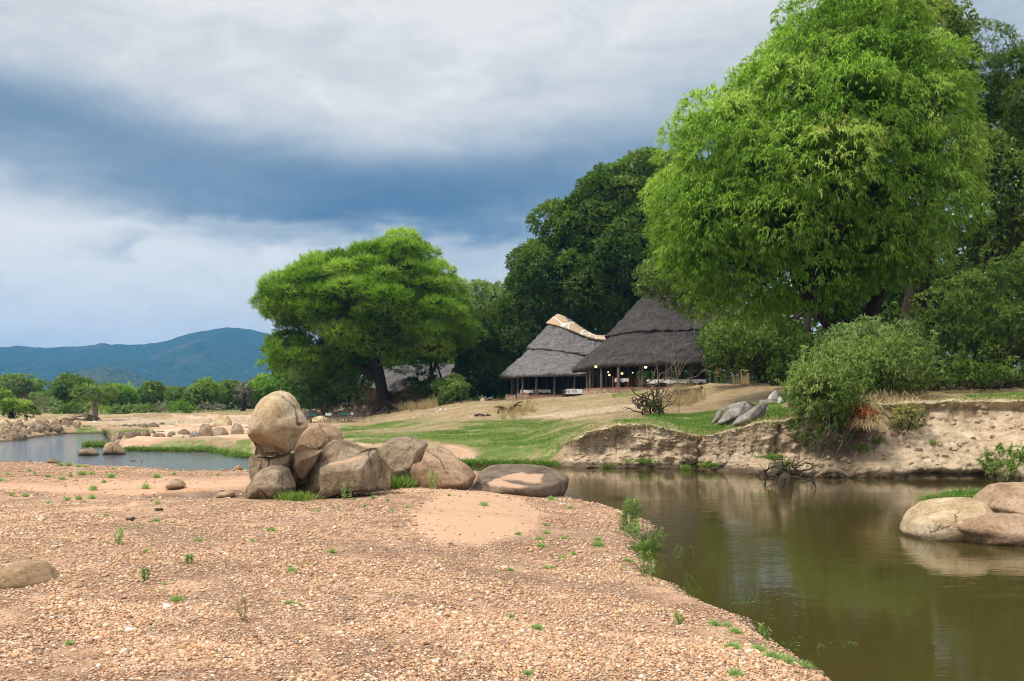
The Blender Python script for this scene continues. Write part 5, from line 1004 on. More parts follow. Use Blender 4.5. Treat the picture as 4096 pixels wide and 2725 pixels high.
def build_far_trees():
    Z = (0, 1450, .263); Y0 = 190
    def ft(label, poly, Y, mat, trunk=None, lobe=1.7, nl=None, style='far', seed=0, group="trees beyond the river", dens=3.0, name="far_tree", cat="tree", thick=None, limbs=6, sub=None, bark=None, bright=0):
        Wp = np.array([W(a, b, Y) for a, b in poly]); w = np.ptp(Wp[:, 0]); h = np.ptp(Wp[:, 2]); nl = nl or int(w*h/(lobe*lobe)*1.3)+4
        u0 = np.mean([p[0] for p in poly]); x0 = (u0-CX)/F*Y; zb = Hfar(u0, Y)[0]; vb = HZ+(CAMZ-zb)/Y*F
        vm = np.mean([p[1] for p in poly])
        tk = trunk or (u0, .22); P = trunk_path([(tk[0], vb+2, 0), (tk[0]+2, (vb+vm)/2, 0), (tk[0], vm, 0)], Y, [tk[1]*1.3, tk[1], tk[1]*.6])
        return tree(name, W(tk[0], vb, Y), [P], [dict(poly=poly, Y=Y, thick=thick or w*.38, lobe=lobe, nl=nl, style=style, mat=mat, seed=seed, dens=dens, inset=.4, sub=sub or dict(L=.6, W=.24), bright=bright)], label, cat, group, limbs=limbs, limb_r=.12 if not trunk else trunk[1]*.4, seed=seed, bark=bark)
    E = lambda x0, x1, y0, y1: T(*Z, ell(x0, x1, y0, y1))
    ft("grey baobab-like tree with thick pale trunk and flat airy crown at the far left", T(*Z, [(0, 430), (60, 360), (150, 340), (170, 260), (300, 220), (450, 215), (560, 240), (620, 310), (720, 340), (740, 400), (600, 440), (420, 470), (250, 480), (60, 470)]), 190, ML['pale'], (103, 1.1), 1.5, style='far', seed=50, dens=2.0, limbs=26, bark=M_BARKL)
    ft("flat-topped light acacia right of the far baobab-like tree", T(*Z, [(500, 560), (560, 500), (680, 470), (780, 480), (880, 540), (860, 590), (700, 590), (560, 610)]), 185, ML['pale'], (173, .5), 1.3, seed=51, dens=3, limbs=10)
    ft("dark green tall tree with forked dark trunk on the far left", T(*Z, [(780, 330), (830, 280), (940, 290), (1040, 260), (1150, 250), (1260, 255), (1310, 330), (1310, 420), (1250, 480), (1180, 520), (1160, 600), (1000, 610), (880, 590), (860, 450)]), 185, ML['dark'], (306, .4), 1.8, seed=52, dens=4, limbs=10, bright=.15)
    ft("light green round trees behind the far baobab-like tree", E(-60, 340, 440, 640), 200, ML['lime'], None, 1.8, seed=53); 
    ft("small feathery tree rising above the left edge of the far wood", E(-10, 150, 265, 350), 195, ML['silver'], None, 1.1, seed=54)
    ft("bright bush-like tree left of the dark forked tree", E(400, 620, 460, 620), 200, ML['lime'], None, 1.8, seed=55)
    ft("broad dark green tree reaching down to the left shore", T(*Z, [(40, 700), (100, 600), (180, 550), (300, 580), (420, 640), (450, 720), (500, 830), (400, 840), (250, 800), (130, 820), (30, 870), (0, 800)]), 124, ML['far'], (45, .35), 1.2, style='acacia', seed=56, dens=5, sub=dict(L=.5, W=.12))
    ft("pale airy tree with bare upright trunk and washed-out roots", T(*Z, [(1210, 480), (1260, 400), (1380, 360), (1520, 360), (1620, 400), (1700, 470), (1680, 620), (1560, 640), (1480, 700), (1350, 700), (1300, 640), (1220, 590)]), 118, ML['pale'], (380, .3), 1.0, style='acacia', seed=57, dens=2.6, limbs=30, bark=M_BARKL, thick=3, sub=dict(L=.5, W=.1))
    ft("yellow-green tree right of the bare-trunked one", E(1600, 1900, 320, 560), 200, ML['pale'], None, 1.8, seed=58)
    ft("most vivid green round tree of the far wood", E(1690, 1960, 440, 650), 185, ML['lime'], None, 1.7, seed=59, dens=4)
    ft("mid green tree right of the vivid round one", E(1880, 2080, 380, 640), 205, ML['far'], None, 1.8, seed=60)
    ft("wide pale tree in the middle of the far wood", E(2000, 2360, 440, 680), 195, ML['far'], None, 1.9, seed=61, bright=.15)
    for i, (u0, u1, v0, v1, m, l, Yy) in enumerate([(583, 665, 1542, 1630, 'bush', "dark round tree in the middle of the far wood", 190), (650, 750, 1553, 1632, 'pale', "light tree left of the biggest round one in the far wood", 200), (741, 885, 1530, 1632, 'far', "biggest round tree of the far wood with short trunk", 172), (862, 955, 1545, 1630, 'bush', "tree right of the biggest round one in the far wood", 178),
                                               (1018, 1195, 1508, 1625, 'lime', "rounded fresh green tree behind the top of the egg-shaped boulder", 165), (985, 1060, 1530, 1625, 'grey', "bare grey-green twiggy tree left of the rounded fresh one", 185), (1100, 1230, 1540, 1630, 'far', "tree between the fresh round one and the hut grove", 180), (690, 745, 1575, 1640, 'silver', "small silver-green tree low in the far wood", 165),
                                               (-120, 20, 1560, 1660, 'far', "tree cut by the left edge of the photo", 170)]):
        ft(l, ell(u0, u1, v0, v1), Yy, ML[m], None, 1.7, seed=70+i, dens=3.6)
    ft("thin grey tree with straight dark trunk right of the far wood", ell(955, 1000, 1552, 1602), 160, ML['grey'], (973, .35), 1.0, seed=80, dens=1.8, limbs=14)
    # shrubs along the far bank
    S = [(470, 740, 630, 850, 'grey', "bare grey twiggy shrub with a dark hollow on the far bank"), (720, 880, 600, 760, 'silver', "silver shrub behind the bare grey one"), (860, 1060, 690, 870, 'silver', "dark feathery shrub on the brown bank"), (1040, 1200, 650, 810, 'dark', "darkest shrub of the far bank"), (1170, 1340, 650, 820, 'silver', "grey-green shrub left of the washed-out roots"),
         (1500, 1620, 710, 820, 'lime', "small bright shrub right of the bare trunk"), (1720, 1880, 640, 790, 'silver', "silver-green shrub in the middle of the far bank"), (1880, 2130, 640, 800, 'pale', "wide pale shrub in the middle of the far bank"), (1820, 1940, 740, 860, 'bush', "bush hanging over the far bank edge"), (2100, 2300, 640, 800, 'pale', "pale shrub with visible stems on the far bank"), (2200, 2400, 720, 870, 'bush', "green bush sitting in the far bank gap"),
         (2380, 2560, 650, 790, 'grey', "grey-green low shrub right of the bank gap"), (2440, 2640, 640, 760, 'pale', "light shrub below the biggest round far tree"), (2640, 2830, 640, 790, 'lime', "bright wide shrub below the biggest round far tree"), (2820, 2960, 660, 800, 'lime', "bright shrub right of the wide bright one"), (2960, 3060, 690, 800, 'silver', "small silver shrub at the right end of the far bank"), (3060, 3250, 640, 760, 'grey', "grey thorn scrub under the straight dark trunk"), (3230, 3450, 650, 760, 'grey', "grey thorn scrub beside the egg-shaped boulder"),
         (-80, 40, 700, 900, 'far', "dark shrub at the left edge of the far bank"), (1330, 1480, 650, 760, 'brown', "brownish shrub behind the bare trunk"), (560, 700, 560, 660, 'grey', "pale bare scrub behind the silver shrubs")]
    for i, (x0, x1, y0, y1, m, l) in enumerate(S):
        Yy = 140 if y1 > 780 else 150
        bush(T(*Z, ell(x0, x1, y0, y1+20)), Yy, l, ML[m], 500+i, 'far', group="shrubs on the far bank", dens=4, lobe=1.0, stems=6 if m == 'grey' else 3, sub=dict(L=.42, W=.12 if m != 'grey' else .05))
    # far-off wood that closes the view behind the single trees
    R = np.random.default_rng(77); n = 5200; u = R.uniform(-2600, 1500, n); Yy = R.uniform(215, 560, n); x = (u-CX)/F*Yy; h = R.uniform(1, 5.5, n)*(.8+.35*fbm(np.c_[x/30, Yy/30, 0*x], 2)); z = Hfar(u, Yy)+h*R.random(n)**.6
    V, Fq, tt = leaves(np.c_[x, Yy, z], nz(R.standard_normal((n, 3))+np.array([0, 0, .6])), 1.5, .8, 14, .9, .2, R, R.uniform(.2, .7, n), 0, False)
    tag(mesh_np("far_woodland", V, Fq, ML['far'], smooth=False, attrs={'tint': tt}), "far-off woodland reading as one green band below the hills", "woodland", kind='stuff')
    n = 9500; u = R.uniform(1100, 6500, n); Yy = R.uniform(135, 190, n); x = (u-CX)/F*Yy; z = Hfar(u, Yy)+R.uniform(0, 1, n)**1.5*np.where((u > 2650) & (u < 4200), 17, 8)
    V, Fq, tt = leaves(np.c_[x, Yy, z], nz(R.standard_normal((n, 3))+np.array([0, 0, .6])), .8, .4, 22, 1.1, .2, R, R.uniform(.1, .6, n), 0, False)
    tag(mesh_np("background_thicket", V, Fq, ML['dark'], smooth=False, attrs={'tint': tt}), "dark thicket closing the view behind the huts and pavilions", "thicket", kind='stuff')
build_far_trees()
# ------------------------------------------------------------------ lodge
def thatch_material(name, a, b, c):
    t = mat_new(name); at = t.attrc('rad'); s = t.node('ShaderNodeSeparateColor'); t.l.new(at, s.inputs[0])
    cb = t.node('ShaderNodeCombineXYZ'); t.l.new(t.mul(s.outputs[0], 110), cb.inputs[0]); t.l.new(t.mul(s.outputs[1], 9), cb.inputs[1])
    st = t.noise(cb.outputs[0], 1.0, 5, .7, .3); cb2 = t.node('ShaderNodeCombineXYZ'); t.l.new(t.mul(s.outputs[0], 30), cb2.inputs[0]); t.l.new(t.mul(s.outputs[1], 34), cb2.inputs[1])
    ly = t.noise(cb2.outputs[0], 1.0, 4, .6, .5); big = t.noise(t.pos, .5, 4, .6)
    col = t.ramp(t.add(t.mul(st, .5), t.mul(ly, .5)), [(.3, a), (.5, b), (.68, c)]); col = t.mix(t.mul(t.step(big, .4, .7), .35), col, a)
    principled(t, col, .95, t.add(t.mul(st, 1.0), ly), 1.0, .12, .1); return t.m
M_TH1 = thatch_material("thatch_grey", (.085, .080, .082), (.165, .157, .158), (.29, .278, .27))
M_TH_SHADED = thatch_material("thatch_shaded", (.030, .026, .026), (.060, .054, .053), (.11, .098, .093))  # same thatch made darker: the big tree's shade is put into the colour
M_POST = plain("post_wood", (.12, .10, .085), .9, .4, 5, .6, (4, 4, .5))
M_WOODR = plain("red_brown_wood", (.26, .085, .035), .6, .3, 8, .2)
M_WOODK = plain("dark_wood", (.06, .045, .035), .85, .3, 8, .3)
M_CLOTH = plain("white_cloth", (.78, .78, .76), .9, .05, 3, .15)
M_REED = plain("reed", (.33, .23, .10), .9, .45, 3, .6, (14, 14, .8))
M_REEDD = plain("dark_reed", (.06, .045, .03), .95, .4, 3, .6, (14, 14, .8))
M_FLOOR = plain("floor_screed", (.22, .13, .10), .8, .2, 2, .1)
def stone_wall_mat():
    t = mat_new("rubble_stone"); p = t.pos; v = t.node('ShaderNodeTexVoronoi', {'Scale': 3.4}); t.l.new(p, v.inputs[0]); e = t.node('ShaderNodeTexVoronoi', {'Scale': 3.4}, feature='DISTANCE_TO_EDGE'); t.l.new(p, e.inputs[0])
    s = t.node('ShaderNodeSeparateColor'); t.l.new(v.outputs['Color'], s.inputs[0]); n = t.noise(p, 12, 4, .6)
    c = t.ramp(s.outputs[0], [(0, (.34, .22, .13)), (.35, (.50, .34, .21)), (.6, (.55, .30, .18)), (.8, (.42, .36, .30)), (1, (.60, .44, .28))]); c = t.mix(t.mul(n, .4), c, (.30, .21, .14))
    m = t.step(e.outputs[0], .06, .03); c = t.mix(m, c, (.20, .165, .13)); principled(t, c, .9, t.mul(t.step(e.outputs[0], 0, .12), 1.0), .8, .04, .2); return t.m
M_STONE = stone_wall_mat(); M_COPE = plain("red_coping", (.36, .15, .12), .8, .2, 4, .2)
def lamp_mat():
    t = mat_new("lit_lantern"); e = t.node('ShaderNodeEmission', {'Strength': 2.6}); e.inputs[0].default_value = (1, .62, .25, 1); t.l.new(e.outputs[0], t.out.inputs[0]); return t.m
M_LAMP = lamp_mat()
def loft(name, eave, top, parent, mat, t0, t1, out0=0.0, sag=.06, rows=46, lip=.32, wave=0.0, seed=0, under=True, nz_=1.0):
    """thatch skin between an eave loop and a ridge loop; t0..t1 = part of the slope this course covers"""
    n = len(eave); ph = np.arange(n)/n; V, UVr = [], []
    c = (eave.mean(0)+top.mean(0))/2; d = eave-eave.mean(0); d[:, 2] = 0; d = nz(d)
    def P(t, off):
        p = eave*(1-t)+top*t; p = p.copy(); p[:, 2] -= np.sin(t*np.pi)*sag*np.linalg.norm(top-eave, axis=1); p += d*off[:, None] if np.ndim(off) else d*off; p[:, 2] += (off if np.ndim(off) else np.full(n, off))*.8; return p
    ts = np.linspace(t0, t1, rows)
    wv = wave*(np.abs(np.sin(ph*np.pi*40+2*vn(np.c_[ph*30, ph*0, ph*0+seed])))-.3)*(.6+.4*vn(np.c_[ph*55, ph*0, ph*0]))
    rows_ = []
    if under:
        q = P(min(t0+.10, .2) if t0 == 0 else t0+.05, -lip*.9+0*wv if t0 == 0 else 0*wv-.05); q[:, 2] -= lip*.55 if t0 == 0 else .0; rows_.append((q, t0))
    q = P(t0, out0-.06+0*wv); q[:, 2] -= lip+wv; rows_.append((q, t0))
    q = P(t0, out0+.05+0*wv); q[:, 2] -= lip*.55+wv; rows_.append((q, t0))
    for i, t in enumerate(ts):
        o = out0*(1-(t-t0)/(t1-t0))**.7 if out0 else 0.0
        q = P(t, o+0*wv); q[:, 2] -= (wv*max(0, 1-i/3)); 
        X = q*1.0; dsp = .09*fbm(X*np.array([1.3, 1.3, 2.6])+seed, 3)+.05*ridged(np.c_[ph*60, 0*ph+t*22, 0*ph+seed], 3); q = q+nz(d+np.array([0, 0, .7]))*dsp[:, None]*nz_
        rows_.append((q, t))
    V = np.vstack([r[0] for r in rows_]); A = np.vstack([np.c_[ph, np.full(n, r[1]), 0*ph] for r in rows_]); m = len(rows_)
    A[:, 0] = np.abs(A[:, 0]-.5)*2
    i, j = np.meshgrid(np.arange(m-1), np.arange(n), indexing='ij'); i, j = i.ravel(), j.ravel(); k = (j+1) % n
    return mesh_np(name, V, np.c_[i*n+j, i*n+k, (i+1)*n+k, (i+1)*n+j], mat, parent, True, {'rad': A})
def child(ob, root): ob.parent = root; ob.matrix_parent_inverse = Matrix.Translation(-root.location); return ob
def pole(m, x, y, z0, z1, r, seed=0):
    R = np.random.default_rng(int(abs(x*91+y*37+seed*7))); n = 6; p = np.c_[np.full(n, x), np.full(n, y), np.linspace(z0, z1, n)]+R.normal(0, .02, (n, 3)); p[0, 2] = z0; p[-1, 2] = z1
    m.tube(p, np.linspace(r*1.08, r*.9, n), 8, wob=.12)
K1 = (1900, 1150, .594)
def k1(x, y, Y): return W(1900+.594*x, 1150+.594*y, Y)
def build_lodge():
    n = 240; ph = np.arange(n)/n*2*np.pi+np.pi/2; ca, sa = np.cos(ph), np.sin(ph)
    def eave_loop(cx, cy, rx, ry, z0, tilt): 
        e = np.c_[cx+rx*ca, cy+ry*sa, z0+tilt*rx*ca]; e[:, 2] += .05*fbm(e*.5, 2); return e
    def ridge_loop(A, B, r):
        t = (ca+1)/2; p = A[None]*(1-t[:, None])+B[None]*t[:, None]; p[:, 1] += r*sa; p[:, 2] -= .0; return p
    # left pavilion
    Y = 111; pL = empty("thatched_pavilion", (k1(600, 700, Y)[0], Y, gz(k1(600, 700, Y)[0], Y)), "smaller grey thatched pavilion with pale giraffe-patterned ridge cap, left of the larger one", "pavilion")
    A, B = k1(560, 178, Y), k1(905, 318, Y); L0 = k1(165, 606, Y); cx = k1(610, 0, Y)[0]; rx = cx-L0[0]
    ev = eave_loop(cx, Y, rx, rx*.80, L0[2]+.30, .018); tp = ridge_loop(A, B, .42)
    tm = np.clip((tp[:, 0]-A[0])/(B[0]-A[0]), 0, 1); tp[:, 2] += -.55*np.sin(tm*np.pi)**1+.25*np.sin(tm*np.pi*2)
    child(loft("lower_thatch", ev, tp, None, M_TH1, 0, .60, 0, .05, lip=.30, seed=1), pL); child(loft("upper_thatch", ev, tp, None, M_TH1, .50, 1.0, .20, .05, lip=.13, wave=.15, seed=2), pL)
    # ridge cap
    t = mat_new("ridge_mortar"); v = t.node('ShaderNodeTexVoronoi', {'Scale': .62}, feature='DISTANCE_TO_EDGE'); t.l.new(t.pos, v.inputs[0]); nn = t.noise(t.pos, 6, 3, .6)
    c = t.mix(t.step(v.outputs[0], .05, .025), t.mix(nn, (.40, .27, .17), (.50, .36, .24)), (.62, .60, .56)); principled(t, c, .85, nn, .2, .02); 
    s = np.linspace(-.02, 1.02, 40); cen = A[None]*(1-s[:, None])+B[None]*s[:, None]; cen[:, 2] += -.55*np.sin(np.clip(s, 0, 1)*np.pi)+.25*np.sin(np.clip(s, 0, 1)*np.pi*2); V = []
    for i in range(40):
        for a in np.linspace(-1, 1, 13):
            wd = .62+.25*math.sin(s[i]*3.1)+.07*math.sin(i*1.1+a); V.append(cen[i]+np.array([(-.55 if s[i] < .12 else 0)*abs(a)*0, a*(wd+.35), .20-(a*a)*(wd*1.05)-.0+(-.25 if s[i] < 0 else 0)]))
    i, j = np.meshgrid(np.arange(39), np.arange(12), indexing='ij'); q = (i*13+j).ravel()
    child(loft("ridge_cap", ev, tp, None, t.m, .85, 1.0, .34, .05, rows=14, lip=.10, wave=.04, seed=9, under=False, nz_=.25), pL)
    gzl = gz(cx, Y); fl = k1(400, 722, Y-2)[2]
    m = MB(); m.disc((cx, Y, fl-.28), rx*.86, 60, rx*.70); V_ = np.vstack(m.V); child(m.build("floor", M_FLOOR), pL)
    for (px, dy) in [(248, -1.0), (262, .8), (288, -2.6), (320, -3.6), (362, 2), (414, -4.3), (535, -4.8), (670, -4.9), (628, 2.5), (760, 3), (840, 1), (480, 3.5)]:
        m = MB(); p = k1(px, 0, Y+dy); pole(m, p[0], Y+dy, fl-.5, L0[2]+(.25 if dy < 0 else 1.0), .13 if dy < 0 else .11); child(m.build("post", M_POST, smooth=True), pL)
    m = MB(); R = random.Random(3); x0, x1 = k1(360, 0, Y+4)[0], k1(1000, 0, Y+4)[0]; x = x0
    while x < x1: m.tube([(x, Y+4+R.uniform(-.02, .02), fl-.4), (x+R.uniform(-.03, .03), Y+4, L0[2]+.1+R.uniform(-.1, .1))], .035, 5); x += .075
    child(m.build("reed_wall", M_REEDD), pL)
    # larger pavilion
    Y2 = 101; xc = k1(1330, 0, Y2)[0]; xl = k1(655, 0, Y2)[0]; rx = xc-xl; zE = k1(0, 520, Y2)[2]
    pR = empty("thatched_pavilion", (xc, Y2, gz(xc, Y2)), "larger dark thatched pavilion with lit lanterns, partly hidden by the huge bright tree", "pavilion")
    A, B = k1(1215, -40, Y2), k1(1480, -75, Y2); ev = eave_loop(xc, Y2, rx, rx*.72, zE, .012); ev[:, 2] -= .30*np.clip((xl+2.5-ev[:, 0])/2.5, 0, 1); tp = ridge_loop(A, B, .3)
    child(loft("lower_thatch", ev, tp, None, M_TH_SHADED, 0, .52, 0, .05, lip=.36, seed=3), pR); child(loft("upper_thatch", ev, tp, None, M_TH_SHADED, .43, 1.0, .26, .06, lip=.16, wave=.16, seed=4), pR)
    m = MB(); m.tube([A+np.array([-.3, 0, .05]), (A+B)/2+np.array([0, 0, .12]), B+np.array([.3, 0, .05])], .32, 10); child(m.build("ridge_cap", bpy.data.materials["ridge_mortar"], smooth=True), pR)
    m = MB(); R = np.random.default_rng(4)
    for i in range(46):                                # loose straws on the thatch
        a = R.uniform(-2.6, -.5); tt = R.uniform(.05, .6); e = np.array([xc+rx*math.cos(a), Y2+rx*.72*math.sin(a), zE]); tpp = np.array([(A[0]+B[0])/2, Y2, A[2]]); p = e*(1-tt)+tpp*tt+np.array([0, -.12, -.02-.05*np.sin(tt*np.pi)*7.5]); d = R.normal(0, 1, 3)*np.array([.7, .05, .35]); m.tube([p-d*.5, p+np.array([0, -.05, .03]), p+d*.5], .012, 4)
    child(m.build("loose_straw", ML['straw']), pR)
    fl2 = k1(900, 672, Y2-5)[2]-.05
    m = MB(); m.disc((xc, Y2, fl2-.12), rx*.88, 60, rx*.64); child(m.build("floor", M_FLOOR), pR)
    for (px, dy, r) in [(755, -2.0, .11), (775, -3, .12), (797, -1.2, .09), (828, 3, .1), (850, -4.4, .13), (885, -2.5, .08), (912, 1.5, .09), (966, -5.6, .17), (955, 2, .09), (1022, 2, .12), (1036, 0, .10), (1046, 2.8, .12), (1078, 2, .09), (1112, -5.9, .09), (1126, -6.1, .15), (1222, -1, .26), (1250, 2, .15), (1292, -6.4, .20), (1372, 1, .14), (1400, 2.5, .12), (1452, -6.0, .22), (1510, 1, .15), (1560, -5.4, .16), (1600, -3, .14), (1650, -2, .15), (1180, 3, .09)]:
        p = k1(px, 0, Y2+dy); m = MB(); pole(m, p[0], Y2+dy, fl2-.3, zE+(.2 if dy < -2 else .9), r); child(m.build("post", M_POST, smooth=True), pR)
    m = MB(); R = random.Random(5); x0, x1 = k1(800, 0, Y2+4.6)[0], k1(1075, 0, Y2+4.6)[0]; x = x0
    while x < x1: m.tube([(x, Y2+4.6+R.uniform(-.02, .02), fl2-.1), (x+R.uniform(-.03, .03), Y2+4.6, zE+.3)], .035, 5); x += .075
    child(m.build("reed_wall", M_REEDD), pR)
    m = MB(); x0, x1 = k1(1175, 0, Y2+5)[0], k1(1460, 0, Y2+5)[0]; x = x0
    while x < x1: m.tube([(x, Y2+5, fl2-.1), (x+R.uniform(-.03, .03), Y2+5, k1(0, 575, Y2+5)[2]+R.uniform(-.12, .05))], .04, 5); x += .1 if R.random() < .8 else .3
    child(m.build("low_reed_wall", M_REED), pR)
    m = MB(); m.box((k1(1520, 0, Y2+3)[0], Y2+3, k1(0, 610, Y2+3)[2]), (1.5, .8, 1.1)); m.box((k1(1520, 0, Y2+3)[0], Y2+2.5, k1(0, 570, Y2+3)[2]), (1.6, .1, .1)); child(m.build("bar_counter", M_WOODK), pR)
    # stone walls (own things)
    def wall(pts, th, label, htop, hbot, cope=True):
        r = empty("stone_wall", (pts[0][0], pts[0][1], hbot[0]), label, "stone wall"); m = MB(); mc = MB(); P = np.array(pts, float); d = nz(np.gradient(P, axis=0)); nrm = np.c_[-d[:, 1], d[:, 0]]
        for mm, w, z0, z1 in ((m, th, np.array(hbot), np.array(htop)-.07), (mc, th+.08, np.array(htop)-.068, np.array(htop))):
            a, b = P-nrm*w/2, P+nrm*w/2; n_ = len(P); V = np.vstack([np.c_[a, z0], np.c_[b, z0], np.c_[b, z1], np.c_[a, z1]])
            Fs = [[k*n_+i, k*n_+i+1, ((k+1) % 4)*n_+i+1, ((k+1) % 4)*n_+i] for k in range(4) for i in range(n_-1)]+[[0, n_, 2*n_, 3*n_], [n_-1, 4*n_-1, 3*n_-1, 2*n_-1]]
            mm.put(V, np.array(Fs))
        child(m.build("wall_body", M_STONE), r); child(mc.build("coping", M_COPE), r)
    xs = np.linspace(750, 1330, 40); Yw = np.interp(xs, [750, 850, 1190, 1330], [95.0, 92.3, 91.1, 91.5]); top = np.array([k1(x, np.interp(x, [750, 850, 1190, 1330], [682, 676, 671, 670]), y)[2] for x, y in zip(xs, Yw)])
    P = [(k1(x, 0, y)[0], y) for x, y in zip(xs, Yw)]; P = [(P[0][0], 98)]+P; top = np.r_[top[0], top]; wall(P, .35, "curved stone terrace wall with red coping in front of the larger pavilion", top, [gz(*p)-.3 for p in P])
    xs = np.linspace(355, 592, 12); P = [(k1(x, 0, 103.4)[0], 103.4) for x in xs]; wall(P, .3, "low stone wall with red coping in front of the smaller pavilion", [k1(x, 723, 103.4)[2] for x in xs], [gz(*p)-.3 for p in P])
    for x0, x1, yt, lab in ((205, 274, 722, "squat stone pillar at the far left of the smaller pavilion"), (284, 361, 712, "stone pillar beside the low wall of the smaller pavilion")):
        P = [(k1(x, 0, 102.4)[0], 102.4) for x in (x0, x1)]; wall(P, .9, lab, [k1(0, yt, 102.4)[2]]*2, [gz(*p)-.4 for p in P])
    # lanterns
    for i, (x, y, Yl, r, lab) in enumerate([(815, 534, 96.6, .15, "lit round lantern under the left end of the larger eave"), (905, 590, 99, .11, "lit round lantern hanging lowest inside the larger pavilion"), (990, 580, 98, .12, "lit round lantern in the middle of the larger pavilion"), (897, 571, 101, .07, "faint narrow lantern deep inside the larger pavilion"), (1062, 575, 101, .06, "smallest faint lantern deep inside the larger pavilion"), (1149, 537, 95.5, .15, "lit round lantern under the middle of the larger eave"), (1562, 515, 95, .14, "orange lantern behind the creeper at the right of the larger eave"), (1677, 506, 95, .12, "orange lantern furthest right, in the creeper")]):
        p = k1(x, y, Yl); ob = empty("lantern", p, lab, "lantern", "lanterns of the lodge"); m = MB(); D, Fc = ico(2); m.put(D*r*np.array([1, 1, .85])+p, Fc); child(m.build("lamp_globe", M_LAMP, smooth=True), ob)
        m = MB(); m.tube([p+np.array([0, 0, r*.8]), p+np.array([0, 0, .9])], .008, 4); m.tube([p+np.array([0, 0, r*.75]), p+np.array([0, 0, r*.95])], .05, 8); child(m.build("cord", M_WOODK), ob)
    # furniture
    def table(c, w, d, h, lab, cloth=True):
        r = empty("dining_table", c, lab, "table"); m = MB()
        m.box(c+np.array([0, 0, h]), (w, d, .05)); child(m.build("table_top", M_WOODR), r)
        for sx in (-1, 1):
            for sy in (-1, 1): m = MB(); m.box(c+np.array([sx*(w/2-.08), sy*(d/2-.08), h/2-.02]), (.07, .07, h-.04)); child(m.build("leg", M_WOODR), r)
        if cloth:
            m = MB(); N = 40; loop = [(-w/2-.03+(w+.06)*i/N, -d/2-.03) for i in range(N)]+[(w/2+.03, -d/2-.03+(d+.06)*i/N) for i in range(N)]+[(w/2+.03-(w+.06)*i/N, d/2+.03) for i in range(N)]+[(-w/2-.03, d/2+.03-(d+.06)*i/N) for i in range(N)]; L_ = np.array(loop); k = len(L_)
            top = np.c_[L_, np.full(k, h+.032)]; rip = 1+.03*np.sin(np.arange(k)*.9); low = np.c_[L_*rip[:, None], h-.30-.06*np.sin(np.arange(k)*.35)]
            m.put(np.vstack([top, low, [[0, 0, h+.032]]])+c, [np.array([[i, (i+1) % k, k+(i+1) % k, k+i] for i in range(k)]), np.array([[i, (i+1) % k, 2*k] for i in range(k)])])
            ob = m.build("tablecloth", M_CLOTH, smooth=False); V0 = Vector(c); 
            tag(ob, "white cloth on "+lab.replace("long ", "the long ").replace("small ", "the small "), "tablecloth")
    def chair0(label):
        r = empty("dining_chair", (0, 0, 0), label, "chair", "dining chairs of the lodge")
        m = MB(); m.box((0, 0, .45), (.44, .44, .05)); m.build("seat", M_WOODR, r)
        m = MB(); m.box((0, .2, .93), (.42, .03, .09)); m.box((0, .2, .75), (.42, .03, .06))
        for q in (-.12, 0, .12): m.box((q, .2, .70), (.04, .022, .46))
        m.build("backrest", M_WOODR, r)
        for sx in (-1, 1):
            for sy, h in ((-1, .44), (1, 1.0)): m = MB(); m.box((sx*.2, sy*.2, h/2), (.045, .045, h)); m.build("leg", M_WOODR, r)
        return r
    f2 = fl2-.118; f1 = fl-.278
    tabs = [(np.array([k1(1290, 0, 94.8)[0], 94.8, f2+.02]), 3.6, .9, .82, "long dining table right of the stone wall in the larger pavilion"), (np.array([k1(1478, 0, 95.3)[0], 95.3, f2+.02]), 2.0, .9, .85, "dining table furthest right in the larger pavilion"), (np.array([k1(988, 0, 96)[0], 96, f2]), 1.2, .9, .98, "small dining table behind the stone wall of the larger pavilion"),
            (np.array([k1(455, 0, 108.5)[0], 108.5, f1]), 1.7, .9, .78, "dining table at the middle of the smaller pavilion"), (np.array([k1(350, 0, 107.8)[0], 107.8, f1]), 1.3, .9, .74, "dining table at the left of the smaller pavilion")]
    for t_ in tabs: table(*t_)
    c0 = chair0("red-brown dining chair at the left end of the small table in the larger pavilion"); first = True
    for (x, Yc, f, rz, lab) in [(942, 95.6, f2+.18, 1.57, None), (1025, 96.4, f2+.15, -1.4, "red-brown dining chair right of the small table in the larger pavilion"), (1050, 96.8, f2+.12, .2, "red-brown dining chair standing behind the small table"), (1085, 96.5, f2+.12, -.3, "red-brown dining chair left of the front posts"), (1140, 96, f2+.12, .1, "red-brown dining chair just right of the front post pair"), (1160, 95.6, f2+.1, .4, "red-brown dining chair beside the chair at the post pair"),
                           (1195, 95.5, f2+.1, 1.3, "red-brown dining chair at the left end of the long table"), (1262, 96.0, f2+.1, 0, "red-brown dining chair behind the left part of the long table"), (1345, 96.0, f2+.1, 0, "red-brown dining chair behind the right part of the long table"), (1415, 95.6, f2+.1, -1.3, "red-brown dining chair between the two right tables"), (1440, 96.4, f2+.1, 0, "red-brown dining chair behind the rightmost table"), (1500, 96.4, f2+.1, 0, "second red-brown dining chair behind the rightmost table"), (1545, 95.4, f2+.05, -1.5, "red-brown dining chair at the right end of the rightmost table"),
                           (378, 108.2, f1, -1.4, "red-brown dining chair between the tables of the smaller pavilion"), (425, 109.2, f1, .0, "red-brown dining chair behind the middle table of the smaller pavilion"), (480, 109, f1, -1.5, "red-brown dining chair right of the middle table of the smaller pavilion"), (520, 108.6, f1, -1.2, "red-brown dining chair near the sofa in the smaller pavilion")]:
        p = (k1(x, 0, Yc)[0], Yc, f)
        if first: c0.location = p; c0.rotation_euler.z = rz; first = False
        else: copy_tree(c0, p, rz, None, lab)
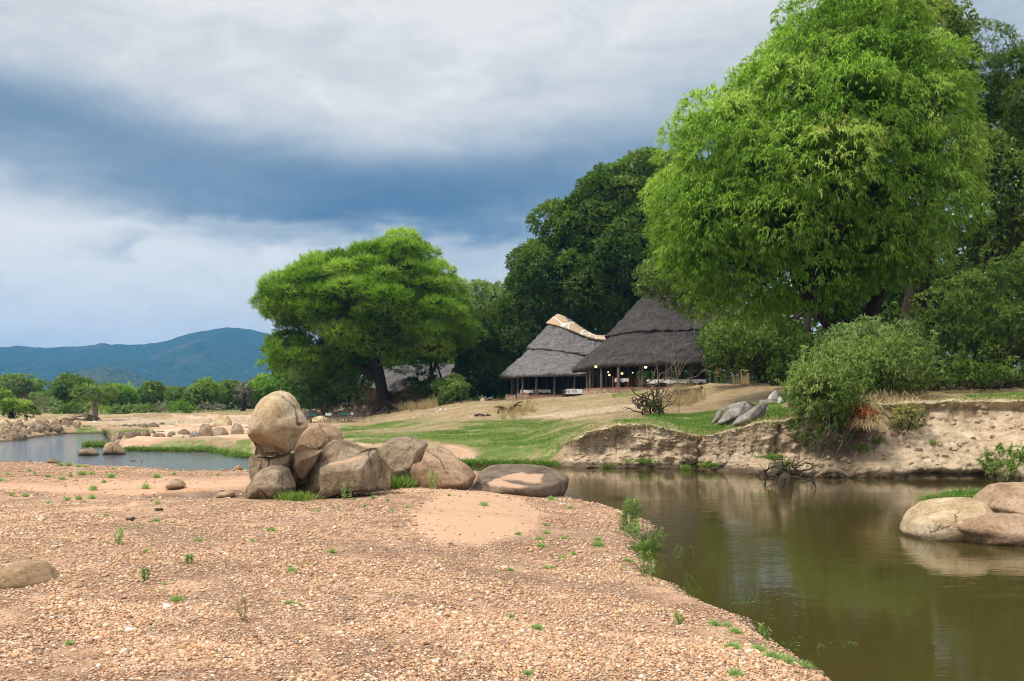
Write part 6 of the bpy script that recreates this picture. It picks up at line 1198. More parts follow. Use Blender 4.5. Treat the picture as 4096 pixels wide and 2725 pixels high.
    # white chair
    c = k1(1325, 640, 96.2); m = MB(); r_ = empty("white_chair", (c[0], 96.2, f2), "small white chair standing behind the long dining table", "chair"); m.box((c[0], 96.2, f2+.5), (.45, .45, .05)); child(m.build("seat", M_CLOTH), r_); m = MB(); m.box((c[0], 96.42, f2+1.12), (.45, .04, .06)); [m.box((c[0]+q, 96.42, f2+.85), (.04, .03, .55)) for q in (-.2, -.1, 0, .1, .2)]; child(m.build("backrest", M_CLOTH), r_)
    for sx in (-.2, .2):
        for sy in (-.2, .2): m = MB(); m.box((c[0]+sx, 96.2+sy, f2+.24), (.04, .04, .48)); child(m.build("leg", M_CLOTH), r_)
    # sofa
    a, b = k1(592, 0, 102.0)[0], k1(750, 0, 102.0)[0]; zs = gz((a+b)/2, 102.0); xm = (a+b)/2; w = b-a; r_ = empty("sofa", (xm, 102.0, zs), "dark wicker sofa with long white cushions and patterned pillows between the two stone walls", "sofa")
    zt = k1(0, 686, 102.0)[2]; m = MB(); m.box((xm, 102.1, zs+.12), (w, .8, .55)); m.box((a+.12, 102.1, (zs+zt)/2-.05), (.24, .9, zt-zs)); child(m.build("frame", M_WOODK), r_)
    m = MB(); m.box((xm+.1, 101.9, k1(0, 714, 101.9)[2]), (w-.25, .85, .13)); child(m.build("seat_cushion", M_CLOTH, jitter=.02), r_)
    for q in range(3): m = MB(); m.box((a+.45+(w-.5)*(q+.5)/3, 102.35, k1(0, 700, 102.3)[2]), ((w-.55)/3, .2, .48)); child(m.build("back_cushion", M_CLOTH, jitter=.02), r_)
    tz_ = mat_new("zebra_pillow"); wv = tz_.node('ShaderNodeTexWave', {'Scale': 3.0, 'Distortion': 9.0, 'Detail': 3.0}); tz_.l.new(tz_.pos, wv.inputs[0]); principled(tz_, tz_.ramp(wv.outputs['Fac'], [(.4, (.03, .03, .03)), (.55, (.7, .68, .64))]), .9)
    for q in (.13, .45, .93):
        ob = MB(); D, Fc = ico(3); ob.put(np.sign(D)*np.abs(D)**.6*np.array([.24, .09, .23])+np.array([a+.2+(w-.3)*q, 102.16, k1(0, 701, 102.1)[2]]), Fc); tag(ob.build("pillow", tz_.m, smooth=True), {.13: "leftmost", .45: "middle", .93: "rightmost"}[q]+" black and white patterned pillow on the wicker sofa", "pillow", "pillows on the sofa")
    # reed screens right of the lodge
    for i, (x0, x1, yt, Yr, m_, lab) in enumerate([(1690, 1735, 555, 88, M_REEDD, "leftmost leaning reed screen right of the larger pavilion"), (1735, 1800, 548, 86.5, M_DEAD, "grey reed screen between two darker ones"), (1795, 1850, 543, 86, M_REED, "golden reed screen right of the grey one"), (1850, 1872, 560, 86.5, M_REEDD, "narrow reed screen at the right end")]):
        m = MB(); R = random.Random(i); xa, xb = k1(x0, 0, Yr)[0], k1(x1, 0, Yr)[0]; x = xa; zb = gz(xa, Yr)-.1
        while x < xb: m.tube([(x, Yr, zb), (x+R.uniform(-.1, .1), Yr+.05, k1(0, yt, Yr)[2]+R.uniform(-.15, .1))], .03, 5); x += .055
        r_ = empty("reed_screen", (xa, Yr, zb), lab, "reed screen", "reed screens"); child(m.build("reeds", m_), r_); m = MB(); z = k1(0, yt+45, Yr)[2]; m.tube([(xa, Yr-.06, z), (xb, Yr-.06, z)], .03, 5); child(m.build("rail", M_DEAD), r_)
    xa, xb, Yr = k1(1622, 0, 90)[0], k1(1655, 0, 90)[0], 90; m = MB(); zb = gz(xa, Yr)
    for x in (xa, xb): m.tube([(x, Yr, zb), (x, Yr, k1(0, 540, Yr)[2])], .04, 6)
    for z in (545, 600, 640): m.tube([(xa-.05, Yr, k1(0, z, Yr)[2]), (xb+.05, Yr, k1(0, z, Yr)[2])], .035, 6)
    for q in range(5): m.tube([(xa+(xb-xa)*q/5, Yr, k1(0, 545, Yr)[2]), (xa+(xb-xa)*q/5, Yr, k1(0, 600, Yr)[2])], .02, 5)
    tag(m.build("wooden_frame", M_REED), "ladder-like wooden frame left of the reed screens", "wooden frame")
build_lodge()

def build_hut():
    s = .3055; k3 = lambda x, y, Y: W(1180+s*x, 1380+s*y, Y)
    Y = 128; r = empty("long_thatched_hut", tuple(k3(1500, 780, Y)), "long low hut with grey thatch, wooden deck and pale pillars behind the spreading acacia", "hut")
    # roof: ridge along x
    n = 60; xs = np.linspace(880, 2330, n); rows = 26; V = []
    rz = np.interp(xs, [880, 960, 1270, 1600, 1750, 2180, 2330], [360, 300, 285, 250, 240, 255, 262]); ez = np.interp(xs, [880, 1270, 2330], [520, 600, 590])
    for a in np.linspace(-1, 1, rows*2+1):
        t = abs(a); z = np.array([k3(0, rz[i]+(ez[i]-rz[i])*(t**1.15), Y-3.6*t*(1 if a < 0 else -1)*1.0)[2] for i in range(n)]); y = Y+3.6*a; X = np.array([k3(x, 0, Y)[0] for x in xs])
        P = np.c_[X, np.full(n, y), z]; P[:, 2] += .12*fbm(P*np.array([1.2, 1.2, 2]), 3); V.append(P)
    V = np.vstack(V); m = rows*2+1; i, j = np.meshgrid(np.arange(m-1), np.arange(n-1), indexing='ij'); q = (i*n+j).ravel()
    A = np.c_[np.tile(np.linspace(0, 1.5, n), m), np.repeat(np.linspace(0, 1.5, m), n), np.zeros(m*n)]
    child(mesh_np("roof", V, np.c_[q, q+1, q+n+1, q+n], M_TH1, attrs={'rad': A}), r)
    m = MB(); zf = k3(0, 780, Y-3)[2]; x0, x1 = k3(930, 0, Y)[0], k3(2250, 0, Y)[0]; m.box(((x0+x1)/2, Y+1.0, zf+1.6), (x1-x0-.6, 3.6, 3.2)); child(m.build("wall", M_WOODK), r)
    MP = plain("pale_pillar", (.50, .36, .20), .9, .25, 5, .3)
    for x, w in ((965, 34), (1040, 40), (1685, 30), (1735, 36), (1815, 22), (1870, 28)):
        m = MB(); p = k3(x, 0, Y-2.4); m.box((p[0], Y-2.4, zf+1.3), (w*s/F*Y, .3, 2.7)); child(m.build("pillar", MP), r)
    m = MB(); p = k3(1025, 700, Y-2.2); m.box((p[0]+.2, Y-1.2, zf+.9), (1.3, .06, 1.8)); child(m.build("door", plain("orange_door", (.42, .19, .08), .7, .2, 4, .2)), r)
    # deck and railing
    m = MB(); a, b = k3(668, 0, Y-4.5)[0], k3(1180, 0, Y-4.5)[0]; m.box(((a+b)/2, Y-3.6, zf-.1), (b-a, 2.4, .16)); 
    for q in np.linspace(a+.2, b-.2, 8): m.tube([(q, Y-4.6, zf-1.2), (q, Y-4.6, zf-.15)], .06, 6)
    child(m.build("deck", M_DEAD), r)
    def rail(x0, x1, Yr, z0, pat):
        a, b = k3(x0, 0, Yr)[0], k3(x1, 0, Yr)[0]; m = MB(); h = .95
        for z in (z0+h, z0+.08): m.tube([(a, Yr, z), (b, Yr, z)], .045, 6)
        for q in np.linspace(a, b, max(2, int((b-a)/1.6)+1)): m.tube([(q, Yr, z0-.1), (q, Yr, z0+h+.05)], .06, 6)
        R = random.Random(int(x0))
        if pat == 'sticks':
            for q in np.arange(a+.15, b, .22): m.tube([(q, Yr, z0), (q+R.uniform(-.12, .12), Yr, z0+h)], .025, 5)
        else:
            seg = np.linspace(a, b, max(2, int((b-a)/1.6)+1))
            for q0, q1 in zip(seg[:-1], seg[1:]): m.tube([(q0, Yr, z0+.1), (q1, Yr, z0+h)], .035, 5); m.tube([(q1, Yr-.05, z0+.1), (q0, Yr-.05, z0+h)], .035, 5)
        child(m.build("railing", M_DEAD if pat == 'sticks' else M_WOODD), r)
    rail(680, 800, Y-4.6, zf+.02, 'sticks'); rail(805, 1110, Y-4.6, zf+.02, 'x'); rail(1500, 1745, Y-3.4, zf-.1, 'x')
    for x in (680, 800): m = MB(); p = k3(x, 0, Y-4.6); pole(m, p[0], Y-4.6, zf-1.2, k3(0, 560, Y-4.6)[2], .08); child(m.build("deck_post", M_WOODD, smooth=True), r)
    # porch thatch fringe
    R = np.random.default_rng(3); nn = 600; a, b = k3(675, 0, Y-4.4)[0], k3(940, 0, Y-4.4)[0]; P = np.c_[R.uniform(a, b, nn), Y-4.4+R.uniform(-.5, 1.5, nn), k3(0, 560, Y-4.4)[2]+R.uniform(-.1, .7, nn)]
    V, Fq, tt = leaves(P, nz(np.c_[R.normal(0, .3, nn), R.normal(-.3, .2, nn), -np.ones(nn)]), .6, .06, 3, .3, .3, R, R.uniform(0, 1, nn), 0, False); child(mesh_np("porch_thatch", V, Fq, ML['brown'], None, False, {'tint': tt}), r)
    p = k3(1075, 655, Y-4.2); m = MB(); D, Fc = ico(2); m.put(D*.22*np.array([1, 1, .9])+p, Fc); m.tube([p+np.array([0, 0, .15]), p+np.array([0, 0, .9])], .01, 4); tag(m.build("hanging_pot", plain("black_pot", (.03, .03, .035), .4, .2, 4, .1, None, .5), smooth=True), "black round pot hanging above the deck railing", "pot")
    # small far hut roof
    Yh = 165; c = W(1210, 1560, Yh); r2 = empty("small_thatched_hut", tuple(c), "small thatched hut roof showing above the bushes at the left", "hut")
    k = 40; ph = np.arange(k)/k*2*np.pi; e = np.c_[c[0]+2.6*np.cos(ph), Yh+2.0*np.sin(ph), np.full(k, W(0, 1552, Yh)[2])]; tp = np.c_[c[0]+.9*np.cos(ph), Yh+.2*np.sin(ph), np.full(k, W(0, 1522, Yh)[2])]
    child(loft("roof", e, tp, None, M_TH1, 0, 1, 0, .03, rows=12, lip=.15), r2); m = MB(); m.tube([(c[0], Yh, W(0, 1640, Yh)[2]), (c[0], Yh, W(0, 1552, Yh)[2])], 1.8, 20); child(m.build("wall", M_WOODK), r2)
build_hut()

def build_small():
    K = (1180, 1380, .3055)
    # folding chairs
    r = empty("folding_chair", (0, 0, 0), "x", "chair", "folding chairs by the river")
    G = plain("green_canvas", (.04, .14, .10), .9, .15, 6, .1); GP = plain("pale_canvas", (.45, .55, .50), .9, .1, 6, .1)
    m = MB()
    for sx in (-1, 1):
        m.tube([(sx*.28, -.22, .01), (sx*.28, .22, .46)], .018, 6); m.tube([(sx*.28, .22, .01), (sx*.28, -.22, .46)], .018, 6); m.tube([(sx*.28, .2, .44), (sx*.28, .24, .88)], .018, 6); m.box((sx*.28, 0, .62), (.06, .5, .025)); m.tube([(sx*.28, -.2, .44), (sx*.28, -.2, .62)], .018, 6)
    m.tube([(-.28, -.22, .03), (.28, -.22, .03)], .015, 6); m.tube([(-.28, .22, .03), (.28, .22, .03)], .015, 6); m.build("frame", M_WOODK, r)
    m = MB(); m.box((0, 0, .45), (.54, .42, .02)); m.build("seat", G, r); m = MB(); m.box((0, .225, .76), (.56, .02, .22)); m.build("backrest", G, r)
    first = True
    for (x, y, rz, lab, pale) in [(120, 1010, .9, "green folding chair nearest the egg-shaped boulder", 0), (245, 1015, .2, "green folding chair second from the left by the river", 0), (425, 1035, -.2, "pale green folding chair standing alone on the sand", 1), (655, 1040, .1, "green folding chair on the right of the row beside dry twigs", 0), (715, 1038, -1.0, "pale folding chair turned sideways at the right end of the row", 1), (610, 1042, .5, "dark folding chair left of the right pair", 0)]:
        Yc = 97; p = W(K[0]+K[2]*x, K[1]+K[2]*y, Yc); p[2] = gz(p[0], Yc)
        c = r if first else copy_tree(r); c.location = p; c.rotation_euler.z = rz; c['label'] = lab; first = False; c.scale = (1.15, 1.15, 1.15)
        if pale:
            for ch in c.children:
                if ch.name.startswith('backrest'): ch.data = ch.data.copy(); ch.data.materials[0] = GP
    p = W(K[0]+K[2]*165, 0, 96.5); z = gz(p[0], 96.5); r_ = empty("camp_table", (p[0], 96.5, z), "small orange folding table between the two left folding chairs", "table"); m = MB(); m.box((p[0], 96.5, z+.48), (.9, .5, .04)); child(m.build("table_top", M_WOODR), r_)
    for sx in (-.35, .35): m = MB(); m.box((p[0]+sx, 96.5, z+.23), (.05, .4, .46)); child(m.build("leg", M_WOODR), r_)
    # branches
    def branchy(name, label, cat, base, spread, n, L, mat, seed, rad=.03, up=.6, group=None, sub=3):
        R = np.random.default_rng(seed); m = MB()
        for q in range(n):
            p0 = np.array(base)+R.normal(0, 1, 3)*np.array(spread); p0[2] = base[2]+abs(R.normal(0, spread[2])); d = nz(R.normal(0, 1, 3)+np.array([0, 0, up])); l = L*R.uniform(.5, 1.2); e = p0+d*l; c_ = curve(p0, e, 7, 0, 1.6, seed*31+q); m.tube(c_, np.linspace(rad, rad*.3, 7), 5)
            for w_ in range(sub):
                i = R.integers(2, 6); d2 = nz(d+R.normal(0, .8, 3)); m.tube(curve(c_[i], c_[i]+d2*l*.45, 5, 0, 1.2, seed+q+w_), np.linspace(rad*.5, rad*.15, 5), 4)
        ob = m.build(name, mat, smooth=True); return tag(ob, label, cat, group)
    def at(K_, x, y, dz=0): q = ground_hit(K_[0]+K_[2]*x, K_[1]+K_[2]*y); q[2] += dz; return q
    branchy("dry_shrub", "leafless twiggy shrub right of the folding chairs", "dead shrub", at(K, 800, 1030), (.9, .4, .3), 46, 1.5, plain("mauve_twig", (.20, .15, .13), .95, .3), 60, .014)
    branchy("dry_shrub", "leafless twiggy shrub between the folding chairs", "dead shrub", at(K, 600, 1010), (1.0, .4, .3), 40, 1.5, bpy.data.materials["mauve_twig"], 61, .014)
    branchy("brushwood_pile", "dark fallen branches lying below the acacia trunk", "branches", at(K, 1000, 930), (2.2, .6, .3), 46, 2.2, M_WOODD, 62, .06, .12)
    b = at(KR, 20, 1020); branchy("dead_bush", "dark broken bush with stubby branches in the middle of the slope", "dead bush", b+np.array([0, 0, .1]), (.35, .3, .5), 34, 1.1, M_WOODD, 63, .045, .8)
    bush(T(*KR, [(-60, 1010), (-40, 880), (30, 820), (110, 850), (130, 960), (90, 1040), (0, 1060)]), b[1]-.3, "low dark green bush growing through the dead bush on the slope", ML['deep'], 640, 'willow', dens=14, lobe=.3, stems=0, sub=dict(L=.16, W=.05))
    branchy("bent_branch", "thin bare crooked branches standing over the dead bush", "branches", b+np.array([.3, -.3, .4]), (.3, .2, .5), 9, 2.6, M_DEAD, 64, .035, .9)
    # dark fallen log on slope with dry grass
    p0, p1, p2 = at(KR, 130, 860, .15), at(KR, 420, 830, .25), at(KR, 700, 720, .2); p1[1] = (p0[1]+p2[1])/2; p1[2] = (p0[2]+p2[2])/2+.1
    m = MB(); m.tube(np.vstack([p0, p1, p2]), [.22, .3, .26], 10, wob=.5); m.tube(np.vstack([p2, p2+np.array([.3, 0, .35])]), [.2, .08], 7, wob=.4); tag(m.build("fallen_log", M_WOODD, smooth=True), "dark fallen log lying in dry grass below the larger pavilion", "log")
    b = at(K1, 230, 850); m = MB()
    R = np.random.default_rng(8)
    for q in range(16): d = R.normal(0, 1, 3)*np.array([.9, .4, .5]); d[2] = abs(d[2]); m.tube(curve(b, b+d*.75, 6, .1, 1, q), np.linspace(.13, .03, 6), 6, wob=.4)
    tag(m.build("tree_stump", M_WOODD, smooth=True), "dark splayed tree stump with dry roots on the slope left of the pavilions", "stump")
    m = MB(); a = at(K1, 0, 872, .1); m.tube(curve(a, a+np.array([2.6, .2, .1]), 8, .15, 1.5, 5), np.linspace(.1, .04, 8), 6, wob=.4); m.tube(curve(a+np.array([.6, 0, .1]), a+np.array([1.8, .1, .35]), 6, .1, 1.5, 6), .05, 6); tag(m.build("fallen_branch", M_WOODD, smooth=True), "thin dark branch lying on the grass left of the splayed stump", "branch")
    b = at(K1, 60, 768); m = MB()
    for q, d in enumerate([(1.3, 0, .15), (-.6, .1, .4), (.2, .1, .55), (1.0, .1, .5), (-.3, 0, .65)]): m.tube(curve(b+np.array([0, -.2, .12]), b+np.array(d), 6, .1, 1, q), np.linspace(.09, .035, 6), 6, wob=.3)
    tag(m.build("bleached_driftwood", plain("bleached_wood", (.68, .66, .62), .9, .1, 5, .2), smooth=True), "bleached white driftwood propped on a pink stone left of the smaller pavilion", "driftwood")
    lump(1918, 1942, 1596, 1612, "round pink stone holding the white driftwood", M_PEACH, 650, sub=4, name="stone", cat="stone")
    # driftwood log under the right thicket
    c = W(3620, 1480, 40.5); m = MB(); m.tube(curve(W(3560, 1486, 40.2), W(3700, 1470, 40.8), 8, .05, .8, 2), [.10, .17, .2, .2, .19, .17, .15, .1], 10, wob=.3); m.tube(curve(W(3660, 1470, 40.4), W(3668, 1448, 40.2), 4, 0, .5, 3), [.08, .06, .05, .03], 6); tag(m.build("fallen_log", M_DEAD, smooth=True), "pale weathered log lying in the thicket on the right bank", "log")
    # stump in the pond and shore driftwood
    c = W(2900+.51*482, 1956, 29.6); c[2] = 0; m = MB(); m.tube([c+np.array([0, 0, -.2]), c+np.array([0, 0, .12]), c+np.array([.02, 0, .32]), c+np.array([.06, 0, .42])], [.26, .24, .18, .10], 12, wob=.5)
    r_ = empty("drifting_stump", c, "dark stump standing in the pond with a thin stick on either side", "stump"); child(m.build("stump_body", M_WOODD, smooth=True), r_)
    for e in ((-.62, -.1, .03), (.85, -.1, .02)): m = MB(); m.tube(curve(c+np.array([0, 0, .34]), c+np.array(e), 6, .05, .6, 3), np.linspace(.03, .015, 6), 6); child(m.build("stick", M_WOODD, smooth=True), r_)
    b = W(2900+.51*480, 1908, 33.6); b[2] = .05; branchy("driftwood_snag", "tangled dark driftwood at the water edge behind the pond stump", "driftwood", b, (.5, .15, .1), 16, .9, M_WOODD, 66, .035, .5)
    m = MB(); m.tube(curve(W(2900+.51*720, 1905, 33.4), W(2900+.51*960, 1903, 33.4), 9, .10, .4, 4), [.03, .05, .08, .10, .11, .10, .09, .07, .05], 10, wob=.35); tag(m.build("fallen_log", M_DEAD, smooth=True), "arched grey log at the water edge under the hanging bush", "log")
    # roots and vines hanging over the bank, dry grass heap
    R = np.random.default_rng(12); m = MB()
    for q in range(240):
        u = R.uniform(3235, 3480); v0 = R.uniform(1640, 1760); p = W(u, v0, R.uniform(34.6, 35.6)); e = p+np.array([R.normal(0, .35), -R.uniform(.1, .7), -R.uniform(.6, 1.7)]); e[2] = max(e[2], .1); m.tube(curve(p, e, 7, 0, 1.8, q), np.linspace(.018, .006, 7), 4)
    tag(m.build("hanging_roots", M_DEAD, smooth=True), "tangle of bare roots and vines hanging down the bank under the bush", "roots")
    def grass_patch(name, lab, cat, pts, n, L, mat, seed, wid=.012, up=1.0, kind=None, droop=.5, spread=.5, group=None):
        R = np.random.default_rng(seed); P = np.array(pts)[R.integers(0, len(pts), n)]+R.normal(0, .10, (n, 3))*np.array([1, 1, 0]); d = nz(np.c_[R.normal(0, spread, (n, 2)), np.full(n, up)])
        V, Fq, tt = leaves(P, d, L, wid, 1, .1, droop, R, R.uniform(.1, .9, n), 0, True); return tag(mesh_np(name, V, Fq, mat, None, False, {'tint': tt}), lab, cat, group, kind)
    def area(poly, n, seed, K_=None):
        R = np.random.default_rng(seed); poly = np.array(T(*K_, poly) if K_ else poly, float); lo, hi = poly.min(0), poly.max(0); out = []
        while len(out) < n:
            q = lo+(hi-lo)*R.random(2)
            if sgn_poly(q[None], poly)[0] > 0: out.append(ground_hit(q[0], q[1]))
        return out
    grass_patch("dry_grass_heap", "heap of straw-coloured dead grass on the lip of the right bank", "dry grass", [W(u, v, 35.3+(1640-v)*.03) for u, v in [(3440, 1640), (3480, 1600), (3520, 1590), (3560, 1580), (3600, 1570), (3640, 1590), (3660, 1610), (3500, 1640), (3560, 1620), (3600, 1625), (3420, 1670), (3620, 1600), (3540, 1600), (3460, 1620), (3480, 1700), (3500, 1680), (3450, 1690)]], 5200, .62, ML['straw'], 70, .018, .45, None, 1.2, 1.2)
    grass_patch("dry_grass_clump", "tall dry grass around the dark fallen log on the slope", "dry grass", area([(130, 900), (300, 740), (420, 680), (560, 700), (700, 740), (800, 830), (600, 900), (400, 960), (200, 960)], 70, 71, KR), 2400, .75, ML['straw'], 71, .016, 1.2, None, .3, .35)
    grass_patch("dry_grass_clump", "dry grass tuft behind the folding chairs", "dry grass", area([(310, 920), (360, 860), (420, 900), (400, 960)], 6, 72, K), 300, 1.3, ML['straw'], 72, .04, 1.2, None, .3, .5)
    grass_patch("dry_grass_clump", "dry grass at the foot of the bare saplings beside the long hut", "dry grass", area([(1250, 880), (1500, 840), (1760, 760), (1900, 800), (1800, 860), (1500, 880)], 60, 73, K), 1800, .9, ML['straw'], 73, .035, 1.2, None, .3, .35)
    grass_patch("dry_grass_clump", "dry grass around the splayed stump", "dry grass", area([(120, 860), (260, 800), (420, 800), (400, 870), (200, 900)], 40, 74, K1), 1400, .6, ML['straw'], 74, .025, 1.2, None, .3, .5)
    # short grass on the slopes: thousands of blades nobody could count
    m = (GG > .5) & (GS > 3.97) & (GS < 5.9) & (GU > -300) & (GU < 4300); P = GV[m]; R = np.random.default_rng(75)
    cell = P[:, 1]*.0016*6.5; wgt = (P[:, 1]**1.0); n = 80000; wgt = wgt*sstep(fbm(P*np.array([.5, .5, 0])+3, 3), -.6, .5)*GG[m]; idx = R.choice(len(P), n, p=wgt/wgt.sum()); P = P[idx]+np.c_[R.normal(0, .07, n), R.normal(0, .25, n), np.full(n, -.02)]
    d = nz(np.c_[R.normal(0, .5, (n, 2)), np.ones(n)]); sz = np.clip(P[:, 1:2]/50, .8, 1.5)
    V, Fq, tt = leaves(P, d, .12, .02, 1, .1, .3, R, np.clip(.6+.35*fbm(P*.4, 3)+.2*fbm(P*2.5, 2), 0, 1), 0, False); tag(mesh_np("short_grass", V, Fq, ML['grass'], None, False, {'tint': tt}), "short green grass covering the river slopes", "grass", kind='stuff')
    m = (GG <= .45) & (GS > 4.0) & (GS < 6.8) & (GU > 1300) & (GU < 4300); P = GV[m]; n = 45000; wgt = P[:, 1]; idx = R.choice(len(P), n, p=wgt/wgt.sum()); P = P[idx]+np.c_[R.normal(0, .07, n), R.normal(0, .25, n), np.full(n, -.02)]
    pm = fbm(P*np.array([.3, .3, 0]), 3) > -.1; P = P[pm]; n = len(P); d = nz(np.c_[R.normal(0, .8, (n, 2)), np.ones(n)])
    V, Fq, tt = leaves(P, d, .17, .016, 1, .1, .5, R, R.uniform(0, 1, n), 0, False); tag(mesh_np("dry_grass", V, Fq, ML['straw'], None, False, {'tint': tt}), "thin straw-coloured grass on the dry slope", "grass", kind='stuff')
    # turf hanging over the lip of the bank
    stp = np.interp(GU, [t[0] for t in N5], [t[2] for t in N5]) > .75; m = stp & (GS > 3.86) & (GS < 4.12) & (GU > 2180) & (GU < 4300); P0 = GV[m]
    for nm, mt, n, sd_ in (("turf_fringe", 'straw', 9000, 91), ("green_fringe", 'grass', 4500, 92)):
        R = np.random.default_rng(sd_); idx = R.integers(0, len(P0), n); P = P0[idx]+R.normal(0, .04, (n, 3)); P = P[fbm(P*np.array([1.2, 1.2, 0])+sd_, 3) > -.25]; n = len(P)
        d = nz(np.c_[R.normal(0, .5, n), -np.abs(R.normal(.5, .4, n)), R.uniform(-.6, .9, n)]); V, Fq, tt = leaves(P, d, .17, .018, 1, .2, 1.3, R, R.uniform(0, 1, n), 0, True)
        tag(mesh_np(nm, V, Fq, ML[mt], None, False, {'tint': tt}), ("dry" if mt == 'straw' else "green")+" turf blades hanging over the lip of the earth bank", "grass", kind='stuff')
    # clods, roots and crumbs on the bank face
    m = stp & (GS > 3.05) & (GS < 3.9) & (GU > 2250) & (GU < 4200); P0 = GV[m]; R = np.random.default_rng(93); mm = MB(); D_, Fc_ = ico(1)
    for q in range(450):
        c_ = P0[R.integers(len(P0))]; r_ = R.gamma(2, .022); mm.put(D_*(1+.25*R.standard_normal((len(D_), 1)))*r_*np.array([1.2, 1, .8])+c_+np.array([0, -.02, 0]), Fc_)
    tag(mm.build("bank_crumbs", plain("bank_earth", (.36, .27, .19), .95, .4, 6, .5)), "crumbled lumps of dry earth on the face of the bank", "earth", kind='stuff')
    # taller grass fringe at the water edge
    S_ = []
    for (u0, u1, n_) in ((500, 1005, 260), (1400, 2240, 380)):
        for u in np.linspace(u0, u1, n_): Yq = 9950/(keyed(SH, u)-HZ)+.12; S_.append(W(u+R.normal(0, 3), HZ+(CAMZ-.03)/Yq*F, Yq+abs(R.normal(0, .35))))
    grass_patch("shore_grass", "longer bright grass fringing the far water edge", "grass", S_, 15000, .26, ML['grass'], 76, .022, 1.0, 'stuff', .7, .5)
    grass_patch("grass_islet", "bright green grass tongue behind the pond boulders", "grass", [W(2900+.51*x, HZ+F*CAMZ/Yq, Yq) for x in range(1600, 2140, 8) for Yq in ((25.0, 25.6, 26.2, 26.6) if x > 1750 else (25.0, 25.3))], 9000, .24, ML['grass'], 77, .018, .8, None, .8, .6)
    grass_patch("grass_islet", "grass growing between the two small islet rocks in the river", "grass", [W(u, 1786, 57.5+R.uniform(0, 2)) for u in np.linspace(345, 430, 60)], 1800, .3, ML['grass'], 78, .03, 1, None, .6, .5)
    # clumps on cliff and at its foot
    for i, (u, v, w_, Yc, lab) in enumerate([(3305, 1862, 45, 33.6, "x"), (2432, 1862, 20, 39.0, "bright green tuft at the left foot of the eroded bank"), (2590, 1845, 60, 38.6, "green plants at the foot of the bank below the grass edge"), (2830, 1862, 30, 37.4, "green tuft at the bank foot near the middle crack"), (3095, 1828, 50, 34.6, "largest green clump on the bank foot below the deep crack"), (3150, 1860, 22, 34.2, "small clump right of the largest one at the bank foot"), (3446, 1793, 26, 34.3, "grass tuft at the left of the bare sloping bank"), (3510, 1760, 10, 34.6, "tiny tuft high on the bare sloping bank"), (3740, 1775, 45, 34.6, "grass tuft in the middle of the bare sloping bank"), (3880, 1785, 26, 34.6, "grass tuft right of the middle one on the bare bank"), (3915, 1690, 35, 35.2, "dark tuft near the top of the bare bank"), (4020, 1870, 70, 33.2, "wide leafy grass clump at the right foot of the bank"), (2745, 1870, 14, 37.9, "thin reeds at the bank foot")]):
        if i == 0: continue
        q = [W(u+R.normal(0, w_*.45), v+abs(R.normal(0, 6)), Yc-R.uniform(0, .3)) for _ in range(14)]; grass_patch("grass_tuft", lab, "grass tuft", q, 60+w_*9, .20, ML['bush'], 700+i, .022, .9, None, .8, .7, "tufts on the earth bank")
build_small()

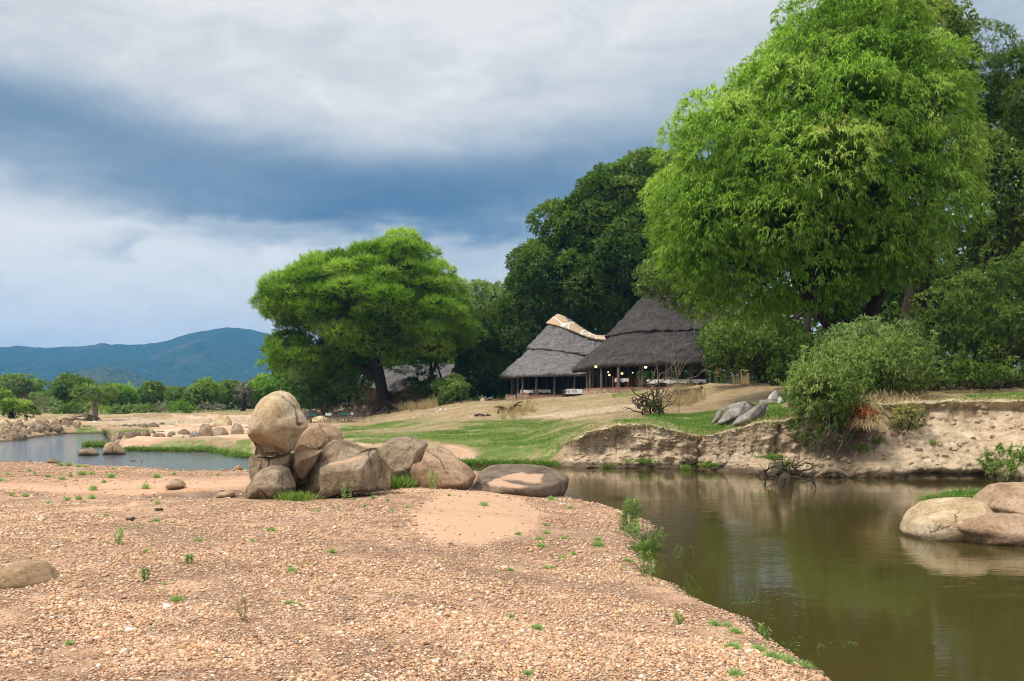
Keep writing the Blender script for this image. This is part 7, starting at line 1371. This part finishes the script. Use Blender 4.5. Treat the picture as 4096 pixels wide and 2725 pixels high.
def build_weeds():
    # low plants on the gravel: (u, v, kind, size in photo px)
    K7 = (0, 2000, .594); K6b = (2000, 1850, .594); K2 = (0, 1300, .478); R = np.random.default_rng(90)
    def weed(p, h, spread, n, label, mat='weed', group="small plants on the gravel", up=.5, cat="weed"):
        c = np.array(p); P = c+R.normal(0, 1, (n, 3))*np.array([spread*.45, spread*.45, 0]); P[:, 2] = c[2]; 
        d = nz(np.c_[(P-c)[:, :2]/max(spread, .01)*.7+R.normal(0, .25, (n, 2)), np.full(n, up)]); V, Fq, tt = leaves(P, d, h, max(.006, h*.10), 3, .35, .3, R, R.uniform(.2, .9, n), 0, True)
        ob = mesh_np("weed", V-c, Fq, ML[mat], None, False, {'tint': tt}); ob.location = c; return tag(ob, label, cat, group)
    def stalk(p, h, n, spread, label, mat='weed', lean=(0, 0), group=None, cat="plant", name="tall_weed"):
        c = np.array(p); m = MB(); Ps, Ds = [], []
        for q in range(n):
            b = c+np.array([R.normal(0, spread*.35), R.normal(0, spread*.2), 0]); e = b+np.array([R.normal(0, spread*.25)+lean[0]*h, R.normal(0, spread*.2)+lean[1]*h, h*R.uniform(.65, 1.0)]); cv = curve(b, e, 8, 0, .7, q+int(h*100)); m.tube(cv, np.linspace(.0045, .0025, 8), 4)
            for t_ in np.linspace(.12, 1, int(10+h*22)): i = t_*7; k = min(int(i), 6); Ps.append(cv[k]*(1-(i-k))+cv[k+1]*(i-k)); Ds.append(nz(R.normal(0, 1, 3)+np.array([0, 0, .7])))
        V, Fq, tt = leaves(np.array(Ps), np.array(Ds), .045+.02*h, .014, 3, .7, .2, R, R.uniform(.3, .9, len(Ps)), 0, False)
        r_ = empty(name, c, label, cat, group); child(mesh_np("foliage", V, Fq, ML[mat], None, False, {'tint': tt}), r_); child(m.build("stem", ML[mat], attrs=None), r_)
    P6 = lambda x, y: ground_hit(2000+.594*x, 1850+.594*y); P7 = lambda x, y: ground_hit(.594*x, 2000+.594*y); P2 = lambda x, y: ground_hit(.478*x, 1300+.478*y)
    stalk(P6(878, 480), .70, 26, .24, "tallest pale green feathery weed clump on the gravel point", 'pale'); stalk(P6(905, 515), .35, 12, .3, "lower spreading weeds at the foot of the tallest clump", 'weed')
    stalk(P6(1000, 600), .40, 12, .2, "leaning pale weed at the water edge right of the tallest clump", 'pale', (.45, 0)); weed(P6(985, 590), .16, .18, 90, "green grass tuft under the leaning pale weed", 'grass', None, 1, "grass tuft")
    stalk(P6(965, 770), .42, 4, .12, "yellowish thin weed stalks at the inner shore notch", 'pale'); stalk(P6(1030, 800), .36, 1, .03, "single upright leafy weed in the shore notch", 'weed'); stalk(P6(1775, 1200), .17, 3, .06, "short pale weed spike near the lower shore", 'pale')
    stalk(P7(800, 300), .26, 4, .1, "upright green weed on the gravel between the puddle and the left boulder", 'weed'); stalk(P7(1650, 820), .26, 2, .04, "thin yellow grass spike in the middle foreground", 'straw'); stalk(P7(1255, 430), .11, 3, .08, "faint pale weed in the middle gravel", 'pale'); stalk(P7(980, 550), .13, 3, .05, "faint pale weed left of the middle gravel", 'pale'); stalk(P6(1210, 1090), .13, 3, .05, "thin pale grass near the right shore", 'pale')
    W6 = [(120, 488, 26, "flat green weed at the right of the pink sand patch"), (265, 525, 34, "flat green weed below the pink sand patch"), (275, 570, 36, "wider flat weed below the pink sand patch"), (315, 480, 30, "thin flat weed nearest the shore side of the sand patch"), (312, 425, 20, "small upright weed by the shore side of the sand patch"), (665, 565, 50, "largest flat weed left of the tallest weed clump"), (660, 525, 30, "flat weed just above the largest flat one"), (435, 518, 30, "faint flat weed between sand patch and shore"), (495, 622, 26, "small weed in the middle of the gravel point"), (415, 648, 28, "small weed left of the middle of the gravel point"), (65, 730, 22, "round green weed on the open gravel left"), (305, 718, 22, "yellow-green twin weed, left half"), (352, 712, 22, "yellow-green twin weed, right half"), (825, 722, 24, "round green weed close to the shore notch"), (850, 665, 26, "trailing green weed above the shore notch, left"), (885, 680, 26, "trailing green weed above the shore notch, right"),
          (80, 1048, 22, "small green weed in the lower middle gravel"), (250, 1125, 42, "largest round weed in the lower middle gravel"), (1445, 1095, 40, "pale weed on the right gravel near the shore"), (1530, 1105, 30, "green weed beside the pale one near the shore"), (1585, 1150, 44, "dense green weed near the right shore"), (1570, 1255, 56, "bright green weed left of the big white pebble"), (1740, 1275, 60, "bright green weed right of the big white pebble"), (1830, 1320, 60, "green weed strip beside the lower shore"), (1930, 1350, 60, "olive weed strip following the lower shore"), (2050, 1385, 60, "dark weed strip reaching the water at the bottom right"), (1580, 1435, 55, "star-shaped green weed at the bottom edge"), (190, 1440, 30, "leafy green weed at the bottom edge in the middle"), (345, 252, 36, "dark green moss at the right end of the slab")]
    for x, y, s, l in W6:
        p = P6(x, y); w_ = s*.594/F*p[1]; weed(p, w_*.55+.015, w_*.62, int(40+s*1.6), l)
    W7 = [(1045, 148, 36, "flat green weed on the upper gravel"), (925, 187, 18, "small green weed left of the flat upper one"), (715, 110, 20, "tiny weed near the pale sand strip"), (1335, 278, 28, "green weed left of the gravel middle"), (1825, 208, 38, "long flat weed on the upper right of the open gravel"), (1697, 282, 20, "small weed below the long flat one"), (2235, 356, 38, "dark green weed below the pink sand patch"), (2065, 438, 16, "small upright weed in the right gravel"), (985, 358, 38, "thin weed trail on the left gravel"), (1195, 685, 50, "thin trailing weed in the middle foreground"), (1110, 578, 18, "small yellow-green weed above the trailing one"), (1965, 482, 40, "flat weed right of the gravel middle"), (1945, 705, 34, "pale weed in the right foreground"), (465, 978, 28, "grey-green weed in the left foreground"), (95, 156, 12, "tiny weed near the left edge"), (2008, 710, 16, "little weed beside the pale one in the right foreground"), (1078, 625, 14, "tiny olive weed in the middle foreground")]
    for x, y, s, l in W7:
        p = P7(x, y); w_ = s*.594/F*p[1]; weed(p, w_*.5+.012, w_*.6, int(30+s*1.5), l)
    for i, (x, y, s) in enumerate([(10, 1310, 26), (395, 1275, 26), (520, 1300, 30), (590, 1270, 24), (690, 1260, 44), (768, 1255, 30), (930, 1280, 40), (500, 1180, 30), (575, 1180, 30), (660, 1190, 24), (720, 1195, 24), (245, 1225, 20), (290, 1250, 18), (70, 1255, 20), (1220, 1370, 36), (1460, 1255, 20), (1820, 1265, 16), (1310, 1280, 36), (785, 1385, 40), (100, 1430, 24), (215, 1440, 24), (565, 1470, 24), (660, 1465, 30), (765, 1458, 36), (410, 1500, 24), (1315, 1500, 20), (945, 1215, 22), (870, 1320, 20)]):
        p = P2(x, y); w_ = s*.478/F*p[1]; weed(p, w_*.75+.03, w_*.55, int(30+s), "small pale green plant on the sand beside the left river", 'weed', "plants on the sand by the left river", 1.0)
    K3_ = lambda x, y: ground_hit(900+.594*x, 1480+.594*y)
    q = K3_(820, 790); stalk((lambda q: (q[0], q[1], gz(q[0], q[1])))(W(900+.594*818, 1480, 21.2)), .40, 4, .16, "green weed growing against the front block of the heap", 'weed'); 
    weed((lambda q: (q[0], q[1], gz(q[0], q[1])))(W(900+.594*470, 1480, 21.3)), .16, .42, 260, "dark green grass in the gap between the heap boulders", 'bush', None, 1, "grass tuft"); stalk((lambda q: (q[0], q[1], gz(q[0], q[1])))(W(900+.594*1410, 1480, 23.7)), .52, 7, .22, "bright green leafy weed before the sloping lichen boulder", 'weed'); weed((lambda q: (q[0], q[1], gz(q[0], q[1])))(W(900+.594*1165, 1480, 24.4)), .26, .35, 200, "green grass behind the sand between the two boulder groups", 'grass', None, 1, "grass tuft")
    for i, (x, y, s) in enumerate([(870, 880, 16), (765, 935, 14), (630, 960, 16), (1000, 870, 22), (1095, 885, 14), (1230, 930, 18), (1740, 915, 30), (1915, 820, 22), (1510, 850, 12), (2325, 940, 22), (1130, 955, 14), (945, 920, 14)]):
        p = K3_(x, y); w_ = s*.594/F*p[1]; weed(p, w_*.8+.02, w_*.6, 40, "tiny green weed on the gravel crest before the boulders", 'weed', "tiny weeds on the gravel crest", .9)
    # sedges and floating leaves in the pond
    def reeds(u, v, n, h, w_, label, lean=0):
        Yp = 9950/(v-HZ); c = W(u, v, Yp); c[2] = 0; m = MB(); 
        for q in range(n): b = c+np.array([R.normal(0, w_), R.normal(0, w_*.5), -.05]); m.tube(curve(b, b+np.array([R.normal(lean, .05), R.normal(0, .03), h*R.uniform(.6, 1.1)]), 7, 0, 1.0, q), np.linspace(.004, .0015, 7), 4)
        tag(m.build("sedge", ML['weed']), label, "sedge", "sedges in the pond")
    reeds(2700, 2222, 14, .22, .13, "sparse sedges in the water beside the leaning weed"); reeds(2750, 2352, 5, .33, .025, "tall green sedge blades off the shore notch"); reeds(2975, 2418, 5, .22, .05, "bent sedge blades above the floating leaves", .08); reeds(3270, 2600, 3, .12, .05, "short sedge near the lower shore", .05); reeds(2690, 2135, 4, .10, .06, "short thin sedge right of the gravel point"); reeds(3390, 2580, 3, .1, .06, "short sedge furthest right in the pond")
    m = MB()
    for (u, v, n, s) in ((2980, 2412, 26, .30), (2745, 2360, 22, .28), (2680, 2228, 16, .18), (3160, 2580, 22, .35), (3300, 2560, 16, .35), (3330, 2575, 14, .3), (3080, 2470, 8, .4), (2760, 2190, 5, .1), (3050, 2640, 10, .3)):
        Yp = 9950/(v-HZ); c = W(u, v, Yp)
        for q in range(n): rr = R.uniform(.006, .024); m.disc((c[0]+R.normal(0, s*.6), Yp+R.normal(0, s*.35), .004+.001*R.random()), rr, 7, rr*.8)
    tag(m.build("floating_leaves", ML['pale']), "scattered small leaves floating on the pond near the shore", "floating leaves", kind='stuff')
    # driftwood bits on gravel
    for (x, y, l) in ((1070, 76, "dark clod of dung on the upper gravel"), (875, 142, "flat dark driftwood bit on the upper gravel")):
        p = P7(x, y); w_ = 30*.594/F*p[1]; mm = MB(); [mm.tube(curve(p+np.array([R.normal(0, w_*.5), R.normal(0, w_*.3), .01]), p+np.array([R.normal(0, w_), R.normal(0, w_*.3), .04]), 4, 0, 1, q), [.02, .03, .025, .01], 6, wob=.4) for q in range(6)]; tag(mm.build("driftwood_bit", M_WOODD, smooth=True), l, "debris")
    # egret
    c = W(382, 1718, 92); c[2] = gz(c[0], 92); m = MB(); D, Fc = ico(2); m.put(D*np.array([.17, .09, .11])+c+np.array([0, 0, .42]), Fc); m.tube([c+np.array([-.12, 0, .46]), c+np.array([-.2, 0, .58]), c+np.array([-.15, 0, .68]), c+np.array([-.19, 0, .76])], [.05, .03, .025, .035], 8); m.tube([c+np.array([-.2, 0, .76]), c+np.array([-.32, 0, .73])], [.02, .004], 6); m.tube([c+np.array([.12, 0, .40]), c+np.array([.27, 0, .32])], [.06, .02], 6)
    for s_ in (-.03, .03): m.tube([c+np.array([s_, s_, 0]), c+np.array([s_, s_, .36])], .012, 5)
    tag(m.build("egret", plain("white_feather", (.75, .75, .73), .8, .05), smooth=True), "small white wading bird on the grass at the far end of the river", "bird")
build_weeds()

def build_roots():
    c = W(380, 1678, 118); R = np.random.default_rng(14); m = MB()
    for q in range(34):
        a = R.uniform(-1, 1); e = c+np.array([a*1.6*R.uniform(.4, 1), -R.uniform(.2, 1.2), -.85*R.uniform(.7, 1)+.0]); m.tube(curve(c+np.array([a*.25, -.1, .3]), e, 7, .25, 1.2, q), np.linspace(.09, .035, 7), 5)
    for q in range(8): m.tube(curve(c+np.array([0, 0, 0]), c+np.array([-R.uniform(1.5, 4.2), -.3, -.1-R.uniform(0, .4)]), 7, .1, 1, q+50), np.linspace(.1, .03, 7), 5)
    tag(m.build("exposed_roots", M_DEAD, smooth=True), "washed-out tangle of roots below the bare-trunked tree on the far bank", "roots")
    c = W(270, 1702, 108); m = MB()
    for q in range(40): m.tube(curve(c+np.array([R.uniform(-1.5, .6), 0, R.uniform(0, .5)]), c+np.array([R.uniform(-1, 1.2), -.3, R.uniform(-.5, .2)]), 6, .1, 1.4, q+90), np.linspace(.05, .02, 6), 5)
    tag(m.build("root_mass", M_WOODD, smooth=True), "dark hanging root mass on the brown far bank left of the bare-trunked tree", "roots")
build_roots()

# ------------------------------------------------------------------ air
def build_haze():
    m = MB(); m.box((0, 2800, 195), (12000, 6800, 420)); t = mat_new("haze_air")
    v = t.node('ShaderNodeVolumePrincipled', {'Density': 1.35e-4, 'Anisotropy': .0}); v.inputs['Color'].default_value = (.13, .42, .90, 1); t.l.new(v.outputs[0], t.out.inputs['Volume'])
    tag(m.build("haze", t.m), "thin bluish air in front of the hills", "haze", kind='stuff')
build_haze()

# ------------------------------------------------------------------ one label for each repeat: its place in its row, counted from the left
def unique_labels():
    W_ = "first second third fourth fifth sixth seventh eighth ninth tenth eleventh twelfth thirteenth fourteenth fifteenth sixteenth seventeenth eighteenth nineteenth".split()
    T_ = {2: ("twentieth", "twenty"), 3: ("thirtieth", "thirty"), 4: ("fortieth", "forty")}
    def word(k): return W_[k-1] if k < 20 else T_[k//10][0] if k % 10 == 0 else T_[k//10][1]+"-"+W_[k % 10-1]
    by = {}
    for o in COL.objects:
        if o.parent is None and 'label' in o and 'category' in o: by.setdefault(o['label'], []).append(o)
    for lab, L in by.items():
        if len(L) < 2: continue
        def u(o):
            if o.type == 'MESH' and o.location.length < .01: c = sum((Vector(b) for b in o.bound_box), Vector())/8
            else: c = o.location
            return c.x/max(c.y, 1)
        L.sort(key=u)
        for k, o in enumerate(L): o['label'] = lab+", "+word(k+1)+" from the left"
unique_labels()
